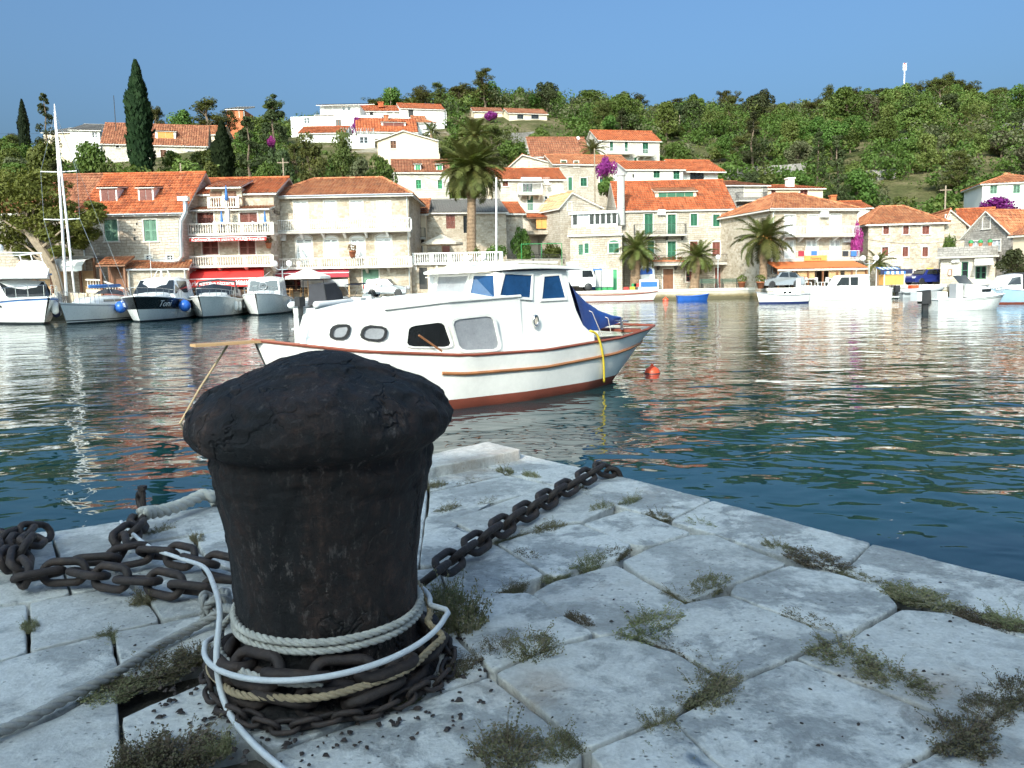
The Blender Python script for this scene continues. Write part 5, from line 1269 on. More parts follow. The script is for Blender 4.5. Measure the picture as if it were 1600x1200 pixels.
SHAPES = {
 'wood': dict(bs=[(0,.55),(.06,.72),(.2,.9),(.45,1),(.65,.93),(.82,.66),(.93,.32),(1,.03)], bw=[(0,0),(.05,.28),(.14,.6),(.3,.85),(.5,.92),(.7,.76),(.85,.42),(.95,.14),(1,0)], sh=[(0,1.22),(.2,1.06),(.45,.97),(.65,1.0),(.85,1.18),(1,1.42)], rs=.08, rb=.06),
 'motor': dict(bs=[(0,.86),(.15,.95),(.4,1),(.62,.94),(.78,.74),(.9,.44),(.97,.17),(1,.03)], bw=[(0,.8),(.15,.84),(.4,.82),(.62,.66),(.78,.42),(.9,.17),(.97,.04),(1,0)], sh=[(0,.82),(.3,.86),(.6,.97),(.85,1.1),(1,1.14)], rs=0.0, rb=.10),
 'sail': dict(bs=[(0,.6),(.15,.82),(.4,1),(.62,.9),(.8,.6),(.92,.27),(1,.03)], bw=[(0,.3),(.15,.66),(.4,.86),(.62,.72),(.8,.42),(.92,.16),(1,0)], sh=[(0,.95),(.4,.95),(.7,1.02),(1,1.18)], rs=.03, rb=.08),
 'row': dict(bs=[(0,.6),(.15,.85),(.4,1),(.65,.9),(.82,.6),(.93,.28),(1,.03)], bw=[(0,.42),(.15,.65),(.4,.8),(.65,.66),(.82,.38),(.93,.14),(1,0)], sh=[(0,1.05),(.3,.95),(.55,.97),(.8,1.12),(1,1.35)], rs=.02, rb=.06),
}
class Boat:
    def __init__(s, name, label, pos, heading, L, B, H, shape='motor', hull='gelcoat', boot='boot_dark', bootz=.1, mids=(), cat='boat', keel=.4, group=None):
        """pos = world point at midship waterline; heading = bow direction"""
        s.L, s.B, s.H = L, B, H; S = SHAPES[shape]; s.S = S; hd = V((heading[0], heading[1], 0)).normalized()
        s.root = thing(name, label, cat, (pos[0], pos[1], 0), math.atan2(hd.y, hd.x), group); s.M = s.root.matrix_basis.copy()
        s.M = Matrix.Translation((pos[0], pos[1], 0)) @ Matrix.Rotation(math.atan2(hd.y, hd.x), 4, 'Z'); s.Mi = s.M.inverted()
        s.keel = keel; N = 34; levels = [('k', 0), ('k', .5), ('k', .85), ('w', 0), ('b', bootz * .5), ('b', bootz)]
        fr = sorted(set([.25, .5, .75, 1.0] + [m_[0] for m_ in mids] + [m_[1] for m_ in mids]))
        lv = [('k', 0), ('k', .5), ('k', .85), ('w', 0), ('b', 1)] + [('s', f) for f in fr if f > .001]
        mb = MB(); sides = {}
        for sg in (1, -1):
            rows = []
            for kind, f in lv:
                row = []
                for i in range(N + 1):
                    t = i / N; zs = s.sheer(t)
                    z = -keel * (1 - f) if kind == 'k' else 0 if kind == 'w' else bootz if kind == 'b' else bootz + (zs - bootz) * f
                    x, y = s.skin(t, z); row.append((x, sg * y, z))
                rows.append(row)
            sides[sg] = rows
            for a in range(len(rows) - 1):
                kind, f = lv[a + 1]; m = 1 if kind in 'kwb' else 0
                for k_, (f0, f1, _) in enumerate(mids):
                    if kind == 's' and f0 + .001 < f <= f1 + .001: m = 2 + k_
                for i in range(N):
                    q = [rows[a][i], rows[a][i+1], rows[a+1][i+1], rows[a+1][i]]
                    if sg < 0: q.reverse()
                    mb.quad(*q, m=m)
        tr = [r[0] for r in sides[1]] + [r[0] for r in reversed(sides[-1])]; mb.quad(*tr, m=0)
        mb2 = bmesh.new(); me = mb.mesh('hull', [hull, boot] + [m_[2] for m_ in mids]); mb2.from_mesh(me); bmesh.ops.remove_doubles(mb2, verts=mb2.verts, dist=.001); mb2.to_mesh(me); mb2.free()
        for p in me.polygons: p.use_smooth = len(p.vertices) < 6
        link('hull', me, s.root)
        s.hull_mat = hull
    def sheer(s, t): return s.H * interp(s.S['sh'], t)
    def skin(s, t, z):
        bs = s.B/2 * interp(s.S['bs'], t); bw = s.B/2 * interp(s.S['bw'], t); zs = s.sheer(t)
        if z < 0: y = bw * math.sqrt(max(0, (z + s.keel) / s.keel))
        else: y = bw + (bs - bw) * min(1, z / zs) ** .8
        x = (t - .5) * s.L; u = 1 - min(1, max(0, z) / zs) if z >= 0 else 1
        x += s.S['rs'] * s.L * u * (1 - t) ** 6 - s.S['rb'] * s.L * u * t ** 6
        if z < 0: x -= s.S['rb'] * s.L * .8 * (-z / s.keel) * t ** 4
        return x, y
    def deck(s, drop=.04, mat='gelcoat', t0=0.0, t1=1.0, name='deck', z=None):
        mb = MB(); n = 26; L_, R_ = [], []
        for i in range(n + 1):
            t = lerp(t0, t1, i/n); zz = s.sheer(t) - drop if z is None else z; x, y = s.skin(t, zz); L_.append((x, y - .01, zz)); R_.append((x, -y + .01, zz))
        mb.grid([R_, [(a[0], 0, a[2] + (.05 if z is None else 0)) for a in L_], L_]); return mb.build(name, mat, s.root)
    def rail(s, dz=0.0, r=.03, mat='white_paint', t0=0.0, t1=1.0, name='rub_rail', out=.01, stern=True):
        for sg in (1, -1):
            mb = MB(); mb.tube([((p := s.skin(lerp(t0, t1, i/30), s.sheer(lerp(t0, t1, i/30)) + dz))[0], sg*(p[1] + out), s.sheer(lerp(t0, t1, i/30)) + dz) for i in range(31)], r, 6); mb.build(name, mat, s.root)
        if stern and t0 == 0:
            x, y = s.skin(0, s.sheer(0) + dz); mb = MB(); mb.tube([(x, y, s.sheer(0)+dz), (x, -y, s.sheer(0)+dz)], r, 6); mb.build(name, mat, s.root)
    def pulpit(s, t0, t1, h=.55, r=.014, mat='chrome', n=7):
        mb = MB(); top = []
        for sg in (1, -1):
            seq = [lerp(t0, t1, i/n) for i in range(n+1)]
            pts = [(s.skin(t, s.sheer(t))[0] + .04*0, sg*max(.06, s.skin(t, s.sheer(t))[1]*.93), s.sheer(t) + h) for t in seq]
            for t, p in zip(seq, pts): mb.tube([(p[0] - .08, p[1]*.97, s.sheer(t) - .02), p], r, 4)
            top += pts if sg == 1 else list(reversed(pts))
        mb.tube(top, r, 5); mb.build('pulpit_rail', mat, s.root)
    def loft(s, name, mat, secs, smooth=False, close=True):
        """secs: list of (x, half width bottom, z bottom, half width top, z top[, camber])"""
        mb = MB(); rows = []
        for sec in secs:
            x, hb, zb, ht, zt = sec[:5]; c = sec[5] if len(sec) > 5 else .06; xt = sec[6] if len(sec) > 6 else x
            rows.append([(x, -hb, zb), (lerp(x, xt, .6), -lerp(hb, ht, .6), lerp(zb, zt, .6)), (xt, -ht, zt), (xt, -ht*.55, zt + c*.75), (xt, 0, zt + c), (xt, ht*.55, zt + c*.75), (xt, ht, zt), (lerp(x, xt, .6), lerp(hb, ht, .6), lerp(zb, zt, .6)), (x, hb, zb)])
        mb.grid(rows); mb.quad(*rows[0]); mb.quad(*reversed(rows[-1])); return mb.build(name, mat, s.root, smooth)
    def fender(s, t, sg, mat='canvas_blue', r=.13, l=.55, ball=False, z=None):
        zz = s.sheer(t) - .5 if z is None else z; x, y = s.skin(t, zz); mb = MB()
        if ball: mb.ball((0, 0, 0), r, 12, 8)
        else: mb.lathe([(.03, -l/2-.05), (r*.8, -l/2+.03), (r, -l/2+.15), (r, l/2-.15), (r*.8, l/2-.03), (.03, l/2+.05)], 10)
        mb.tube([(0, 0, l/2 if not ball else r), (0, -.1*sg, s.sheer(t) - zz)], .012, 4)
        o = mb.build('fender', mat, None, True); return tag_fender(o, s, (x, sg*(y + r), zz), mat, ball)
    def text(s, txt, t, sg, f, size, mat):
        zz = s.sheer(t) * f; (x0, y0), (x1, y1) = s.skin(t - .02, zz), s.skin(t + .02, zz); (x, y) = s.skin(t, zz); (xu, yu) = s.skin(t, zz + .1)
        tx = V((x1-x0, sg*(y1-y0), 0)).normalized() * (-sg); up = V((xu - x, sg*(yu - y), .1)).normalized(); nn = tx.cross(up); up = nn.cross(tx)
        o = text_obj(txt, size, mat, s.root, (0, 0, 0), (0, 0, 0), shear=.3, ext=.004)
        o.matrix_local = Matrix(((tx.x, up.x, nn.x, x + nn.x*.03), (tx.y, up.y, nn.y, sg*y + nn.y*.03), (tx.z, up.z, nn.z, zz - size*.3 + nn.z*.03), (0, 0, 0, 1)))
    def px(s, px_, py_, c):
        """pixel -> local (x, z) on the plane y = c of the boat"""
        o = s.M @ V((0, c, 0)); n = (s.M.to_3x3() @ V((0, 1, 0))); d = ray(px_, py_); t = (o - CC).dot(n) / d.dot(n); q = s.Mi @ (CC + d*t); return q.x, q.z
FN = {}
def tag_fender(o, b, loc, mat, ball):
    o.location = b.M @ V(loc); o.rotation_euler = (0, 0, b.root.rotation_euler.z)
    col = {'canvas_blue': 'blue', 'gelcoat': 'white', 'blue_plastic': 'bright blue', 'navy_canvas': 'navy'}.get(mat, 'white')
    o.name = 'fender'; lab = f"{col} {'ball' if ball else 'long'} fender hanging on the {b.short}"
    k = FN.get(lab, 0); FN[lab] = k + 1
    return tag(o, lab, 'fender', f"fenders on the {b.short}")
# ---- the moored wooden cabin boat (hero)
b = Boat('cabin_boat', 'old white wooden cabin boat with red antifouling and blue tarpaulin moored off the pier', (-.60, 12.98), (-.75, -.66), 7.5, 2.62, .79, 'wood', 'old_white_paint', 'antifoul_red', .15, keel=.5)
b.deck(.26, 'red_brown_trim', 0, .40, 'aft_deck'); b.deck(.03, 'old_white_paint', .40, 1.0, 'fore_deck')
b.rail(.0, .024, 'red_brown_trim', 0, 1, 'gunwale', 0); b.rail(-.27, .026, 'varnished_wood', 0.01, .70, 'rubbing_strake', .012, False)
cy = .98
def poly(pts, c=cy): return [b.px(x, y, c) for x, y in pts]
trunk = poly([(500, 548), (527, 494), (600, 484), (700, 472), (790, 466), (800, 556), (700, 556)])
house = poly([(783, 556), (783, 425), (892, 421), (896, 452), (903, 485), (912, 508), (928, 524), (930, 545)])
mb = MB()
def shaped(mb, pts, zref, front=None):
    pts = list(pts); n = len(pts)
    def yy(p): return cy - .10 * max(0, p[1] - .9)
    i = len(mb.v); mb.v += [(p[0], yy(p), p[1]) for p in pts] + [(p[0], -yy(p), p[1]) for p in pts]
    mb.f.append(tuple(range(i, i+n))); mb.m.append(0); mb.f.append(tuple(range(i+2*n-1, i+n-1, -1))); mb.m.append(0)
    for k in range(n):
        j = (k+1) % n; mb.f.append((i+k, i+n+k, i+n+j, i+j)); mb.m.append(0)
def side_y(z): return cy - .10 * max(0, z - .9)
# trunk cabin: narrows towards the bow
zd = .78
def tw_(x): return max(.12, min(.98, b.skin(min(1, max(0, x/b.L + .5)), .8)[1] - .10))
def tpx(px_, py_, k=1.0):
    c = .9
    for _ in range(12): x, z = b.px(px_, py_, c); c = lerp(c, tw_(x)*k, .6)
    return x, z, c
t1, t2, t3, t4, t0 = tpx(527, 494, .93), tpx(600, 484, .94), tpx(700, 472, .95), tpx(790, 466, .95), tpx(503, 540)
trunk = [t0, t1, t2, t3, t4]
secs = [(t4[0] - .3, .98, zd, .93, t4[1] + .02, .12), (t3[0], tw_(t3[0]), zd, t3[2], t3[1], .12), (t2[0], tw_(t2[0]), zd, t2[2], t2[1], .11), (t1[0], tw_(t1[0]), zd, t1[2], t1[1], .08), (t0[0] + .02, tw_(t0[0]), zd, tw_(t0[0])*.97, zd + .10, .03)]
b.loft('trunk_cabin', 'old_white_paint', secs)
mb = MB(); shaped(mb, house, 1); b.house = mb.build('wheelhouse', 'old_white_paint', b.root)
# trunk roof edge moulding
for sg in (1, -1):
    mb = MB(); mb.tube([(s_[0], sg*(s_[3] + .015), s_[4] + .01) for s_ in secs[:3]], .02, 5); mb.build('roof_moulding', 'old_white_paint', b.root)
# three-sided glazed front of the wheelhouse
fx0 = house[1][0]; fzt = house[1][1]; fzb = b.px(783, 470, cy)[1] - .06; fx1 = fx0 + .30
def fpt(u, v_):
    # u: 0 port corner, 1 port bevel end, 2 starboard bevel end, 3 starboard corner; v: bottom to top
    z = lerp(fzb, fzt, v_); plan = [(fx0, side_y(z)), (fx1 - .16*v_, .46), (fx1 - .16*v_, -.46), (fx0, -side_y(z))]; k = min(2, int(u)); a_, b_ = plan[k], plan[k+1]
    return V((lerp(a_[0], b_[0], u-k), lerp(a_[1], b_[1], u-k), z))
mb = MB(); mb.grid([[fpt(u, v_) for u in (0, 1, 2, 3)] for v_ in (0, 1)]); mb.quad(*[fpt(u, 1) for u in (0, 1, 2, 3)]); mb.build('wheelhouse_front', 'old_white_paint', b.root)
def front_pane(u0, u1, mat):
    k = int(u0); n_ = (fpt(k + .9, .1) - fpt(k + .1, .1)).cross(fpt(k + .1, .9) - fpt(k + .1, .1)).normalized()
    if n_.x < 0: n_ = -n_
    q = [fpt(u0, .2), fpt(u1, .2), fpt(u1, .9), fpt(u0, .9)]; c = sum(q, V((0, 0, 0)))/4; mb = MB(); o_ = [p + (p - c)*.13 for p in q]
    for i in range(4):
        j = (i+1) % 4; mb.quad(o_[i] + n_*.002, o_[j] + n_*.002, o_[j] + n_*.022, o_[i] + n_*.022); mb.quad(o_[i] + n_*.022, o_[j] + n_*.022, q[j] + n_*.022, q[i] + n_*.022); mb.quad(q[i] + n_*.022, q[j] + n_*.022, q[j] + n_*.004, q[i] + n_*.004)
    w_ = mb.build('windscreen', 'old_white_paint', b.root); mb = MB(); mb.quad(*[p + n_*.005 for p in q]); mb.build('pane', mat, w_)
front_pane(.12, .9, 'tinted_blue'); front_pane(1.08, 1.92, 'perspex_grey'); front_pane(2.1, 2.88, 'perspex_grey')
# wheelhouse roof with camber and overhang
rx0 = fx1 + .12; rx1 = b.px(912, 418, cy)[0] - .05; rzf = fzt; rzb = b.px(895, 421, cy)[1]
rows = []; mb = MB()
for i in range(15):
    t = i/14; x = lerp(rx0, rx1, t); z = lerp(rzf, rzb, t) + .04*math.sin(math.pi*t) + .005; wv = lerp(.42, .97, min(1, (t*4.2) ** .6))
    rows.append([(x, y_*wv, z + .02 + .06*(1 - (abs(y_))**2.2)) for y_ in (-1, -.85, -.5, 0, .5, .85, 1)] + [(x, y_*wv, z - .01) for y_ in (1, -1)])
mb.grid(rows, close=True); mb.quad(*rows[0]); mb.quad(*reversed(rows[-1])); rf = mb.build('wheelhouse_roof', 'old_white_paint', b.root)
for yy_ in (-.5, .5): mb = MB(); mb.tube([(rx0 - .5, yy_, rzf + .12), (lerp(rx0, rx1, .5), yy_, rzf + .17), (rx1 + .2, yy_, rzb + .13)], .022, 6); mb.build('roof_rail', 'old_white_paint', rf)
def pane(pts, mat, fmat='old_white_paint', c=None, fr=.045, rnd=0, name='window', thick=.012):
    L_ = [b.px(x, y, cy) for x, y in pts]; zc = sum(p[1] for p in L_)/len(L_); xc = sum(p[0] for p in L_)/len(L_)
    P3 = lambda p, o: (p[0], side_y(p[1]) + o, p[1])
    mb = MB(); n = len(L_); out = []
    for p in L_:
        d = V((p[0]-xc, p[1]-zc)); out.append((p[0] + (fr if d.x > 0 else -fr)*(.9), p[1] + (fr if d.y > 0 else -fr)*.9))
    a = [P3(p, .004) for p in out]; a2 = [P3(p, thick + .012) for p in out]; i2 = [P3(p, thick + .012) for p in L_]; i1 = [P3(p, .006) for p in L_]
    for k in range(n):
        j = (k+1) % n; mb.quad(a[k], a[j], a2[j], a2[k]); mb.quad(a2[k], a2[j], i2[j], i2[k]); mb.quad(i2[k], i2[j], i1[j], i1[k])
    w_ = mb.build(name, fmat, b.root); mb = MB(); mb.quad(*[P3(p, .007) for p in L_]); mb.build('pane', mat, w_)
def rquad(p, k=.16):
    out = []; n = len(p)
    for i in range(n):
        a, c_, d = V(p[i-1]), V(p[i]), V(p[(i+1) % n]); out += [tuple(c_ + (a-c_)*k), tuple(c_ + (a-c_)*k*.3 + (d-c_)*k*.3), tuple(c_ + (d-c_)*k)]
    return out
pane([(785, 461), (795, 428), (837, 430), (832, 465)], 'tinted_blue'); pane([(850, 467), (856, 432), (880, 430), (887, 465)], 'tinted_blue')
# lower windows and front windscreen
def side_low(pts, mat, fmat, fr=.03):
    L_ = []
    for x, y in pts:
        xl, zl = b.px(x, y, .95); 
        for _ in range(8): hw = interp([(s_[0], (s_[1]+s_[3])/2) for s_ in sorted(secs)], xl); xl, zl = b.px(x, y, hw)
        L_.append((xl, zl))
    def yw(p):
        a = interp([(s_[0], s_[1]) for s_ in sorted(secs)], p[0]); t_ = interp([(s_[0], s_[3]) for s_ in sorted(secs)], p[0]); zt_ = interp([(s_[0], s_[4]) for s_ in sorted(secs)], p[0]); k = (p[1]-zd)/(zt_-zd); return lerp(a, t_, k)
    if sum(p[0] for p in L_)/len(L_) < trunk[3][0] + .05: yw = lambda p: max(side_y(p[1]), .985)
    xc = sum(p[0] for p in L_)/len(L_); zc = sum(p[1] for p in L_)/len(L_); n = len(L_)
    out = [(p[0] + (p[0]-xc)/max(.05, math.hypot(p[0]-xc, p[1]-zc))*fr, p[1] + (p[1]-zc)/max(.05, math.hypot(p[0]-xc, p[1]-zc))*fr) for p in L_]
    mb = MB(); a2 = [(p[0], yw(p) + .03, p[1]) for p in out]; a = [(p[0], yw(p) + .0, p[1]) for p in out]; i2 = [(p[0], yw(p) + .03, p[1]) for p in L_]; i1 = [(p[0], yw(p) + .012, p[1]) for p in L_]
    for k in range(n):
        j = (k+1) % n; mb.quad(a[k], a[j], a2[j], a2[k]); mb.quad(a2[k], a2[j], i2[j], i2[k]); mb.quad(i2[k], i2[j], i1[j], i1[k])
    w_ = mb.build('window', fmat, b.root); mb = MB(); mb.quad(*i1); mb.build('pane', mat, w_)
side_low(rquad([(518, 527), (522, 511), (545, 509), (538, 527)], .3), 'perspex_grey', 'rubber_black', .035); side_low(rquad([(565, 528), (571, 511), (602, 513), (596, 531)], .3), 'perspex_grey', 'rubber_black', .035)
side_low(rquad([(633, 541), (638, 510), (692, 503), (704, 542)]), 'window_black', 'old_white_paint', .035); side_low(rquad([(703, 500), (766, 493), (778, 545), (716, 547)]), 'perspex_grey', 'old_white_paint', .05)
x_, z_ = b.px(835.5, 501, cy); mb = MB(); mb.lathe([(.085, 0), (.085, .03), (.06, .035), (.058, .01), (0, .01)], 16); o = mb.build('porthole', 'chrome', b.root, True); o.location = (x_, .985, z_); o.rotation_euler = (-math.pi/2, 0, 0); o.scale = (.75, 1.15, 1)
mb = MB(); mb.lathe([(.057, 0), (.0, .006)], 16); o2 = mb.build('porthole_glass', 'canvas_beige', o); o2.location = (0, 0, .018)
# bow: samson post with rope, bowsprit plank, hatch
px0 = b.px(395, 545, .0)[0]; zb_ = b.sheer(.97)
mb = MB(); mb.box(b.L/2 - .25, -.10, zb_ - .0, b.L/2 + .80, .10, zb_ + .035); mb.build('bowsprit_plank', 'wood_pale', b.root)
mb = MB(); mb.tube([(b.L/2 - .62, 0, zb_ - .1), (b.L/2 - .62, 0, zb_ + .30)], .035, 8); mb.tube([(b.L/2 - .62, -.14, zb_ + .14), (b.L/2 - .62, .14, zb_ + .17)], .02, 6); mb.build('samson_post', 'old_white_paint', b.root, True)
mb = MB(); mb.box(b.L/2 - 2.4, .52, zd + .02, b.L/2 - .9, .62, zd + .14); mb.build('toe_rail', 'wood_pale', b.root)
# aft: canvas tent
sx, _ = b.px(893, 432, cy); ex, ez = b.px(968, 500, 0); rows = []
for i in range(15):
    t = i/14; x = lerp(sx + .0, ex, t); top = lerp(b.px(893, 430, cy)[1] - .02, ez + .06, t ** .72); bot = lerp(b.px(918, 517, cy)[1], ez - .02, t ** 1.6); hw = lerp(.93, .05, t ** .9); sag = .10*math.sin(math.pi*t)
    r = []
    for k in range(17):
        u = k/8 - 1; au = abs(u); y = math.copysign(hw * (1 if au > .55 else (au/.55) ** .8), u) if au > 0 else 0
        z = top - (0.03*au if au <= .55 else (au - .55)/.45*(top - bot)) - sag*(1-au*.5) + .025*noise.noise(V((x*3, y*3, au*4)))
        xx = x if au <= .55 else x + (au-.55)/.45*(-.35 if t < .5 else 0)*(1-t)
        r.append((xx, y + .02*math.sin(t*9+k), z))
    rows.append(r)
mb = MB(); mb.grid(rows); mb.build('tarpaulin', 'tarp_blue', b.root, True)
for t in (4, 9): mb = MB(); mb.tube([rows[t][9], (rows[t][14][0]-.05, rows[t][14][1]+.04, rows[t][14][2]), (rows[t][16][0] - .1, 1.02*0 + rows[t][16][1] + .08, .86)], .008, 4); mb.build('lashing', 'rope_white', b.root)
# boat hook, stern cleats
mb = MB(); p0 = b.px(655, 524, 1.06); p1 = b.px(690, 549, 1.06); mb.tube([(p0[0], 1.05, p0[1]), (p1[0], 1.07, p1[1])], .016, 5); mb.build('boat_hook', 'varnished_wood', b.root)
mb = MB(); mb.tube([(-b.L/2 + .5, .35, .9), (-b.L/2 + .5, .35, 1.12)], .03, 6); mb.tube([(-b.L/2 + .5, .2, 1.06), (-b.L/2 + .5, .5, 1.06)], .02, 6); mb.build('stern_cleat', 'chrome', b.root)
mb = MB(); mb.box(-b.L/2 + .12, -.5, .85, -b.L/2 + .42, .5, .9); mb.build('stern_seat', 'red_brown_trim', b.root)
hb = b
ys = []
for px, py in ((922, 517), (932, 522), (939, 540), (943, 565), (944, 600)):
    for c in (1.25,):
        d = ray(px, py); lo, hi = 11.0, 17.0
        best = None
        for k in range(240):
            Y = lerp(lo, hi, k/239); q = hb.Mi @ (CC + d*(Y/d.y)); t_ = q.x/hb.L + .5
            if 0 <= t_ <= 1 and abs(q.z) < 1.2:
                yy_ = hb.skin(t_, min(max(q.z, 0), hb.sheer(t_)))[1]; e = abs(q.y - yy_ - .03)
                if best is None or e < best[0]: best = (e, CC + d*(Y/d.y))
        if best: ys.append(best[1])
if len(ys) > 2:
    mb = MB(); mb.tube([p - ys[0] for p in resample(ys, .05)], .02, 6); o = mb.build('yellow_strap', 'rope_yellow', None, True); o.location = ys[0]; tag(o, 'yellow strap hanging down the side of the white cabin boat', 'strap')
bp = hb.M @ V((hb.L/2 + .35, 0, zb_)); wp = G(268, 660, 0); mb = MB()
mb.tube([V((0, 0, 0)), (wp - bp)*.5 + V((0, 0, -.06)), (wp - bp) + V((0, 0, -.2))], .014, 6); o = mb.build('mooring_line', 'rope_tan'); o.location = bp; tag(o, 'tan mooring line from the cabin boat bow into the water', 'rope')
# ---- buoys
def buoy(px, py, r, label):
    p = G(px, py, 0); root = thing('buoy', label, 'buoy', (p.x, p.y, 0)); mb = MB(); mb.lathe([(0.02, -r*.9), (r*.75, -r*.6), (r, -.05*r), (r*1.02, .1*r), (r*.85, .55*r), (r*.4, .85*r), (r*.22, .95*r)], 18); mb.build('float', 'orange_plastic', root, True)
    mb = MB(); mb.lathe([(r*.2, .9*r), (r*.2, 1.12*r), (r*.12, 1.2*r)], 10); mb.build('top_eye', 'orange_plastic', root, True); mb = MB(); mb.lathe([(r*1.04, -.1*r), (r*1.06, 0), (r*1.04, .08*r)], 18); mb.build('band', 'boot_dark', root)
buoy(1019, 583, .15, 'orange mooring buoy floating behind the white cabin boat'); buoy(1040, 469.5, .28, 'small red-orange buoy floating before the far quay')
# ---- cruisers stern-to on the left
def at(px, py, hd, L): p = G(px, py, 0); h_ = V((hd[0], hd[1], 0)).normalized(); return p - h_*(L*.43)
def cruiser(label, short, px, py, hd, L, B, H, win=True, mids=(), arch=False, hardtop=False, name='motor_cruiser', open_=False):
    b = Boat(name, label, at(px, py, hd, L), hd, L, B, H, 'motor', 'gelcoat', 'boot_dark', .1, mids=mids); b.short = short; hl = L/2
    b.deck(.03, 'gelcoat'); b.rail(0, .035, 'white_paint'); zs = b.sheer(.55)
    b.loft('foredeck_coachroof', 'gelcoat', [(hl*.62, B*.12, zs, B*.10, zs + .12, .04), (hl*.4, B*.24, zs, B*.2, zs + .3, .08), (hl*.05, B*.34, zs - .02, B*.3, zs + .42, .08)], True)
    b.pulpit(.55, .985, .5)
    return b, zs
b3, zs = cruiser('white motor cruiser with black hull band and hardtop moored stern-to at the quay', 'black-banded cruiser', 217, 504, (.16, -1), 9.6, 3.45, 1.32, mids=((.47, .98, 'black_band'),))
z1 = zs + .4; hl = 4.8
b3.loft('wheelhouse', 'gelcoat', [(hl*.16, 1.3, z1 - .4, 1.18, z1 - .08, .03), (-.25, 1.5, z1 - .4, 1.05, z1 + .78, .18), (-hl*.62, 1.5, z1 - .4, 1.2, z1 + .85, .2), (-hl*.7, 1.45, z1 - .4, 1.25, z1 + .6, .1)], True)
mb = MB(); mb.quad((hl*.16 + .02, -1.16, z1 - .02), (hl*.16 + .02, 1.16, z1 - .02), (-.14, .98, z1 + .78), (-.14, -.98, z1 + .78)); mb.quad((hl*.14 + .005, -1.22, z1 - .05), (-.18, -1.04, z1 + .74), (-1.8, -1.32, z1 + .72), (-1.8, -1.42, z1)); mb.quad((hl*.14 + .005, 1.22, z1 - .05), (-.18, 1.04, z1 + .74), (-1.8, 1.32, z1 + .72), (-1.8, 1.42, z1)); mb.build('windscreen', 'glass_dark', b3.root)
mb = MB(); mb.lathe([(.08, 0), (.05, .5)], 6, (-1.2, 0, z1 + 1.0)); mb.tube([(-1.3, -.5, z1+.95), (-1.5, -.3, z1+1.45), (-1.5, .3, z1+1.45), (-1.3, .5, z1+.95)], .03, 5); mb.build('radar_arch', 'white_metal', b3.root)
mb = MB(); mb.tube([(-1.0, -.55, z1+.9), (-1.05, -.56, z1+3.2)], .015, 4); mb.build('whip_antenna', 'white_metal', b3.root)
b3.text('Toni', .80, -1, .74, .55, 'letter_white'); b3.text('Toni', .80, 1, .74, .55, 'letter_white')
for t, sg in ((.62, -1), (.62, 1)): b3.fender(t, sg, 'blue_plastic', .36, ball=True, z=.85)
b3.fender(.45, 1, 'gelcoat', .12)
b4, zs = cruiser('white open sports cruiser with dark wraparound windscreen moored before the red awning', 'open sports cruiser', 316, 497, (.12, -1), 8.6, 3.2, 1.22)
z1 = zs + .3
for sg in (1, -1): 
    mb = MB(); mb.quad((1.0, 0, z1 + .08), (.5, sg*1.15, z1 - .05), (.05, sg*1.1, z1 + .55), (.35, 0, z1 + .72)); mb.quad((.5, sg*1.15, z1 - .05), (-1.6, sg*1.4, z1 - .2), (-1.5, sg*1.32, z1 + .3), (.05, sg*1.1, z1 + .55)); mb.build('windscreen', 'glass_dark', b4.root)
mb = MB(); mb.tube([(-.3, -1.38, z1 + .1), (-.7, -1.2, z1 + .85), (-.8, 0, z1 + 1.0), (-.7, 1.2, z1 + .85), (-.3, 1.38, z1 + .1)], .07, 6); mb.build('canopy_bow', 'canvas_dark', b4.root, True)
b4.fender(.6, 1, 'gelcoat', .14); b4.fender(.5, 1, 'gelcoat', .14); b4.fender(.6, -1, 'gelcoat', .13)
b5, zs = cruiser('small white cabin cruiser with boxy wheelhouse and steering wheel seen through its windscreen', 'boxy cabin cruiser', 403, 493, (.12, -1), 7.4, 3.0, 1.3)
z1 = zs + .35
b5.loft('wheelhouse', 'gelcoat', [(.75, 1.15, z1 - .4, 1.1, z1, .05), (.45, 1.2, z1 - .4, 1.02, z1 + .85, .12), (-1.4, 1.25, z1 - .4, 1.1, z1 + .95, .14), (-1.5, 1.25, z1 - .4, 1.1, z1 + .9, .1)])
mb = MB(); mb.quad((.79, -1.0, z1 + .06), (.79, 1.0, z1 + .06), (.51, .92, z1 + .76), (.51, -.92, z1 + .76)); mb.build('windscreen', 'glass_dark', b5.root)
mb = MB(); mb.tube([(.83, .25*math.cos(k*.5), z1 + .4 + .25*math.sin(k*.5)) for k in range(14)], .025, 5); mb.build('life_ring', 'perspex_grey', b5.root)
for t, sg in ((.55, -1), (.4, 1)): b5.fender(t, sg, 'gelcoat', .14)
# sailing yacht
hd = (.02, -1); L = 9.0
b2 = Boat('sailing_yacht', 'white sailing yacht with tall double-looking mast moored at the left quay', at(104, 507, hd, L), hd, L, 2.9, 1.05, 'sail', 'gelcoat', 'boot_dark', .1, mids=((.05, .11, 'boot_dark'), (.88, .93, 'perspex_grey'))); b2.short = 'sailing yacht'
b2.deck(.03); b2.pulpit(.72, .99, .6); zs = b2.sheer(.5)
b2.loft('coachroof', 'gelcoat', [(2.6, .5, zs, .35, zs + .1, .03), (1.6, .75, zs, .6, zs + .4, .07), (-1.4, .95, zs, .8, zs + .48, .08), (-1.8, .95, zs, .82, zs + .42, .06)], True)
for sg in (1, -1): mb = MB(); mb.box(-1.0, sg*.86, zs + .18, 1.2, sg*.9, zs + .33); mb.build('cabin_window', 'glass_dark', b2.root)
def mast_tip(px, py, base): 
    Yb = (b2.M @ V((base, 0, 0))).y; p = P(px, py, Yb); return b2.Mi @ p
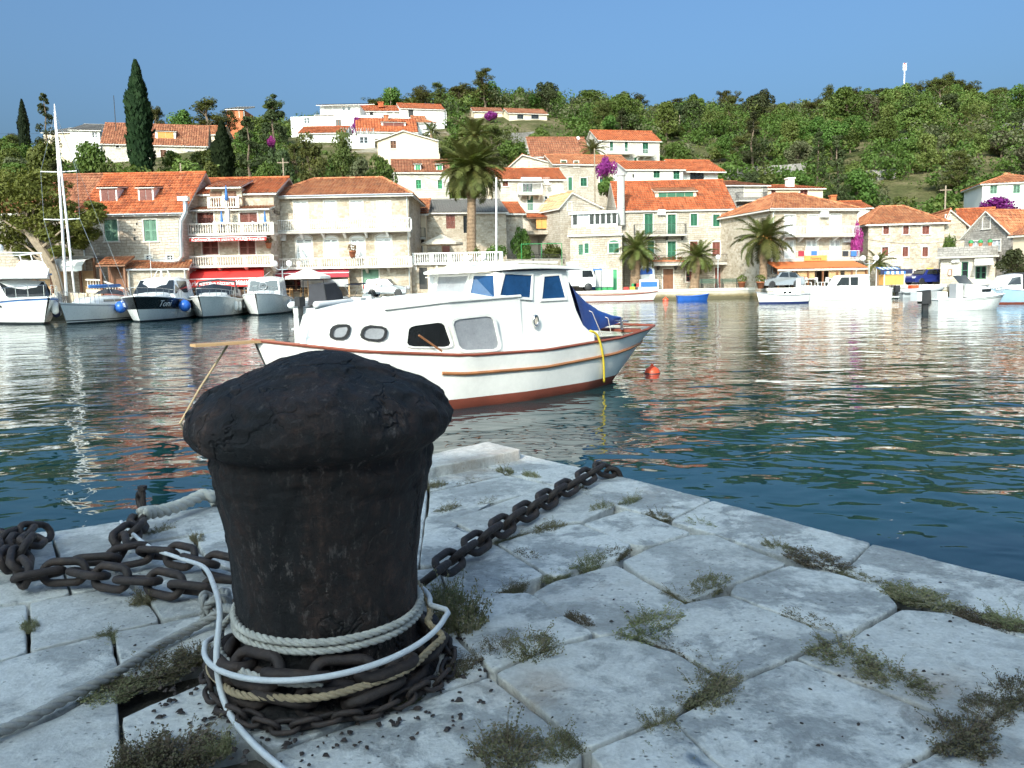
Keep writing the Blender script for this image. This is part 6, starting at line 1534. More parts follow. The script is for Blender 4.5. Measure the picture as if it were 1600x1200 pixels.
mt = mast_tip(86, 176, 1.1); m0 = b2.Mi @ P(104, 462, (b2.M @ V((1.1, 0, 0))).y); mb = MB(); mb.tube([m0, (mt.x, mt.y, mt.z)], [.09, .06], 8); mast = mb.build('mast', 'white_metal', b2.root, True)
mb = MB(); sp = .62
for f in (.42, .68):
    c = m0.lerp(mt, f); mb.tube([c + V((0, -1.05, .05)), c, c + V((0, 1.05, .05))], .03, 5)
mb.build('spreader', 'white_metal', mast)
mb = MB(); c42 = m0.lerp(mt, .42); c68 = m0.lerp(mt, .68)
for sg in (1, -1): mb.tube([(.9, sg*1.45, zs), c42 + V((0, sg*1.05, .05)), c68 + V((0, sg*1.05, .05)), mt], .012, 4)
mb.tube([(-L*.47, 0, zs + .2), mt], .012, 4); mb.build('rigging', 'galvanised', mast)
fs = b2.Mi @ P(117, 462, (b2.M @ V((2.2, 0, 0))).y); mb = MB(); mb.tube([fs, fs.lerp(mt, .3), fs.lerp(mt, .93), mt], [.055, .07, .05, .02], 7); mb.build('furled_jib', 'canvas_white', b2.root, True)
mb = MB(); mb.tube([(1.0, 0, zs + 1.1), (-2.8, 0, zs + 1.15)], .11, 7); mb.build('boom', 'canvas_blue', b2.root, True); mb = MB(); mb.lathe([(.05, 0), (.03, .5)], 5, (mt.x, mt.y, mt.z)); mb.build('masthead_unit', 'white_metal', mast)
# blue spray hood and tilted solar board
mb = MB(); rows = [[(-1.3 + .5*k - .15*abs(u), u, zs + .45 + .5*math.sqrt(max(0, 1 - u*u*.9))*(.4 + .6*(1-k))) for u in (-1, -.7, -.3, 0, .3, .7, 1)] for k in (0, .5, 1)]; mb.grid(rows); mb.build('spray_hood', 'canvas_dark', b2.root, True)
# big yacht at the left border
hd = (.72, -.7); L = 13
b1 = Boat('motor_yacht', 'large white flybridge motor yacht with blue deck stripe and dark saloon windows', at(72, 507, hd, L), hd, L, 3.8, 1.35, 'motor', 'gelcoat', 'boot_dark', .12, mids=((.9, .99, 'canvas_blue'),)); b1.short = 'flybridge yacht'
b1.deck(.03); b1.rail(0, .045, 'white_paint'); b1.pulpit(.45, .985, .7, .018); zs = b1.sheer(.5)
b1.loft('saloon', 'gelcoat', [(2.6, 1.3, zs, 1.1, zs + .3, .05), (1.3, 1.55, zs, 1.3, zs + 1.25, .1), (-4.5, 1.6, zs, 1.45, zs + 1.35, .1), (-4.6, 1.6, zs, 1.45, zs + 1.3, .08)])
for sg in (1, -1): mb = MB(); mb.quad((2.2, sg*1.42, zs + .38), (1.25, sg*1.39, zs + 1.1), (-4.0, sg*1.53, zs + 1.2), (-4.0, sg*1.62, zs + .45)); mb.build('saloon_window', 'glass_dark', b1.root)
mb = MB(); mb.quad((2.68, -1.15, zs + .36), (2.68, 1.15, zs + .36), (1.4, 1.2, zs + 1.2), (1.4, -1.2, zs + 1.2)); mb.build('windscreen', 'glass_dark', b1.root)
b1.loft('flybridge', 'gelcoat', [(2.1, 1.2, zs + 1.42, 1.25, zs + 1.62, .02), (1.3, 1.6, zs + 1.38, 1.6, zs + 2.05, .02), (-4.8, 1.7, zs + 1.4, 1.7, zs + 2.05, .02), (-5.0, 1.7, zs + 1.4, 1.7, zs + 2.0, .02)])
mb = MB(); mb.box(-4.7, -1.715, zs + 1.62, 1.35, -1.705, zs + 1.74); mb.box(-4.7, 1.705, zs + 1.62, 1.35, 1.715, zs + 1.74); mb.build('blue_stripe', 'canvas_blue', b1.root)
mb = MB()
for x in (1.2, -.8, -3.2):
    for sg in (1, -1): mb.tube([(x, sg*1.4, zs + 2.0), (x - .4, sg*1.3, zs + 3.0)], .03, 5)
mb.tube([(.9, -1.35, zs + 3.0), (.9, 1.35, zs + 3.0), (-4, 1.35, zs + 3.05), (-4, -1.35, zs + 3.05), (.9, -1.35, zs + 3.0)], .04, 5); mb.build('bimini_frame', 'white_metal', b1.root)
mb = MB(); mb.ball((-2.2, -.2, zs + 3.4), .3, 10, 6); mb.build('radar_dome', 'gelcoat', b1.root, True); mb = MB(); mb.tube([(-.2, -.9, zs + 2.0), (-.25, -.9, zs + 5.2)], .03, 5); mb.build('whip_antenna', 'white_metal', b1.root)
for t in (.55, .66, .7): x, y = b1.skin(t, 1.05); mb = MB(); mb.box(x - .18, -y - .02, 1.0, x + .18, -y + .03, 1.13); mb.build('porthole', 'glass_dark', b1.root)
for t, m_, z in ((.86, 'navy_canvas', .95), (.89, 'gelcoat', .85), (.92, 'navy_canvas', .8)): b1.fender(t, 1, m_, .2, .8, z=z)
for t, m_ in ((.93, 'navy_canvas'), (.955, 'gelcoat')): b1.fender(t, 1, m_, .2, .7, z=.95)
# RIB with black cover (stern towards us)
hd = (.35, 1); p = G(482, 491, 0); L = 6.5
bR = Boat('inflatable_boat', 'white inflatable motorboat with black console cover and tilted outboard', p + V((hd[0], hd[1], 0)).normalized()*L*.42, hd, L, 2.0, .5, 'motor', 'gelcoat', 'canvas_blue', .1); bR.short = 'inflatable boat'; bR.deck(.05, 'rib_grey')
for sg in (1, -1): mb = MB(); mb.tube([(-L/2 - .2, sg*1.1, .62)] + [(lerp(-L/2, L/2, i/14), sg*max(.06, bR.skin(i/14, .4)[1] + .12), .62 + .25*(i/14)**2) for i in range(15)], [.1] + [.27]*13 + [.24, .15], 10); mb.build('tube', 'rib_white', bR.root, True)
bR.loft('console_cover', 'canvas_dark', [(-1.6, .75, .6, .6, 2.0, .05), (-.2, .8, .6, .65, 2.1, .05), (.8, .7, .6, .5, 1.5, .05)])
mb = MB(); mb.tube([(-1.9, -.95, .7), (-2.0, -.8, 2.3), (-2.0, .8, 2.3), (-1.9, .95, .7)], .04, 6); mb.build('light_arch', 'rubber_black', bR.root)
mb = MB(); mb.box(-L/2 - .75, -.2, .55, -L/2 - .1, .2, 1.2); mb.box(-L/2 - .55, -.09, -.5, -L/2 - .2, .09, .55); mb.build('outboard', 'rubber_black', bR.root)
# small boat with bimini
hd = (.3, 1); p = G(549, 487, 0); L = 5.5
bs = Boat('motorboat', 'small white motorboat with navy bimini and black outboard at the quay', p + V((hd[0], hd[1], 0)).normalized()*L*.42, hd, L, 2.1, .62, 'motor', 'gelcoat', 'navy_canvas', .12); bs.short = 'bimini boat'; bs.deck(.25, 'gelcoat'); bs.rail()
bs.loft('seat_box', 'gelcoat', [(-2.4, .9, .3, .85, .95, .05), (-1.6, .9, .3, .85, 1.0, .05)]); bs.loft('console', 'gelcoat', [(.2, .4, .3, .35, 1.2, .02), (.9, .4, .3, .3, .9, .02)])
mb = MB(); rows = [[(lerp(-1.4, .9, k), u*.95, 1.95 + .12*(1-u*u)) for u in (-1, -.5, 0, .5, 1)] for k in (0, .5, 1)]; mb.grid(rows); mb.grid([[(q[0], q[1], q[2]-.04) for q in r] for r in rows]); mb.build('bimini', 'navy_canvas', bs.root, True)
mb = MB()
for sg in (1, -1): mb.tube([(-1.4, sg*.95, 1.95), (-.2, sg*1.0, .6), (.9, sg*.95, 1.95)], .02, 5)
mb.build('bimini_frame', 'chrome', bs.root); mb = MB(); mb.box(-L/2 - .5, -.22, .45, -L/2 - .05, .22, 1.05); mb.box(-L/2 - .4, -.08, -.4, -L/2 - .15, .08, .45); mb.build('outboard', 'rubber_black', bs.root)
# boat half hidden behind the cabin boat
hd = (-.9, -.4); p = G(668, 484, 0); bh = Boat('fishing_boat', 'white fishing boat with canvas hood and wooden locker behind the cabin boat', (p.x, p.y + 1), hd, 7.0, 2.3, .75, 'row', 'old_white_paint', 'antifoul_red', .1); bh.deck(.2, 'wood_pale'); bh.rail(0, .04, 'white_paint')
bh.loft('wheelhouse', 'old_white_paint', [(-2.6, .8, .6, .75, 1.5, .04), (-1.0, .85, .6, .8, 1.55, .04)]); mb = MB()
for x in (-2.7, -.4):
    for sg in (1, -1): mb.tube([(x, sg*.8, .7), (x, sg*.8, 2.35)], .03, 5)
mb.build('awning_pole', 'white_metal', bh.root); mb = MB(); mb.box(-3.0, -.95, 2.35, -.1, .95, 2.42); mb.build('awning_top', 'canvas_white', bh.root); mb = MB(); mb.box(-2.5, -.6, 1.6, -1.0, .6, 2.2); mb.build('gear_rack', 'wood_brown', bh.root); mb = MB(); mb.box(-1.0, .5, .7, -.2, .86, 1.4); mb.build('locker', 'orange_blind', bh.root)
# ---- right side boats
def side_boat(name, label, pxl, pxr, py, bow, B, H, shape='row', hull='old_white_paint', boot='antifoul_red', bz=.08, dyaw=0.0, mids=(), dk=.18, dkm='wood_pale', railm='red_brown_trim'):
    a = G(pxl, py, 0); c = G(pxr, py, 0); a.y = c.y = (a.y + c.y)/2; a.x = P(pxl, py, a.y).x; c.x = P(pxr, py, a.y).x
    L = (c.x - a.x) / math.cos(dyaw) * .98; m = (a + c)/2; hd = (bow*math.cos(dyaw), math.sin(dyaw))
    b = Boat(name, label, m, hd, L, B, H, shape, hull, boot, bz, mids=mids); b.deck(dk, dkm); b.rail(0, .04, railm, name='gunwale'); return b
b9 = side_boat('wooden_boat', 'long white open wooden boat with dark red gunwale at the quay by the palms', 905, 1029, 471, 1, 2.0, .62, hull='old_white_paint', dk=.15); mb = MB(); mb.box(-1.5, -.8, .42, -1.2, .8, .5); mb.build('thwart', 'varnished_wood', b9.root); mb = MB(); mb.box(.6, -.8, .42, .9, .8, .5); mb.build('thwart', 'varnished_wood', b9.root)
b10 = side_boat('rowing_boat', 'small bright blue rowing boat tied to the quay', 1057, 1108, 470, 1, 1.25, .42, hull='row_blue', boot='row_blue', dk=.18, dkm='row_blue', railm='row_blue'); mb = MB(); mb.box(-.4, -.5, .26, -.15, .5, .32); mb.build('thwart', 'wood_pale', b10.root); mb = MB(); mb.box(.5, -.4, .3, .7, .4, .36); mb.build('thwart', 'wood_pale', b10.root)
b11 = side_boat('wooden_boat', 'small white boat with dark blue waterline and tall white samson post', 1181, 1263, 474, -1, 1.7, .62, hull='old_white_paint', boot='antifoul_blue', bz=.13, dk=.1, dkm='old_white_paint', railm='perspex_grey'); b11.loft('cuddy', 'old_white_paint', [(.9, .3, .55, .25, .7, .03), (.2, .6, .5, .5, .95, .05), (-.7, .62, .5, .52, 1.0, .05)]); mb = MB(); mb.box(-1.25, -.1, .5, -1.0, .1, 1.75); mb.build('samson_post', 'white_paint', b11.root)
for x in (.0, -.35): mb = MB(); mb.box(x - .1, .56, .72, x + .1, .6, .85); mb.build('cabin_window', 'glass_dark', b11.root)
b12 = side_boat('wooden_boat', 'long white boat with low wheelhouse and swim platform alongside the restaurant', 1250, 1386, 468, -1, 2.4, 1.0, 'motor', 'old_white_paint', 'old_white_paint', .1, dk=.06, dkm='old_white_paint', railm='white_paint')
xf = (b12.Mi @ P(1302, 450, b12.root.location.y)).x; xb = (b12.Mi @ P(1350, 450, b12.root.location.y)).x; zr = P(1330, 431, b12.root.location.y).z
b12.loft('wheelhouse', 'old_white_paint', [(xf + .3, .8, .8, .7, 1.0, .03), (xf - .3, .9, .8, .75, zr, .06), (xb, .9, .8, .8, zr + .05, .06)]); 
for sg in (1, -1): 
    mb = MB(); mb.quad((xf + .12, sg*.84, 1.12), (xf - .3, sg*.81, zr - .1), (xf - .9, sg*.83, zr - .1), (xf - .9, sg*.87, 1.12)); mb.quad((xf - 1.0, sg*.875, 1.12), (xf - 1.0, sg*.835, zr - .1), (xf - 1.6, sg*.84, zr - .1), (xf - 1.6, sg*.88, 1.12)); mb.build('side_window', 'glass_dark', b12.root)
mb = MB(); mb.box(-b12.L/2 - .55, -1.0, .12, -b12.L/2 + .05, 1.0, .2); mb.build('swim_platform', 'white_paint', b12.root)
b13 = side_boat('inflatable_boat', 'grey inflatable dinghy with outboard lying before the blue car', 1404, 1472, 464, 1, 1.6, .45, 'motor', 'rib_grey', 'rib_grey', .08, dk=.1, dkm='rib_grey', railm='rib_grey')
for sg in (1, -1): mb = MB(); mb.tube([(lerp(-b13.L/2 - .15, b13.L/2, i/12), sg*max(.05, b13.skin(i/12, .35)[1] + .08), .5 + .22*(i/12)**2) for i in range(13)], [.1] + [.22]*11 + [.14], 9); mb.build('tube', 'rib_grey', b13.root, True)
mb = MB(); mb.box(-b13.L/2 - .4, -.18, .45, -b13.L/2, .18, 1.0); mb.box(-b13.L/2 - .3, -.07, -.3, -b13.L/2 - .1, .07, .45); mb.build('outboard', 'rubber_black', b13.root); mb = MB(); mb.box(-.9, -.3, .45, -.3, .3, 1.0); mb.build('seat_bag', 'orange_plastic', b13.root)
b13b = side_boat('wooden_boat', 'small white boat under the striped stall awning', 1372, 1411, 456, 1, 1.5, .5, hull='old_white_paint', boot='pale_blue_paint', dk=.12); b13b.short = 'stall boat'
b14 = side_boat('cuddy_boat', 'white cuddy boat with black outboard anchored near the right shore', 1452, 1569, 484, 1, 1.9, .68, 'motor', 'gelcoat', 'gelcoat', .06, mids=((.78, .82, 'boot_dark'),), dk=.05, dkm='gelcoat', railm='white_paint')
b14.loft('cuddy_cabin', 'gelcoat', [(1.45, .35, .7, .25, .78, .02), (.7, .7, .65, .5, 1.15, .05), (-.1, .75, .65, .58, 1.3, .05), (-.3, .75, .65, .6, 1.25, .05)]); mb = MB()
for sg in (1, -1): mb = MB(); mb.box(.35, sg*.655, .92, .8, sg*.69, 1.06); mb.build('cabin_window', 'glass_dark', b14.root)
mb = MB(); mb.quad((-.05, -.62, 1.28), (-.05, .62, 1.28), (-.45, .6, 1.75), (-.45, -.6, 1.75)); mb.build('windscreen', 'perspex_grey', b14.root); b14.loft('aft_seat', 'gelcoat', [(-1.9, .75, .55, .7, .95, .02), (-1.4, .75, .55, .7, .95, .02)]); mb = MB(); mb.box(-.75, -.32, .6, -.4, .32, 1.35); mb.build('helm_seat', 'curtain_grey', b14.root)
mb = MB(); mb.tube([(-.3, .2*math.cos(k*.6), 1.15 + .2*math.sin(k*.6)) for k in range(12)], .02, 5); mb.build('steering_wheel', 'rubber_black', b14.root); b14.pulpit(.75, .98, .35)
mb = MB(); hl = b14.L/2; mb.hexa([(-hl-.55, -.22, .35), (-hl-.05, -.2, .35), (-hl-.05, .2, .35), (-hl-.55, .22, .35)], [(-hl-.6, -.2, 1.0), (-hl-.08, -.17, 1.05), (-hl-.08, .17, 1.05), (-hl-.6, .2, 1.0)]); mb.box(-hl-.4, -.08, -.4, -hl-.12, .08, .35); mb.build('outboard', 'rubber_black', b14.root); mb = MB(); mb.box(-hl-.85, -.35, .5, -hl-.62, .35, .95); mb.build('engine_bracket', 'white_paint', b14.root)
b15 = side_boat('motorboat', 'pale blue boat with dark cockpit cover hauled against the right quay', 1540, 1640, 474, -1, 2.3, .85, 'motor', 'pale_blue_paint', 'antifoul_red', .1, dk=.05, dkm='gelcoat', railm='white_paint')
b15.loft('cabin', 'gelcoat', [(1.6, .5, .85, .4, 1.0, .03), (.9, .85, .8, .7, 1.65, .05), (.3, .9, .8, .8, 1.75, .05)]); b15.loft('cockpit_cover', 'canvas_dark', [(.29, .95, .85, .82, 1.8, .05), (-.8, 1.0, .85, .9, 1.8, .05), (-2.2, 1.0, .85, .9, 1.5, .05)])
for sg in (1, -1): mb = MB(); mb.quad((1.15, sg*.78, 1.15), (.85, sg*.73, 1.55), (.4, sg*.82, 1.62), (.4, sg*.89, 1.15)); mb.build('side_window', 'glass_dark', b15.root)
# ------------------------------------------------------------------ vegetation
leaf_mat('leaf_broad', (.050, .085, .016), (.095, .15, .028), (.165, .225, .055), .35, .5)
leaf_mat('leaf_light', (.085, .115, .024), (.145, .185, .042), (.22, .25, .075), .35, .5)
leaf_mat('leaf_olive', (.075, .08, .038), (.125, .13, .062), (.19, .185, .10), .3, .5)
leaf_mat('leaf_pine', (.052, .064, .015), (.10, .115, .026), (.17, .175, .048), .3, .6)
leaf_mat('leaf_cypress', (.010, .024, .009), (.020, .042, .015), (.038, .068, .024), .2, .8)
leaf_mat('leaf_dark', (.03, .042, .014), (.055, .07, .024), (.09, .11, .04), .25, .6)
leaf_mat('leaf_palm', (.075, .09, .022), (.13, .15, .04), (.21, .215, .075), .3, 1.2)
leaf_mat('leaf_palm_dry', (.16, .115, .055), (.25, .18, .09), (.34, .26, .14), .3, 1.2)
leaf_mat('leaf_pine_green', (.08, .105, .02), (.15, .185, .036), (.24, .27, .07), .35, .6)
leaf_mat('petal_magenta', (.22, .02, .16), (.36, .04, .27), (.50, .09, .42), .35, 2)
leaf_mat('leaf_red', (.28, .04, .02), (.4, .07, .03), (.5, .12, .05), .3, 3)
def blob_leaves(mb, c, r, n, leaf, rnd, m=0, shell=.55, narrow=1.0, upbias=.0):
    for _ in range(n):
        d = V((rnd.gauss(0, 1), rnd.gauss(0, 1), rnd.gauss(0, 1))).normalized(); k = shell + (1 - shell) * rnd.random() ** .6
        p = V((c[0] + d.x*r[0]*k, c[1] + d.y*r[1]*k, c[2] + d.z*r[2]*k))
        nrm = (d*1.0 + V((rnd.uniform(-1, 1), rnd.uniform(-1, 1), rnd.uniform(-.6, 1) + upbias))*.9).normalized()
        t = nrm.orthogonal().normalized(); t = (t*math.cos(a := rnd.uniform(0, 6.28)) + nrm.cross(t)*math.sin(a)); b_ = nrm.cross(t); s = leaf*rnd.uniform(.55, 1.25)
        mb.quad(p - t*s*.5, p + b_*s*.36*narrow + nrm*s*.1, p + t*s*.5, p - b_*s*.36*narrow, m=m)
def branch(mb, a, b_, r0, r1, rnd, n=5, wob=.12, m=0):
    a, b_ = V(a), V(b_); L = (b_-a).length; pts = [a.lerp(b_, i/n) + (V((rnd.uniform(-1, 1), rnd.uniform(-1, 1), rnd.uniform(-.5, .5)))*wob*L*.25 if 0 < i < n else V((0, 0, 0))) for i in range(n+1)]
    mb.tube(pts, [lerp(r0, r1, i/n) for i in range(n+1)], 6, m)
def tree_meshes(kind, seed):
    """unit tree about 1 high crown radius 1: returns trunk mesh, crown mesh (real metres, scaled later)"""
    rnd = random.Random(seed); tr = MB(); cr = MB()
    if kind == 'broad':
        H = 5.5; branch(tr, (0, 0, -.5), (rnd.uniform(-.3, .3), rnd.uniform(-.3, .3), 2.6), .22, .14, rnd)
        for i in range(20):
            a = rnd.uniform(0, 6.28); R = rnd.uniform(.3, 2.0); z = rnd.uniform(1.3, 4.8); rr = rnd.uniform(.7, 1.25) * (1.1 - abs(z-3)/5); c = (R*math.cos(a)*(1.1 - abs(z-3)/4.5), R*math.sin(a)*(1.1 - abs(z-3)/4.5), z)
            branch(tr, (0, 0, 2.0), c, .09, .03, rnd, 3); blob_leaves(cr, c, (rr, rr, rr*.85), 190, .33, rnd)
    elif kind == 'bush':
        for i in range(12):
            a = rnd.uniform(0, 6.28); R = rnd.uniform(.1, 1.5); z = rnd.uniform(.4, 1.7); rr = rnd.uniform(.6, 1.0); c = (R*math.cos(a), R*math.sin(a), z*(1.2 - R/3))
            branch(tr, (0, 0, -.3), c, .06, .02, rnd, 3); blob_leaves(cr, c, (rr, rr, rr*.85), 170, .3, rnd)
    elif kind == 'pine':
        H = 8.0; lx, ly = rnd.uniform(-.8, .8), rnd.uniform(-.5, .5); branch(tr, (0, 0, -.5), (lx, ly, 6.2), .26, .10, rnd, 7)
        for i in range(24):
            z = rnd.uniform(1.6, 7.5); a = rnd.uniform(0, 6.28); R = rnd.uniform(.4, 2.6) * (1.1 - abs(z-3.6)/6.0); c = (lx*z/6.2 + R*math.cos(a), ly*z/6.2 + R*math.sin(a), z + .2*R)
            rr = rnd.uniform(.75, 1.25); branch(tr, (lx*z/7, ly*z/7, z*.8), c, .08, .03, rnd, 4)
            for _ in range(4): blob_leaves(cr, (c[0] + rnd.uniform(-.6, .6), c[1] + rnd.uniform(-.6, .6), c[2] + rnd.uniform(-.15, .3)), (rr*.7, rr*.7, rr*.36), 62, .32, rnd, narrow=.55, upbias=.6)
    elif kind == 'cypress':
        H = 10.0; branch(tr, (0, 0, -.4), (0, 0, 5), .2, .1, rnd)
        for i in range(3600):
            t = rnd.random() ** .85; z = .4 + 9.6*t; R = 1.05 * (min(1, (1-t)*2.6) ** .75) * (min(1, .45 + t*2.5)) * (.82 + .18*noise.noise(V((math.cos(i)*1, t*9, seed)))); a = rnd.uniform(0, 6.28); k = rnd.uniform(.72, 1.03); R *= .9 + .22*noise.noise(V((math.cos(a)*1.6, math.sin(a)*1.6, z*.8 + seed)))
            p = V((R*k*math.cos(a), R*k*math.sin(a), z)); u = V((math.cos(a)*.35, math.sin(a)*.35, 1)).normalized(); s = rnd.uniform(.28, .55); w_ = V((-math.sin(a + rnd.uniform(-.8, .8)), math.cos(a + rnd.uniform(-.8, .8)), 0))*s*.24
            cr.quad(p - u*s*.5, p + w_, p + u*s*.5, p - w_)
    elif kind == 'conifer':
        branch(tr, (0, 0, -.4), (0, 0, 8.5), .22, .05, rnd)
        for i in range(46):
            z = rnd.uniform(1.0, 9.0); R = 2.0*(1 - z/9.6)*rnd.uniform(.5, 1.05) + .15; a = rnd.uniform(0, 6.28); c = (R*math.cos(a), R*math.sin(a), z); rr = rnd.uniform(.5, .85)*(1.1 - z/14); blob_leaves(cr, c, (rr, rr, rr*.6), 70, .34, rnd, narrow=.5)
    return tr.mesh('trunk', 'bark'), cr
TREE = {}
def tree_proto(key, kind, seed, leafmat):
    t, c = tree_meshes(kind, seed); TREE.setdefault(key, []).append((t, c.mesh('crown', leafmat)))
for i in range(3): tree_proto('broad', 'broad', 10+i, 'leaf_broad')
for i in range(2): tree_proto('light', 'broad', 20+i, 'leaf_light')
for i in range(2): tree_proto('olive', 'broad', 30+i, 'leaf_olive')
for i in range(4): tree_proto('pine', 'pine', 40+i, 'leaf_pine')
for i in range(2): tree_proto('cypress', 'cypress', 50+i, 'leaf_cypress')
for i in range(2): tree_proto('conifer', 'conifer', 60+i, 'leaf_dark')
for i in range(2): tree_proto('dark', 'broad', 70+i, 'leaf_dark')
for i in range(2): tree_proto('bush', 'bush', 80+i, 'leaf_broad')
for i in range(2): tree_proto('lightbush', 'bush', 84+i, 'leaf_light')
for i in range(2): tree_proto('bougain', 'bush', 90+i, 'petal_magenta')
def plant_tree(key, pos, sx, sz, label, cat='tree', group=None, name='tree', rz=None, k=None):
    t, c = TREE[key][k if k is not None else random.randrange(len(TREE[key]))]
    root = thing(name, label, cat, pos, random.uniform(0, 6.28) if rz is None else rz, group); root.scale = (sx, sx, sz)
    link('trunk', t, root); link('crown', c, root); return root
HT = {'broad': 5.8, 'light': 5.8, 'olive': 5.8, 'pine': 8.2, 'cypress': 10, 'conifer': 9.4, 'dark': 5.8, 'bush': 2.7, 'lightbush': 2.7, 'bougain': 2.7}
RT = {'broad': 2.9, 'light': 2.9, 'olive': 2.9, 'pine': 3.2, 'cypress': 1.0, 'conifer': 2.3, 'dark': 2.9, 'bush': 2.3, 'lightbush': 2.3, 'bougain': 2.3}
def tree_px(key, px0, px1, top, base, Y, label, name='tree', cat='tree', group=None, k=None):
    """a tree filling these pixels at depth Y; its foot is carried down to the ground"""
    a = P((px0+px1)/2, base, Y); t = P((px0+px1)/2, top, Y); wd = (px1-px0)/F*Y
    zg = min(a.z, hz(a.x, a.y)) if a.z > QZ + .5 else QZ
    if key in ('bush', 'lightbush', 'bougain'): zg = a.z if a.z > QZ + .5 else QZ
    return plant_tree(key, (a.x, a.y, zg), wd/2/RT[key], (t.z - zg)/HT[key], label, cat, group, name, k=k)
tree_px('cypress', 199, 246, 96, 275, 100, 'tall dark column cypress rising in front of the weathered stone house', 'cypress_tree')
tree_px('cypress', 30, 51, 156, 245, 118, 'slim cypress beside the dark spreading conifer', 'cypress_tree')
tree_px('conifer', 50, 98, 142, 240, 116, 'dark spreading conifer left of the modern white house', 'conifer_tree')
tree_px('light', 28, 112, 212, 300, 92, 'broad leafy green tree behind the brown-tiled roof'); tree_px('broad', 95, 190, 212, 300, 90, 'large leafy green tree behind the big orange roof')
tree_px('broad', 150, 200, 240, 300, 84, 'small green tree below the long weathered house'); tree_px('lightbush', 248, 330, 240, 285, 84, 'pale green shrub in front of the long weathered house', 'shrub', 'shrub'); tree_px('bush', 0, 40, 235, 262, 105, 'low green shrub on the slope behind the cypress', 'shrub', 'shrub')
tree_px('pine', 286, 362, 148, 215, 140, 'rounded pine on the skyline above the long weathered house', 'pine_tree'); tree_px('pine', 228, 264, 160, 215, 142, 'small pine showing behind the tall cypress', 'pine_tree')
tree_px('cypress', 330, 372, 190, 290, 96, 'dark stout cypress behind the pizzeria roof', 'cypress_tree'); tree_px('conifer', 355, 425, 178, 290, 96, 'dense dark conifer behind the pizzeria roof', 'conifer_tree')
tree_px('conifer', 395, 470, 142, 292, 104, 'tall narrow-topped dark conifer behind the hipped roof', 'conifer_tree', k=1); tree_px('dark', 400, 470, 215, 292, 90, 'dark leafy tree behind the hipped orange roof'); tree_px('pine', 440, 530, 205, 300, 84, 'wide olive-green pine behind the hipped roof', 'pine_tree'); tree_px('pine', 498, 572, 205, 300, 86, 'broad rounded pine above the hipped roof ridge', 'pine_tree')
tree_px('broad', 560, 622, 232, 300, 92, 'bright green tree left of the green-shuttered house'); tree_px('bush', 395, 440, 240, 285, 80, 'green shrub behind the narrow pizzeria roof', 'shrub', 'shrub')
tree_px('broad', 684, 712, 214, 262, 122, 'dark green shrub tree beside the cream gable house'); tree_px('broad', 765, 842, 210, 268, 116, 'leafy tree behind the crown of the tall palm'); tree_px('olive', 745, 800, 222, 270, 108, 'greyish olive tree right of the tall palm')
tree_px('bush', 928, 972, 264, 305, 99, 'dark green shrub under the magenta bougainvillea', 'shrub', 'shrub')
tree_px('bougain', 929, 966, 236, 278, 100, 'magenta bougainvillea between the slope houses', 'bougainvillea', 'flowering shrub'); tree_px('bougain', 546, 570, 177, 206, 147, 'magenta bougainvillea beside the white villa', 'bougainvillea', 'flowering shrub'); tree_px('bougain', 1526, 1594, 301, 332, 91, 'wide purple bougainvillea before the white house on the right', 'bougainvillea', 'flowering shrub')
tree_px('bougain', 752, 782, 170, 188, 166, 'purple bougainvillea under the hilltop pines', 'bougainvillea', 'flowering shrub'); tree_px('bougain', 1328, 1349, 332, 404, 72.2, 'tall purple bougainvillea climbing the corner of the restaurant house', 'bougainvillea', 'flowering shrub'); tree_px('bougain', 416, 432, 208, 230, 100, 'small magenta bougainvillea among dark conifers', 'bougainvillea', 'flowering shrub')
tree_px('lightbush', 1148, 1188, 416, 452, 77.5, 'light green shrub beside the quay benches', 'shrub', 'shrub'); tree_px('dark', 1553, 1612, 382, 444, 62, 'leafy tree beside the shop near the right quay'); tree_px('bush', 748, 800, 372, 408, 70.5, 'green creeper covering the terrace right of the palm', 'creeper', 'creeper'); tree_px('broad', 792, 842, 342, 408, 76, 'leafy green tree on the garden terrace')
tree_px('bush', 846, 884, 372, 404, 78, 'round green shrub under the orange blinds', 'shrub', 'shrub'); tree_px('lightbush', 728, 752, 378, 400, 69.5, 'pale green plant on the balustrade terrace', 'shrub', 'shrub'); tree_px('lightbush', 512, 530, 449, 460, 62.2, 'low green plants edging the awning terrace', 'shrub', 'shrub'); tree_px('light', 1150, 1178, 330, 440, 84, 'green tree in the shady gap beside the big waterfront house')
tree_px('bush', 1470, 1492, 352, 400, 71.5, 'green vine over the shop terrace corner', 'vine', 'creeper')
tree_px('light', 246, 300, 232, 285, 104, 'pale leafy tree under the long weathered house'); tree_px('broad', 288, 345, 228, 285, 108, 'green leafy tree at the right end of the long weathered house'); tree_px('lightbush', 300, 352, 246, 285, 90, 'pale shrub behind the stone pizzeria', 'shrub', 'shrub')
tree_px('pine', 340, 376, 172, 225, 142, 'small pine left of the unfinished brick house', 'pine_tree'); tree_px('dark', 378, 420, 178, 225, 138, 'dark tree right of the unfinished brick house'); tree_px('olive', 520, 580, 232, 285, 100, 'olive tree on the slope under the pergola house'); tree_px('broad', 690, 740, 205, 262, 128, 'leafy tree behind the two palms')
tree_px('conifer', 1155, 1205, 148, 250, 190, 'dark pointed conifer standing out on the right hillside', 'conifer_tree'); tree_px('cypress', 1395, 1430, 165, 250, 185, 'dark broad cypress in the middle of the right hillside', 'cypress_tree'); tree_px('conifer', 1425, 1460, 172, 252, 188, 'dark conifer beside the broad hillside cypress', 'conifer_tree', k=1); tree_px('cypress', 1484, 1497, 158, 220, 200, 'thin cypress high on the right hillside', 'cypress_tree')
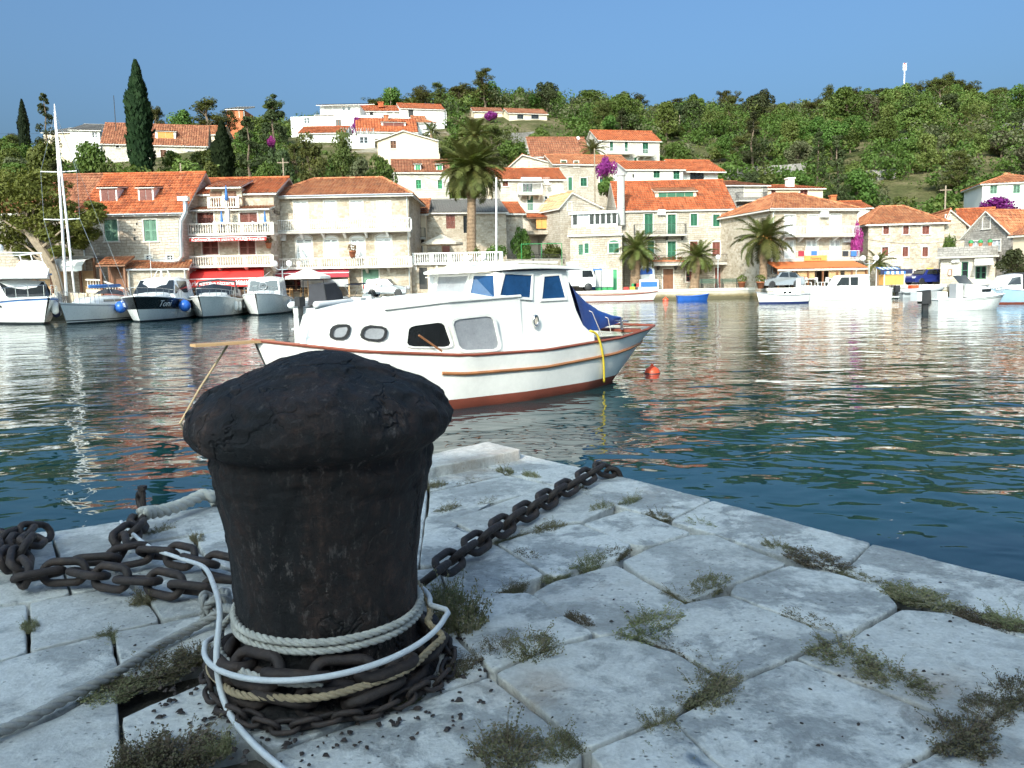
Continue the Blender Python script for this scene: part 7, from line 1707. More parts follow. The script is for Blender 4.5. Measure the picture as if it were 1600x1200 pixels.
# leaning pine on the quay, left
def leaning_pine():
    rnd = random.Random(5); Y = 56.5; base = P(97, 455, Y); base.z = QZ; q = lambda px, py, dy=0: P(px, py, Y + dy) - base
    root = thing('pine_tree', 'large leaning pine with twisted trunk beside the stone house', 'tree', base); tr = MB(); cr = MB()
    spine = [V((0, 0, -.2)), q(88, 432), q(78, 410), q(64, 388), q(52, 372), q(40, 350)]
    tr.tube(resample(spine, .4), [lerp(.36, .2, i/60) for i in range(61)][:len(resample(spine, .4))], 8)
    blobs = [(20,285,36),(50,275,30),(75,300,34),(30,310,40),(60,325,34),(95,330,26),(118,345,26),(140,335,22),(20,345,36),(5,300,30),(55,352,30),(90,365,26),(130,362,24),(118,378,20),(20,375,26),(150,322,14),(80,280,22),(-20,330,36),(40,395,16),(95,392,14)]
    for i, (px, py, r) in enumerate(blobs):
        c = q(px, py, rnd.uniform(-2.2, 2.2)); rr = r/F*Y*1.0
        tr_s = spine[min(5, max(2, int((455-py)/30)))]; branch(tr, tr_s, c, .11, .03, rnd, 4)
        for _ in range(9): blob_leaves(cr, (c.x + rnd.uniform(-.7, .7)*rr, c.y + rnd.uniform(-.7, .7)*rr, c.z + rnd.uniform(-.35, .35)*rr), (rr*.6, rr*.6, rr*.32), 125, .3, rnd, narrow=.55, upbias=.6)
    tr.build('trunk', 'bark_pale', root); cr.build('crown', 'leaf_pine_green', root)
leaning_pine()
# palms: every frond a part
def frond_mesh(seed, L=1.0, droop=.9, wid=.25, mat='leaf_palm'):
    rnd = random.Random(seed); mb = MB(); n = 34; pts = []; a = 0.0; p = V((0, 0, 0))
    for i in range(n+1):
        pts.append(p.copy()); t = i/n; a = -droop * t ** 1.35 * 1.5; p = p + V((math.cos(a), 0, math.sin(a)))*(L/n)
    mb.tube(pts[::3], [.014*(1 - i/(n/3+2)) + .003 for i in range(len(pts[::3]))], 4, cap=False)
    for i in range(3, n+1):
        t = i/n; d = (pts[i] - pts[i-1]).normalized(); u = V((0, 1, 0)); nn = d.cross(u)
        ll = wid*(math.sin(math.pi*min(1, t*.85 + .12)) ** .6)*rnd.uniform(.8, 1.1)
        for sg in (1, -1):
            tip = pts[i] + u*sg*ll*.8 + d*ll*.62 - nn*0 + V((0, 0, -ll*rnd.uniform(.15, .5) + ll*.22)); b0 = pts[i] - d*.012; b1 = pts[i] + d*.014; md = (pts[i] + tip)/2 + V((0, 0, ll*.12))
            mb.quad(b0, b1, md + d*.012, md - d*.010); mb.quad(md - d*.010, md + d*.012, tip)
    return mb.mesh('frond', mat)
FR = [frond_mesh(i, 1.0, d) for i, d in enumerate((.35, .6, .85, 1.1))]; FD = [frond_mesh(9, 1.0, 1.35, .12, 'leaf_palm_dry'), frond_mesh(10, 1.0, 1.15, .14, 'leaf_palm_dry')]
def palm(label, px, crown_py, base_py, Y, R, n=56, trunk_r=.26, dates=False, dry=10, base_z=None, px_base=None):
    rnd = random.Random(int(px)); top = P(px, crown_py, Y); base = P(px_base or px, base_py, Y); bz = base.z if base_z is None else base_z
    root = thing('palm_tree', label, 'palm', (base.x, base.y, bz)); H = top.z - bz; dx = top.x - base.x
    mb = MB(); rows = []; k = max(8, int(H/.16))
    for i in range(k+1):
        t = i/k; r = trunk_r*(1.18 - .28*t + .25*max(0, .12-t)/.12) * (1 + .07*(i % 2)); 
        if t > .86: r *= 1 + (t-.86)*2.2
        rows.append([(dx*t + r*math.cos(6.283*j/12 + (i % 2)*.26), r*math.sin(6.283*j/12 + (i % 2)*.26), H*t) for j in range(12)])
    mb.grid(rows, close=True); mb.build('trunk', 'palm_bark', root)
    for i in range(n + dry):
        az = i*2.39996 + rnd.uniform(-.2, .2); isd = i >= n; t = (i + .5)/n if not isd else 1
        el = lerp(1.35, -.45, t ** .9) + rnd.uniform(-.12, .12) if not isd else rnd.uniform(-1.25, -.75)
        me = FR[min(3, int(t*4 + rnd.uniform(-.4, .6)) if t*4 > .4 else 0)] if not isd else FD[i % 2]
        s = R*rnd.uniform(.88, 1.1)*(1 if not isd else .72)*(.82 if t < .15 else 1)
        o = bpy.data.objects.new('frond', me); COL.objects.link(o); o.parent = root; o.rotation_mode = 'ZYX'; o.location = (dx + .08*math.cos(az), .08*math.sin(az), H - (.35 if isd else .0) + .1*(1-t)); o.scale = (s, s, s)
        o.rotation_mode = 'XYZ'; o.rotation_euler = (Matrix.Rotation(az, 3, 'Z') @ Matrix.Rotation(-el, 3, 'Y') @ Matrix.Rotation(rnd.uniform(-.4, .4), 3, 'X')).to_euler()
    if dates:
        mb = MB(); blob_leaves(mb, (0, 0, 0), (.28, .28, .4), 60, .12, rnd); dcm = mb.mesh('date_cluster', 'orange_blind')
        for i in range(7): a = i*.9; link('date_cluster', dcm, root, (dx + .5*math.cos(a), .5*math.sin(a), H - .1))
palm('tall date palm with a shaggy crown rising from the balustrade terrace', 737, 268, 398, 69.5, 3.1, 115, .36, dry=34, base_z=TZ, px_base=736)
palm('bushy date palm in front of the big waterfront house beside the freezer', 994, 392, 451, 77.2, 2.5, 52, .42, dry=8, base_z=QZ, px_base=992)
palm('bushy date palm before the brown double door', 1090, 402, 451, 77.2, 2.1, 48, .36, dry=8, base_z=QZ, px_base=1084)
palm('date palm with orange fruit beside the restaurant canopy', 1194, 374, 447, 69.2, 2.8, 52, .30, dates=True, dry=6, base_z=QZ, px_base=1192)
palm('palm with orange fruit clusters standing on the slope behind the tall palm', 741, 214, 262, 108, 3.2, 50, .3, dates=True, dry=4)
palm('small palm behind the globe lamp beside the restaurant', 1372, 412, 440, 71.5, 1.5, 30, .2, dry=0, base_z=QZ)
palm('small palm between the hilltop houses', 645, 166, 176, 168, 2.6, 30, .25, dry=0); palm('little palm beside the cream gable house', 674, 206, 216, 128, 1.8, 26, .2, dry=0); palm('palm beside the magenta bougainvillea on the slope', 926, 236, 262, 112, 2.2, 36, .25, dry=8)
# ---- hillside wood
def blocked(px, top, base, rad_px, Y):
    for x0, y0, x1, y1, yh in BLOCK:
        if Y < yh + 6 and px + rad_px*.8 > x0 and px - rad_px*.8 < x1 and base > y0 and top < y1: return True
        if abs(Y - yh - 4) < 9 and x0 - 6 < px < x1 + 6: return True
    return False
LAB = {'broad': 'round leafy green tree in the wooded hillside', 'light': 'pale green leafy tree in the wooded hillside', 'olive': 'grey-green olive tree on the hillside terraces', 'pine': 'olive-green pine among the hillside trees', 'dark': 'dark evergreen oak in the wooded hillside', 'conifer': 'dark pointed conifer among the hillside trees', 'cypress': 'slim dark cypress among the hillside trees', 'bush': 'low green shrub on the hillside', 'lightbush': 'low pale shrub on the hillside'}
rnd = random.Random(21); placed = []; cnt = {}
def try_tree(key, x, y, sx, sz, ridge=False):
    z = hz(x, y); r = RT[key]*sx; 
    if any((x-a)**2 + (y-b_)**2 < ((r+c)*.52)**2 for a, b_, c in placed): return False
    px, py = proj((x, y, z)); _, tp = proj((x, y, z + HT[key]*sz))
    if not (-90 < px < 1690): return False
    if blocked(px, tp, py, r*F/y, y): return False
    placed.append((x, y, r)); cnt[key] = cnt.get(key, 0) + 1
    k = LAB[key] if not ridge else 'broad-crowned pine on the skyline of the hill'
    plant_tree(key, (x, y, z - .2), sx, sz, k, 'shrub' if 'bush' in key else 'tree', ('skyline pines' if ridge else {'bush': 'hillside shrubs', 'lightbush': 'hillside shrubs'}.get(key, 'hillside trees')), {'pine': 'pine_tree', 'cypress': 'cypress_tree', 'conifer': 'conifer_tree', 'bush': 'shrub', 'lightbush': 'shrub', 'olive': 'olive_tree', 'dark': 'oak_tree'}.get(key, 'tree')); return True
# skyline pines from the photograph's outline
for px, top, sc_ in ((600,150,1.),(620,142,1.1),(650,140,1.1),(672,132,1.2),(700,140,1.1),(738,128,1.3),(765,146,1),(790,152,1),(835,140,1.1),(860,150,.9),(900,162,.9),(935,158,1),(965,154,1.),(1000,142,1),(1030,160,.9),(1062,150,1),(1095,165,.9),(1135,150,1),(1165,152,1),(1200,158,1),(1240,154,1),(1275,152,1.1),(1310,144,1.15),(1335,140,1.1),(1362,132,1.2),(1390,126,1.2),(1420,122,1.2),(1450,116,1.3),(1478,110,1.3),(1505,112,1.3),(1545,142,1),(1570,138,1),(1598,132,1),(1625,130,1),(560,160,.8),(455,165,.6),(1660,128,1)):
    Y = interp(RIDGE, px) * .97
    if px > 1530: Y = interp(RIDGE, px) + 40
    x = (px - 800)/F*Y; z = hz(x, Y); zt = P(px, top, Y).z; szz = min(1.25, max(.5, (zt - z)/HT['pine'])); placed.append((x, Y, 3*sc_))
    plant_tree('pine', (x, Y, z - .2), sc_*1.45, szz*.92, 'broad-crowned pine on the skyline of the hill', 'tree', 'skyline pines', 'pine_tree')
tries = 0; total = 0
while total < 270 and tries < 9000:
    tries += 1; px = rnd.uniform(-70, 1680); t, r = interp(TOE, px), interp(RIDGE, px); Y = t + 4 + (r - t - 4) * rnd.random() ** .75; x = (px - 800)/F*Y
    nz = noise.noise(V((x*.02, Y*.02, 5))); u = rnd.random()
    key = 'pine' if (Y > r*.85 and u < .3) or u < .08 else 'dark' if u < .2 + .12*nz else 'olive' if u < .3 else 'light' if u < .47 - .15*nz else 'conifer' if u < .50 else 'cypress' if u < .525 else 'bush' if u < .62 else 'lightbush' if u < .68 else 'broad'
    if cnt.get(key, 0) > 280: continue
    if Y > r*.72 and key in ('conifer', 'cypress'): continue
    s = rnd.uniform(.65, 1.25) * (1 + .25*(Y > 160)); 
    if key == 'cypress': s *= .75
    if key == 'pine': s *= .78
    if 'bush' in key: s *= .9
    if try_tree(key, x, Y, s, s*rnd.uniform(.85, 1.2)): total += 1
# continuous canopy and scrub of the far slope: one mass, not countable
mbw = MB(); rnd = random.Random(8); clus = 0; tries = 0
def clear(px, Y, top, base):
    for x0, y0, x1, y1, yh in BLOCK:
        if abs(Y - yh - 4) < 8 and x0 - 8 < px < x1 + 8: return False
        if Y < yh + 5 and x0 - 14 < px < x1 + 14 and top < y1 + 2 and base > y0: return False
    return True
while clus < 950 and tries < 6000:
    tries += 1; px = rnd.uniform(-70, 1690); t, r = interp(TOE, px), interp(RIDGE, px); Y = t + 5 + (r + 4 - t)*rnd.random() ** .8; x = (px-800)/F*Y; z = hz(x, Y)
    k = rnd.uniform(.7, 1.35)*(1 + .3*(Y > 160)); u, v_ = proj((x, Y, z)); _, tp = proj((x, Y, z + 4.2*k))
    if not clear(px, Y, tp, v_): continue
    clus += 1; m = rnd.choice((0, 0, 0, 1, 2, 2, 3, 4)); 
    for j in range(6):
        c = (x + rnd.uniform(-1.7, 1.7)*k, Y + rnd.uniform(-1.7, 1.7)*k, z + rnd.uniform(.5, 2.9)*k); rr = rnd.uniform(.9, 1.45)*k
        blob_leaves(mbw, c, (rr, rr, rr*.8), 58, .5, rnd, m=m if rnd.random() < .8 else 0)
o = mbw.build('hillside_wood', ['leaf_broad', 'leaf_olive', 'leaf_light', 'leaf_dark', 'leaf_pine']); tag(o, 'dense green canopy of scrub and trees covering the far hillside', 'wood', kind='stuff')
mb = MB()
for i in range(1500):
    px = rnd.uniform(-60, 1670); t, r = interp(TOE, px), interp(RIDGE, px); Y = t + 2 + (r + 3 - t)*rnd.random(); x = (px-800)/F*Y; z = hz(x, Y)
    u, v_ = proj((x, Y, z)); _, tp = proj((x, Y, z + 1.5))
    if not clear(px, Y, tp, v_): continue
    s = rnd.uniform(.7, 1.5)*(1 if Y > t + 12 else .6); blob_leaves(mb, (x, Y, z + .25*s), (s*1.15, s*1.15, s*.6), 40, .45, rnd, m=rnd.choice((0, 0, 1, 2)))
o = mb.build('hillside_scrub', ['leaf_broad', 'leaf_olive', 'leaf_light']); tag(o, 'low green scrub on the ground between the hillside trees', 'scrub', kind='stuff')
# ------------------------------------------------------------------ cars and street furniture
def car_paint(n, c): 
    t = NT(n); t.done(c, .35, None, Metallic=.35, Coat_Weight=.6)
car_paint('car_silver', (.30, .32, .34)); car_paint('car_blue', (.02, .035, .22)); car_paint('car_white', (.75, .75, .74)); car_paint('car_green', (.12, .16, .12))
simple('headlight_glass', (.6, .62, .65), .15, .1); simple('tail_red', (.4, .02, .02), .3, .1); simple('wood_slat_green', (.05, .10, .07), .6, .2, 5)
def car(label, px, py, Y, rz, paint, prof='hatch', L=4.0, W=1.68, bonnet=False):
    p = P(px, py, Y); root = thing('car', label, 'car', (p.x, p.y, QZ), rz); 
    PR = {'hatch': [(0,.42),(.0,.62),(.09,.82),(.30,.92),(.44,1.40),(.72,1.46),(.93,1.36),(.985,.95),(1.0,.6),(.99,.35)],
          'sedan': [(0,.40),(.0,.58),(.07,.74),(.29,.88),(.42,1.36),(.62,1.43),(.80,1.28),(.90,.98),(.985,.94),(1.0,.6),(.99,.35)],
          'estate': [(0,.42),(.0,.62),(.04,.78),(.27,.88),(.38,1.36),(.66,1.42),(.94,1.36),(.985,.95),(1.0,.6),(.99,.35)]}[prof]
    pr = [(x*L - L/2, z) for x, z in PR]; mb = MB(); rows = []
    for f, ins in ((-1, 0), (-.86, 0), (.86, 0), (1, 0)):
        rows.append([(x, f*W/2*(1 if z < .95 else .86 if abs(f) == 1 else .86), z - (.05 if abs(f) == 1 and z > .95 else 0)) for x, z in pr] + [(L*.49, f*W/2, .25), (-L*.49, f*W/2, .25)])
    mb.grid(rows, close=True); mb.quad(*rows[0]); mb.quad(*reversed(rows[-1])); mb.build('body', paint, root, False)
    a, b_, c_, d = pr[3], pr[4], pr[5], pr[6]
    for sg in (1, -1):
        yb, yt = W/2 + .004, W/2*.86 + .012
        split = (b_[0]+d[0])/2
        for x0, x1, x2, x3 in ((a[0]+.22, split-.04, split-.04, b_[0]+.08), (split+.04, d[0]-.02+.12, d[0]-.12, split+.04)):
            m2 = MB(); m2.quad((x0, sg*yb, .95), (x1, sg*yb, .95), (x2, sg*yt, 1.33), (x3, sg*yt, 1.33)); m2.build('side_window', 'glass_dark', root)
    m2 = MB(); m2.quad((a[0]-.012, -W*.40, .95), (a[0]-.012, W*.40, .95), (b_[0]-.02, W*.36, 1.36), (b_[0]-.02, -W*.36, 1.36)); m2.build('windscreen', 'glass_dark', root)
    m2 = MB(); m2.quad((d[0]+.02, -W*.36, 1.3), (d[0]+.02, W*.36, 1.3), (pr[7][0]+.012, W*.40, 1.0), (pr[7][0]+.012, -W*.40, 1.0)); m2.build('rear_window', 'glass_dark', root)
    for x in (-L*.31, L*.30):
        for sg in (1, -1):
            m3 = MB(); m3.lathe([(.12, -.1), (.30, -.1), (.32, -.06), (.32, .06), (.30, .1), (.20, .1)], 18); o = m3.build('wheel', 'rubber_black', root, True); o.location = (x, sg*(W/2 - .09), .32); o.rotation_euler = (-sg*math.pi/2, 0, 0)
            m4 = MB(); m4.lathe([(.205, .085), (.19, .10), (.05, .09), (0.001, .095)], 14); m4.build('rim', 'galvanised', o)
    for sg in (1, -1):
        m5 = MB(); m5.box(-L/2 - .01, sg*W*.27, .6, -L/2 + .12, sg*W*.47, .76); m5.build('headlight', 'headlight_glass', root); m5 = MB(); m5.box(L/2 - .08, sg*W*.36, .7, L/2 + .012, sg*W*.48, .95); m5.build('tail_light', 'tail_red', root)
    m5 = MB(); m5.box(-L/2 - .03, -W*.45, .34, -L/2 + .1, W*.45, .5); m5.build('front_bumper', paint, root); m5 = MB(); m5.box(L/2 - .1, -W*.45, .34, L/2 + .03, W*.45, .5); m5.build('rear_bumper', paint, root)
    return root
car('silver hatchback parked before the green double door', 605, 462, 62.6, math.pi - .06, 'car_silver', 'hatch', 3.35); car('silver sedan parked beside the palm at the restaurant', 1219, 448, 68.4, .12, 'car_silver', 'sedan', 3.6); car('dark blue estate car parked before the house with brown shutters', 1446, 444, 72.0, .25, 'car_blue', 'estate', 3.7)
# delivery truck
p = P(912, 449, 75.3); tk = thing('delivery_truck', 'small white delivery truck parked by the green door', 'truck', (p.x, p.y, QZ), 0)
mb = MB(); mb.box(-4.6, -1, .5, -.55, 1, 2.75); mb.build('cargo_box', 'car_white', tk); mb = MB(); mb.prism([(-.5, .4), (1.0, .4), (1.05, 1.2), (.75, 2.05), (-.5, 2.1)], -.95, .95); mb.build('cab', 'car_white', tk)
mb = MB(); mb.quad((-.2, -.96, 1.3), (.85, -.96, 1.3), (.66, -.96, 1.92), (-.2, -.96, 1.92)); mb.build('side_window', 'glass_dark', tk); mb = MB(); mb.quad((1.065, -.85, 1.25), (1.065, .85, 1.25), (.78, .85, 2.0), (.78, -.85, 2.0)); mb.build('windscreen', 'glass_dark', tk)
for x in (.35, -3.4):
    for sg in (1, -1): mb = MB(); mb.lathe([(.1, -.12), (.36, -.12), (.38, 0), (.36, .12), (.1, .12)], 16); o = mb.build('wheel', 'rubber_black', tk, True); o.location = (x, sg*.86, .38); o.rotation_euler = (math.pi/2, 0, 0)
# lamps with globes
simple('globe_glass', (.85, .85, .83), .25, .03)
def lamp(label, px, base_py, globe_py, Y, base_z=QZ, heads=2, spread=.55):
    p = P(px, globe_py, Y); root = thing('street_lamp', label, 'street lamp', (p.x, p.y, base_z)); H = p.z - base_z
    mb = MB(); mb.lathe([(.12, 0), (.12, .3), (.06, .45), (.045, H - .2)], 8); mb.build('post', 'galvanised', root); mb = MB()
    xs = (-spread, spread) if heads == 2 else (0,)
    for x in xs: mb.tube([(0, 0, H - .45), (x*.6, 0, H - .45), (x, 0, H - .22)], .03, 6)
    mb.build('arm', 'galvanised', root)
    for x in xs: mb = MB(); mb.ball((x, 0, H), .24, 14, 8); mb.build('globe', 'globe_glass', root, True)
lamp('twin-globe lamp beside the dark red awning', 440.5, 465, 412, 60.9); lamp('twin-globe lamp in front of the terrace balustrade', 745, 460, 403, 66.3-2.5); lamp('twin-globe lamp beside the restaurant canopy', 1358.5, 440, 403.5, 66.8); lamp('single-globe lamp between the quay benches', 1122, 450, 402, 75.5, heads=1)
# flag pole
p = P(775.5, 440, 64.5); top = P(775.5, 277, 64.5); fp_ = thing('flag_pole', 'tall white pole standing in front of the terrace balustrade', 'pole', (p.x, p.y, QZ)); mb = MB(); mb.tube([(0, 0, 0), (top.x - p.x, 0, top.z - QZ)], [.09, .06], 8); mb.build('mast', 'white_metal', fp_, True); mb = MB(); mb.lathe([(.2, 0), (.2, .06), (.1, .12)], 8); mb.build('foot', 'concrete', fp_)
# parasols
def parasol(label, px, apex_py, edge_py, base_z, Y, R, mat, n=8, half=None):
    p = P(px, apex_py, Y); e = P(px, edge_py, Y); root = thing('parasol', label, 'parasol', (p.x, p.y, base_z)); za, ze_ = p.z - base_z, e.z - base_z; mb = MB(); rows = [[(0, 0, za)]*(n*2+1)]
    for k in (.33, .66, 1): rows.append([(R*k*math.cos(math.pi*j/n)*(1 if j % 2 == 0 else .955), R*k*math.sin(math.pi*j/n)*(1 if j % 2 == 0 else .955), lerp(za, ze_, k) - .04*math.sin(math.pi*k)) for j in range(n*2+1)])
    rows.append([(q[0]*1.005, q[1]*1.005, q[2] - .18) for q in rows[-1]]); mb.grid(rows); mb.grid([[(q[0], q[1], q[2]-.015) for q in r] for r in rows]); mb.build('canopy', mat, root); mb = MB(); mb.tube([(0, 0, 0), (0, 0, za + .05)], .035, 6); mb.build('pole', 'wood_pale', root)
    mb = MB()
    for j in range(n): mb.tube([(0, 0, za - .05), (R*.95*math.cos(2*math.pi*j/n), R*.95*math.sin(2*math.pi*j/n), ze_ - .03)], .012, 4)
    mb.build('ribs', 'wood_pale', root); mb = MB(); mb.lathe([(.28, 0), (.28, .08), (.08, .12)], 10); mb.build('base', 'concrete', root)
parasol('white parasol on the terrace before the dark red awning', 480, 418, 432, QZ, 61.6, 1.75, 'canvas_white'); parasol('beige parasol on the balustrade terrace beside the palm', 690, 365.5, 379.5, TZ, 70.5, 1.85, 'canvas_beige')
def folded(label, px, top, bot, Y, h): 
    p = P(px, bot, Y); t = P(px, top, Y); root = thing('folded_parasol', label, 'parasol', (p.x, p.y, p.z)); H = t.z - p.z; mb = MB(); mb.lathe([(.03, H*.25), (.14, H*.3), (.1, H*.6), (.05, H*.92), (.01, H)], 9); mb.build('cover', 'canvas_blue', root, True); mb = MB(); mb.tube([(0, 0, 0), (0, 0, H*.4)], .025, 5); mb.build('pole', 'white_metal', root)
folded('folded blue parasol on the loggia balcony of the pizzeria house', 354.5, 289, 322, 61.9, 1.5); folded('folded blue parasol beside the white pillar of the middle balcony', 347.5, 329, 363, 61.2, 1.5); folded('folded blue parasol at the end of the middle balcony', 415, 329, 363, 61.2, 1.5)
# tables and chairs (white plastic) built once
def chair_mesh():
    mb = MB(); mb.box(-.22, -.22, .42, .22, .22, .45); mb.box(-.22, .2, .45, .22, .235, .85)
    for x in (-.2, .2):
        for y in (-.2, .2): mb.box(x-.02, y-.02, 0, x+.02, y+.02, .42)
        mb.box(x-.02, -.2, .62, x+.02, .2, .65)
    return mb
def furniture(name, label, cat, mbs, p, rz, group):
    root = thing(name, label, cat, p, rz, group); 
    for nm, me in mbs: link(nm, me, root)
    return root
def chair_parts(mat):
    mb = MB(); mb.box(-.22, -.22, .42, .22, .22, .45); s = mb.mesh('seat', mat); mb = MB(); mb.box(-.22, .2, .45, .22, .235, .85); bk = mb.mesh('backrest', mat); mb = MB(); mb.box(-.02, -.02, 0, .02, .02, .42); lg = mb.mesh('leg', mat); return s, bk, lg
def put_chair(cp, p, rz, label, group):
    root = thing('chair', label, 'chair', p, rz, group); link('seat', cp[0], root); link('backrest', cp[1], root)
    for x in (-.19, .19):
        for y in (-.19, .19): link('leg', cp[2], root, (x, y, 0))
CW, CWd = chair_parts('white_paint'), chair_parts('wood_pale')
tm = MB(); tm.box(-.42, -.42, .70, .42, .42, .74); TT = {m_: tm.mesh('tabletop', m_) for m_ in ('white_paint', 'wood_pale')}; tm = MB(); tm.lathe([(.22, 0), (.22, .03), (.03, .06), (.03, .7)], 8); TP = tm.mesh('pedestal', 'iron')
def put_table(p, mat, label, group): root = thing('table', label, 'table', p, 0, group); link('tabletop', TT[mat], root); link('pedestal', TP, root)
rnd = random.Random(4)
for px, py, Y in ((452, 458, 63), (475, 458, 63.3), (500, 458, 63), (525, 458, 63.3), (312, 455, 60.2), (345, 455, 60.2), (390, 455, 60.2)):
    g = P(px, py, Y); g.z = QZ; lab = 'under the dark red awning' if px > 430 else 'under the large red awning'; put_table(g, 'wood_pale', f'wooden cafe table {lab}', f'cafe tables {lab}')
    for a in (0, math.pi): put_chair(CWd, g + V((math.sin(a)*.75, -math.cos(a)*-.1, 0)), a + math.pi/2 + rnd.uniform(-.4, .4), f'wooden cafe chair {lab}', f'cafe chairs {lab}')
for px in (1250, 1266, 1302, 1318, 1336):
    g = P(px, 445, 68.6); g.z = QZ; put_table(g, 'white_paint', 'white table under the restaurant canopy', 'restaurant tables')
    for a in (0, math.pi): put_chair(CW, g + V((.7*(1 if a else -1), .05, 0)), (math.pi/2 if a else -math.pi/2) + rnd.uniform(-.4, .4), 'white chair under the restaurant canopy', 'restaurant chairs')
for px, Y, z, lab in ((345, 61.35, h and P(345, 363, 61.3).z, 'on the middle balcony of the pizzeria house'), (405, 61.35, P(405, 363, 61.3).z, 'on the middle balcony of the pizzeria house')):
    g = P(px, 363, Y); put_table(g, 'white_paint', f'white table {lab}', 'balcony tables')
    put_chair(CW, g + V((-.65, 0, 0)), -math.pi/2, f'white chair {lab}', 'balcony chairs'); put_chair(CW, g + V((.65, 0, 0)), math.pi/2, f'white chair {lab}', 'balcony chairs')
# benches on the quay
def bench(label, px, Y):
    g = P(px, 448, Y); root = thing('park_bench', label, 'bench', (g.x, g.y, QZ), .03)
    for k in range(3): mb = MB(); mb.box(-.85, -.2 + k*.15, .44, .85, -.08 + k*.15, .47); mb.build('seat_slat', 'wood_slat_green', root)
    for k in range(3): mb = MB(); mb.box(-.85, .26 + k*.02, .55 + k*.13, .85, .29 + k*.02, .64 + k*.13); mb.build('back_slat', 'wood_slat_green', root)
    for x in (-.7, .7): mb = MB(); mb.box(x-.03, -.22, 0, x+.03, -.17, .44); mb.box(x-.03, .24, 0, x+.03, .30, .92); mb.box(x-.03, -.17, .4, x+.03, .24, .438); mb.build('leg', 'iron', root)
bench('green slatted bench near the brown double door palm', 1109, 75.0); bench('green slatted bench beside the light green shrub', 1141, 75.0)
# kiosk freezer, boards, crates by the green door
def boxthing(name, label, cat, px, Y, w_, d, z0, z1, mat, base=QZ, rz=0):
    g = P(px, 440, Y); root = thing(name, label, cat, (g.x, g.y, base), rz); return root
r = boxthing('ice_cream_freezer', 'blue and white ice cream freezer beside the palm', 'freezer', 1013, 77, 0, 0, 0, 0, ''); mb = MB(); mb.box(-.9, -.4, .05, .9, .4, .95); mb.build('cabinet', 'white_metal', r); mb = MB(); mb.box(-.92, -.42, .951, .92, .42, 1.02); mb.build('lid', 'perspex_grey', r); mb = MB(); mb.box(-.8, -.412, .25, .8, -.401, .75); mb.build('front_panel', 'blue_plastic', r)
r = boxthing('sign_stand', 'tall blue and white ice cream sign stand beside the palm', 'sign', 1010, 77.8, 0, 0, 0, 0, ''); mb = MB(); mb.prism([(-.8, 0), (.8, 0), (.8, 1.9), (.3, 2.35), (-.4, 2.3), (-.8, 1.9)], -.05, .05); mb.build('panel', 'white_metal', r); mb = MB(); mb.prism([(-.75, 1.45), (.6, 1.5), (.55, 1.95), (.1, 2.2), (-.5, 2.05)], -.06, -.052); mb.build('emblem', 'blue_plastic', r)
for i, px in enumerate((934.5, 944.5, 953.5)):
    r = boxthing('menu_board', 'grey upright board on a green foot beside the green door', 'board', px, 75.6 - .1*i, 0, 0, 0, 0, ''); r['group'] = 'upright boards by the green door'; mb = MB(); mb.box(-.28, -.04, .35, .28, .04, 1.95); mb.build('panel', 'curtain_grey', r); mb = MB(); mb.box(-.25, -.2, 0, .25, .2, .3); mb.build('foot', 'green_plastic', r)
r = boxthing('vending_cabinet', 'blue vending cabinet behind the grey boards', 'cabinet', 931, 77, 0, 0, 0, 0, ''); mb = MB(); mb.box(-.55, -.4, .1, .55, .4, 2.1); mb.build('cabinet', 'canvas_blue', r); mb = MB(); mb.box(-.5, -.42, .9, .5, -.401, 1.9); mb.build('door', 'glass_dark', r)
for px, m_, lab in ((978, 'red_plastic', 'red'), (988, 'yellow_paint', 'yellow'), (994, 'red_plastic', 'red'), (990.5, 'green_plastic', 'green'), (1000, 'perspex_grey', 'grey')):
    z = QZ + (.32 if px in (990.5, 994) else 0); r = boxthing('plastic_crate', f'{lab} plastic crate on the quay near the freezer', 'crate', px, 75.9, 0, 0, 0, 0, '', z); r['group'] = f'{lab} crates near the freezer'
    for sd, (a, b_, c_, d) in {'side': (-.22, -.16, .22, -.13), 'side.': (-.22, .13, .22, .16), 'end': (-.22, -.129, -.19, .129), 'end.': (.19, -.129, .22, .129)}.items(): mb = MB(); mb.box(a, b_, .0, c_, d, .3); mb.build(sd.strip('.'), m_, r)
    mb = MB(); mb.box(-.189, -.129, 0, .189, .129, .03); mb.build('bottom', m_, r)
# striped stall
g = P(1398, 440, 67.5); st = thing('market_stall', 'market stall with blue and white striped awning and yellow counter', 'stall', (g.x, g.y, QZ)); x0 = P(1377, 417, 67.5).x - g.x; x1 = P(1410, 417, 67.5).x - g.x; zt = P(1398, 417, 68.6).z - QZ; zb = P(1398, 424, 66.9).z - QZ
for k in range(9): 
    mb = MB(); a, b_ = lerp(x0, x1, k/9), lerp(x0, x1, (k+1)/9); mb.hexa([(a, -.6, zb - .02), (b_, -.6, zb - .02), (b_, 1.1, zt - .02), (a, 1.1, zt - .02)], [(a, -.6, zb), (b_, -.6, zb), (b_, 1.1, zt), (a, 1.1, zt)]); mb.box(a, -.605, zb - .22, b_, -.59, zb); mb.build('awning_stripe', 'canvas_blue' if k % 2 == 0 else 'canvas_white', st)
for x in (x0 + .05, x1 - .05):
    for y in (-.5, 1.0): mb = MB(); mb.box(x-.03, y-.03, 0, x+.03, y+.03, zb if y < 0 else zt - .05); mb.build('post', 'white_metal', st)
mb = MB(); mb.box(x0, -.45, .1, x1, .4, .95); mb.build('counter', 'orange_blind', st); mb = MB(); mb.box(x0 - .3, -.55, 1.0, x1 + .6, -.5, 1.4); mb.build('goods_row', 'navy_canvas', st)
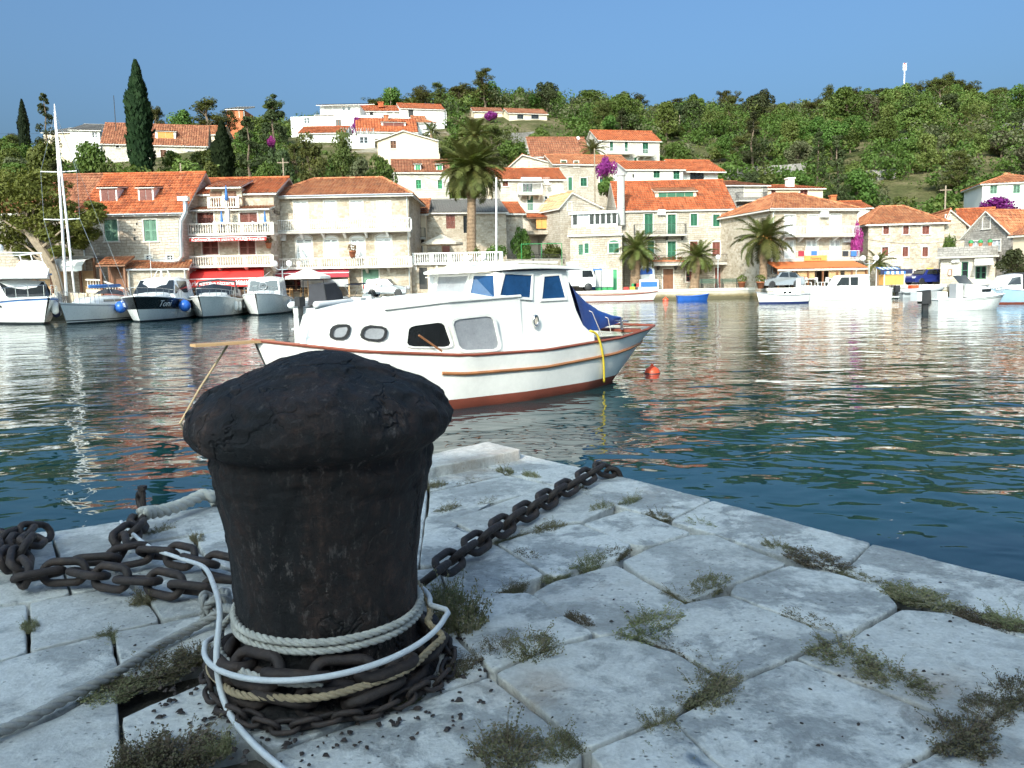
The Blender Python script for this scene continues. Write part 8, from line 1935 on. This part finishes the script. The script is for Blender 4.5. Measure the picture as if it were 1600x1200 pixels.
# terrace restaurant at the left with pergola, wooden screen and balustrade ramp
g = P(60, 450, 58.5); tr_ = thing('terrace_pavilion', 'restaurant pavilion with white awning and reed walls behind the leaning pine', 'pavilion', (g.x, g.y, QZ)); x1 = P(152, 440, 58.5).x - g.x; zr = P(100, 404, 58.5).z - QZ
mb = MB(); mb.box(-1.2, -.2, zr, x1, 3.0, zr + .15); mb.build('roof', 'roof_grey', tr_); mb = MB(); n = 20; za, zb = zr - .05, P(100, 424, 57).z - QZ
mb.grid([[(lerp(-.6, x1 - .2, i/n), y, z + .03*math.sin(i*2)) for i in range(n+1)] for y, z in ((-.21, za), (-1.0, za - .12), (-1.6, zb + .35), (-1.62, zb))]); mb.build('awning', 'canvas_white', tr_)
for i in range(6): x = lerp(-1.1, x1 - .1, i/5); mb = MB(); mb.box(x-.07, -.15, 0, x+.07, 0, zr - .002); mb.build('post', 'wood_brown', tr_)
for i in range(5):
    if i == 3: continue
    a, b_ = lerp(-1.1, x1 - .1, i/5) + .1, lerp(-1.1, x1 - .1, (i+1)/5) - .1; mb = MB(); mb.box(a, .02, 0.1, b_, .06, zr*.72); mb.build('reed_panel', 'wood_pale', tr_)
mb = MB(); mb.box(-1.2, -1.6, 0, x1, -1.4, .8); mb.build('low_wall', 'plaster_cream', tr_)
g = P(136, 455, 57.2); bl = thing('balustrade', 'stone balustrade ramp beside the wooden kiosk', 'balustrade', (g.x, g.y, QZ)); xe = P(200, 455, 57.2).x - g.x; bm_ = MB(); bm_.lathe([(.05, 0), (.03, .08), (.06, .28), (.03, .55), (.05, .62)], 6); bme = bm_.mesh('baluster', 'balustrade_stone', True)
def rampz(t): return lerp(1.05, 1.0, t*3) if t < .35 else lerp(1.0, .25, (t-.35)/.65)
for i in range(15): t = (i+.5)/15; link('baluster', bme, bl, (xe*t, 0, rampz(t)))
for t0, t1 in ((0, .35), (.35, 1)):
    mb = MB(); mb.hexa([(xe*t0, -.1, rampz(t0)+.62), (xe*t1, -.1, rampz(t1)+.62), (xe*t1, .1, rampz(t1)+.62), (xe*t0, .1, rampz(t0)+.62)], [(xe*t0, -.1, rampz(t0)+.74), (xe*t1, -.1, rampz(t1)+.74), (xe*t1, .1, rampz(t1)+.74), (xe*t0, .1, rampz(t0)+.74)]); mb.build('handrail', 'balustrade_stone', bl)
    mb = MB(); mb.hexa([(xe*t0, -.12, -.1), (xe*t1, -.12, -.1), (xe*t1, .12, -.1), (xe*t0, .12, -.1)], [(xe*t0, -.12, rampz(t0)-.001), (xe*t1, -.12, rampz(t1)-.001), (xe*t1, .12, rampz(t1)-.001), (xe*t0, .12, rampz(t0)-.001)]); mb.build('base_wall', 'plaster_cream', bl)
# utility poles, antennas, mast on the hill
def upole(label, px, base_py, top_py, Y, cross=True, r=.09, mat='bark_pale', name='utility_pole', cat='pole'):
    b_ = P(px, base_py, Y); t = P(px, top_py, Y); zg = hz(b_.x, b_.y); zg = min(zg, b_.z); root = thing(name, label, cat, (b_.x, b_.y, zg)); mb = MB(); mb.tube([(0, 0, 0), (0, 0, t.z - zg)], [r*1.2, r*.8], 6); mb.build('post', mat, root, True)
    if cross: mb = MB(); mb.box(-.6, -.06, t.z - zg - .5, .6, .06, t.z - zg - .4); mb.build('crossarm', mat, root)
    return root, t
_, t1 = upole('wooden utility pole behind the hipped orange roof', 444, 290, 247, 82); upole('thin pole on the skyline above the white houses', 611, 176, 137, 172, False); upole('wooden pole rising behind the steep brown roof', 1062, 215, 180, 170, False); _, t2 = upole('grey utility pole with crossarms beside the right gable house', 1476, 345, 290, 82); upole('wooden pole between the magenta bougainvillea and the slope house', 929.5, 300, 232, 99, False); upole('tall thin antenna on the long weathered house', 181, 200, 149, 127, False, .06, 'iron'); upole('wooden pole on the slope beside the tall cypress shrubs', 283, 275, 255, 82, False)
r, t = upole('red and white transmitter mast on top of the right hill', 1413, 125, 100, 262, False, .22, 'white_metal', 'transmitter_mast', 'mast')
for i, dx in enumerate((-.75, 0, .75)): mb = MB(); mb.box(dx*.6-.13, -.15, t.z - r.location.z - 2.0, dx*.6+.13, .15, t.z - r.location.z + .3); mb.build('panel_antenna', 'white_metal' if i != 1 else 'red_plastic', r)
def wire(label, a, b_, sag=.6):
    pts = [a.lerp(b_, i/12) + V((0, 0, -sag*math.sin(math.pi*i/12))) - a for i in range(13)]; mb = MB(); mb.tube(pts, .014, 4); o = mb.build('overhead_wire', 'iron'); o.location = a; tag(o, label, 'wire')
wire('overhead wire crossing before the slope houses to the cottage', P(640, 270, 96), P(905, 318, 82)); wire('overhead wire running along the waterfront house eaves', P(905, 318, 79), P(1120, 330, 79), .3); wire('overhead wire between stone house and right gable house', P(1340, 372, 71), P(1505, 375, 69), .4); wire('overhead wire on the skyline beside the modern white house', P(0, 209, 128), P(170, 195, 131), .5)
# satellite dishes and roof antennas
def dish(label, px, py, Y):
    p = P(px, py, Y); root = thing('satellite_dish', label, 'dish', p, .3); mb = MB(); mb.lathe([(.02, 0), (.18, .035), (.28, .1)], 12, cap=False); o = mb.build('reflector', 'white_metal', root, True); o.rotation_euler = (1.2, 0, 0); mb = MB(); mb.tube([(0, .05, -.5), (0, .05, 0)], .025, 5); mb.build('bracket', 'galvanised', root)
dish('white satellite dish on the wall of the three-storey house', 853, 285, 85.8); dish('white satellite dish above the steep brown roof', 903, 216, 124); dish('white satellite dish beside the hipped roof eave', 420, 300, 64.5)
# terracotta pots and flowers
def pot(label, px, py, Y, base_z=None, s=1.0, fl='leaf_light'):
    p = P(px, py, Y); z = p.z if base_z is None else base_z; root = thing('flower_pot', label, 'flower pot', (p.x, p.y, z)); mb = MB(); mb.lathe([(.16*s, 0), (.24*s, .36*s), (.26*s, .36*s), (.26*s, .42*s), (.2*s, .4*s)], 12); mb.build('pot', 'terracotta_pot', root, True); mb = MB(); blob_leaves(mb, (0, 0, .62*s), (.32*s, .32*s, .3*s), 120, .14*s, random.Random(int(px))); mb.build('plant', fl, root)
pot('terracotta pot with plant beside the bench', 1159, 447, 74.8, QZ, 1.4); pot('terracotta pot beside the silver sedan', 1188, 449, 67.5, QZ, 1.4); pot('hanging pot with dry plant on the lower balcony wall', 420, 388, 61.8, None, 1.0, 'leaf_palm_dry'); pot('small potted plant on the balustrade of the shuttered house', 551, 402, 63.9, None, 1.2, 'leaf_palm_dry'); pot('potted plant on the verandah of the orange blinds', 872, 360, 83.5, None, 1.5)
# flower row on the waterfront house balcony
for i, px in enumerate((1003, 1015, 1027, 1039, 1051, 1063)):
    p = P(px, 409, 78.75); root = thing('flower_box', 'box of red flowers on the lower balcony of the waterfront house', 'flower box', p, 0, 'balcony flower boxes'); mb = MB(); mb.box(-.36, -.1, 0, .36, .1, .2); mb.build('box', 'terracotta_pot', root); mb = MB(); blob_leaves(mb, (0, 0, .32), (.42, .2, .22), 90, .12, random.Random(i), 0); blob_leaves(mb, (0, -.05, .38), (.4, .2, .18), 60, .1, random.Random(i+9), 1); mb.build('flowers', ['leaf_broad', 'leaf_red'], root)
# green pipe trellis on the garden terrace
p = P(815, 408, 72); tl = thing('pipe_trellis', 'green pipe trellis over the garden terrace', 'trellis', (p.x, p.y, P(815, 408, 72).z)); xe = P(878, 408, 72).x - p.x; zt = P(840, 381, 72).z - p.z
for x in (0, xe/2, xe): mb = MB(); mb.tube([(x, 0, -1.5), (x, 0, zt)], .035, 6); mb.build('post', 'green_plastic', tl)
mb = MB(); mb.tube([(0, 0, zt), (xe, 0, zt)], .035, 6); mb.build('rail', 'green_plastic', tl)
h_ = House('garden_wall', 'low stone garden terrace wall with iron fence right of the balustrade', (788, 69), (884, 73.5), 5, QZ, 'wall', 'stone_rubble'); h_.walls(h_.z(835, 405)); mb = MB(); h_.balcony((830, 884), 404, 397, .0001, 'iron', 'iron', th=.05)
# parking sign
p = P(1467, 422, 71.8); sg_ = thing('road_sign', 'bright yellow square sign on the stone house wall', 'sign', (p.x, p.y + 1.55, p.z)); mb = MB(); mb.box(-.3, -.03, -.22, .3, 0, .22); mb.build('plate', 'yellow_paint', sg_); mb = MB(); mb.box(-.04, 0, -.04, .04, .15, .04); mb.build('bracket', 'iron', sg_)
# rocks under the quay
# ------------------------------------------------------------------ unseen house placed and sized behind the viewpoint to shade the pier
def shade_house():
    root = thing('stone_house', 'unseen stone house placed behind the camera to shade the pier', 'house', (2, -9.0, PZ))
    mbs = MB(); mbs.box(-13, -9, -.2, 4, 0, 8.0); mbs.build('wall', 'stone_pale', root)
    mbs = MB(); mbs.prism([(.5, 7.99), (-4.5, 10.4), (-9.5, 7.99)], -13.4, 4.4, axis='x'); mbs.build('roof', 'tile_orange', root)
shade_house()
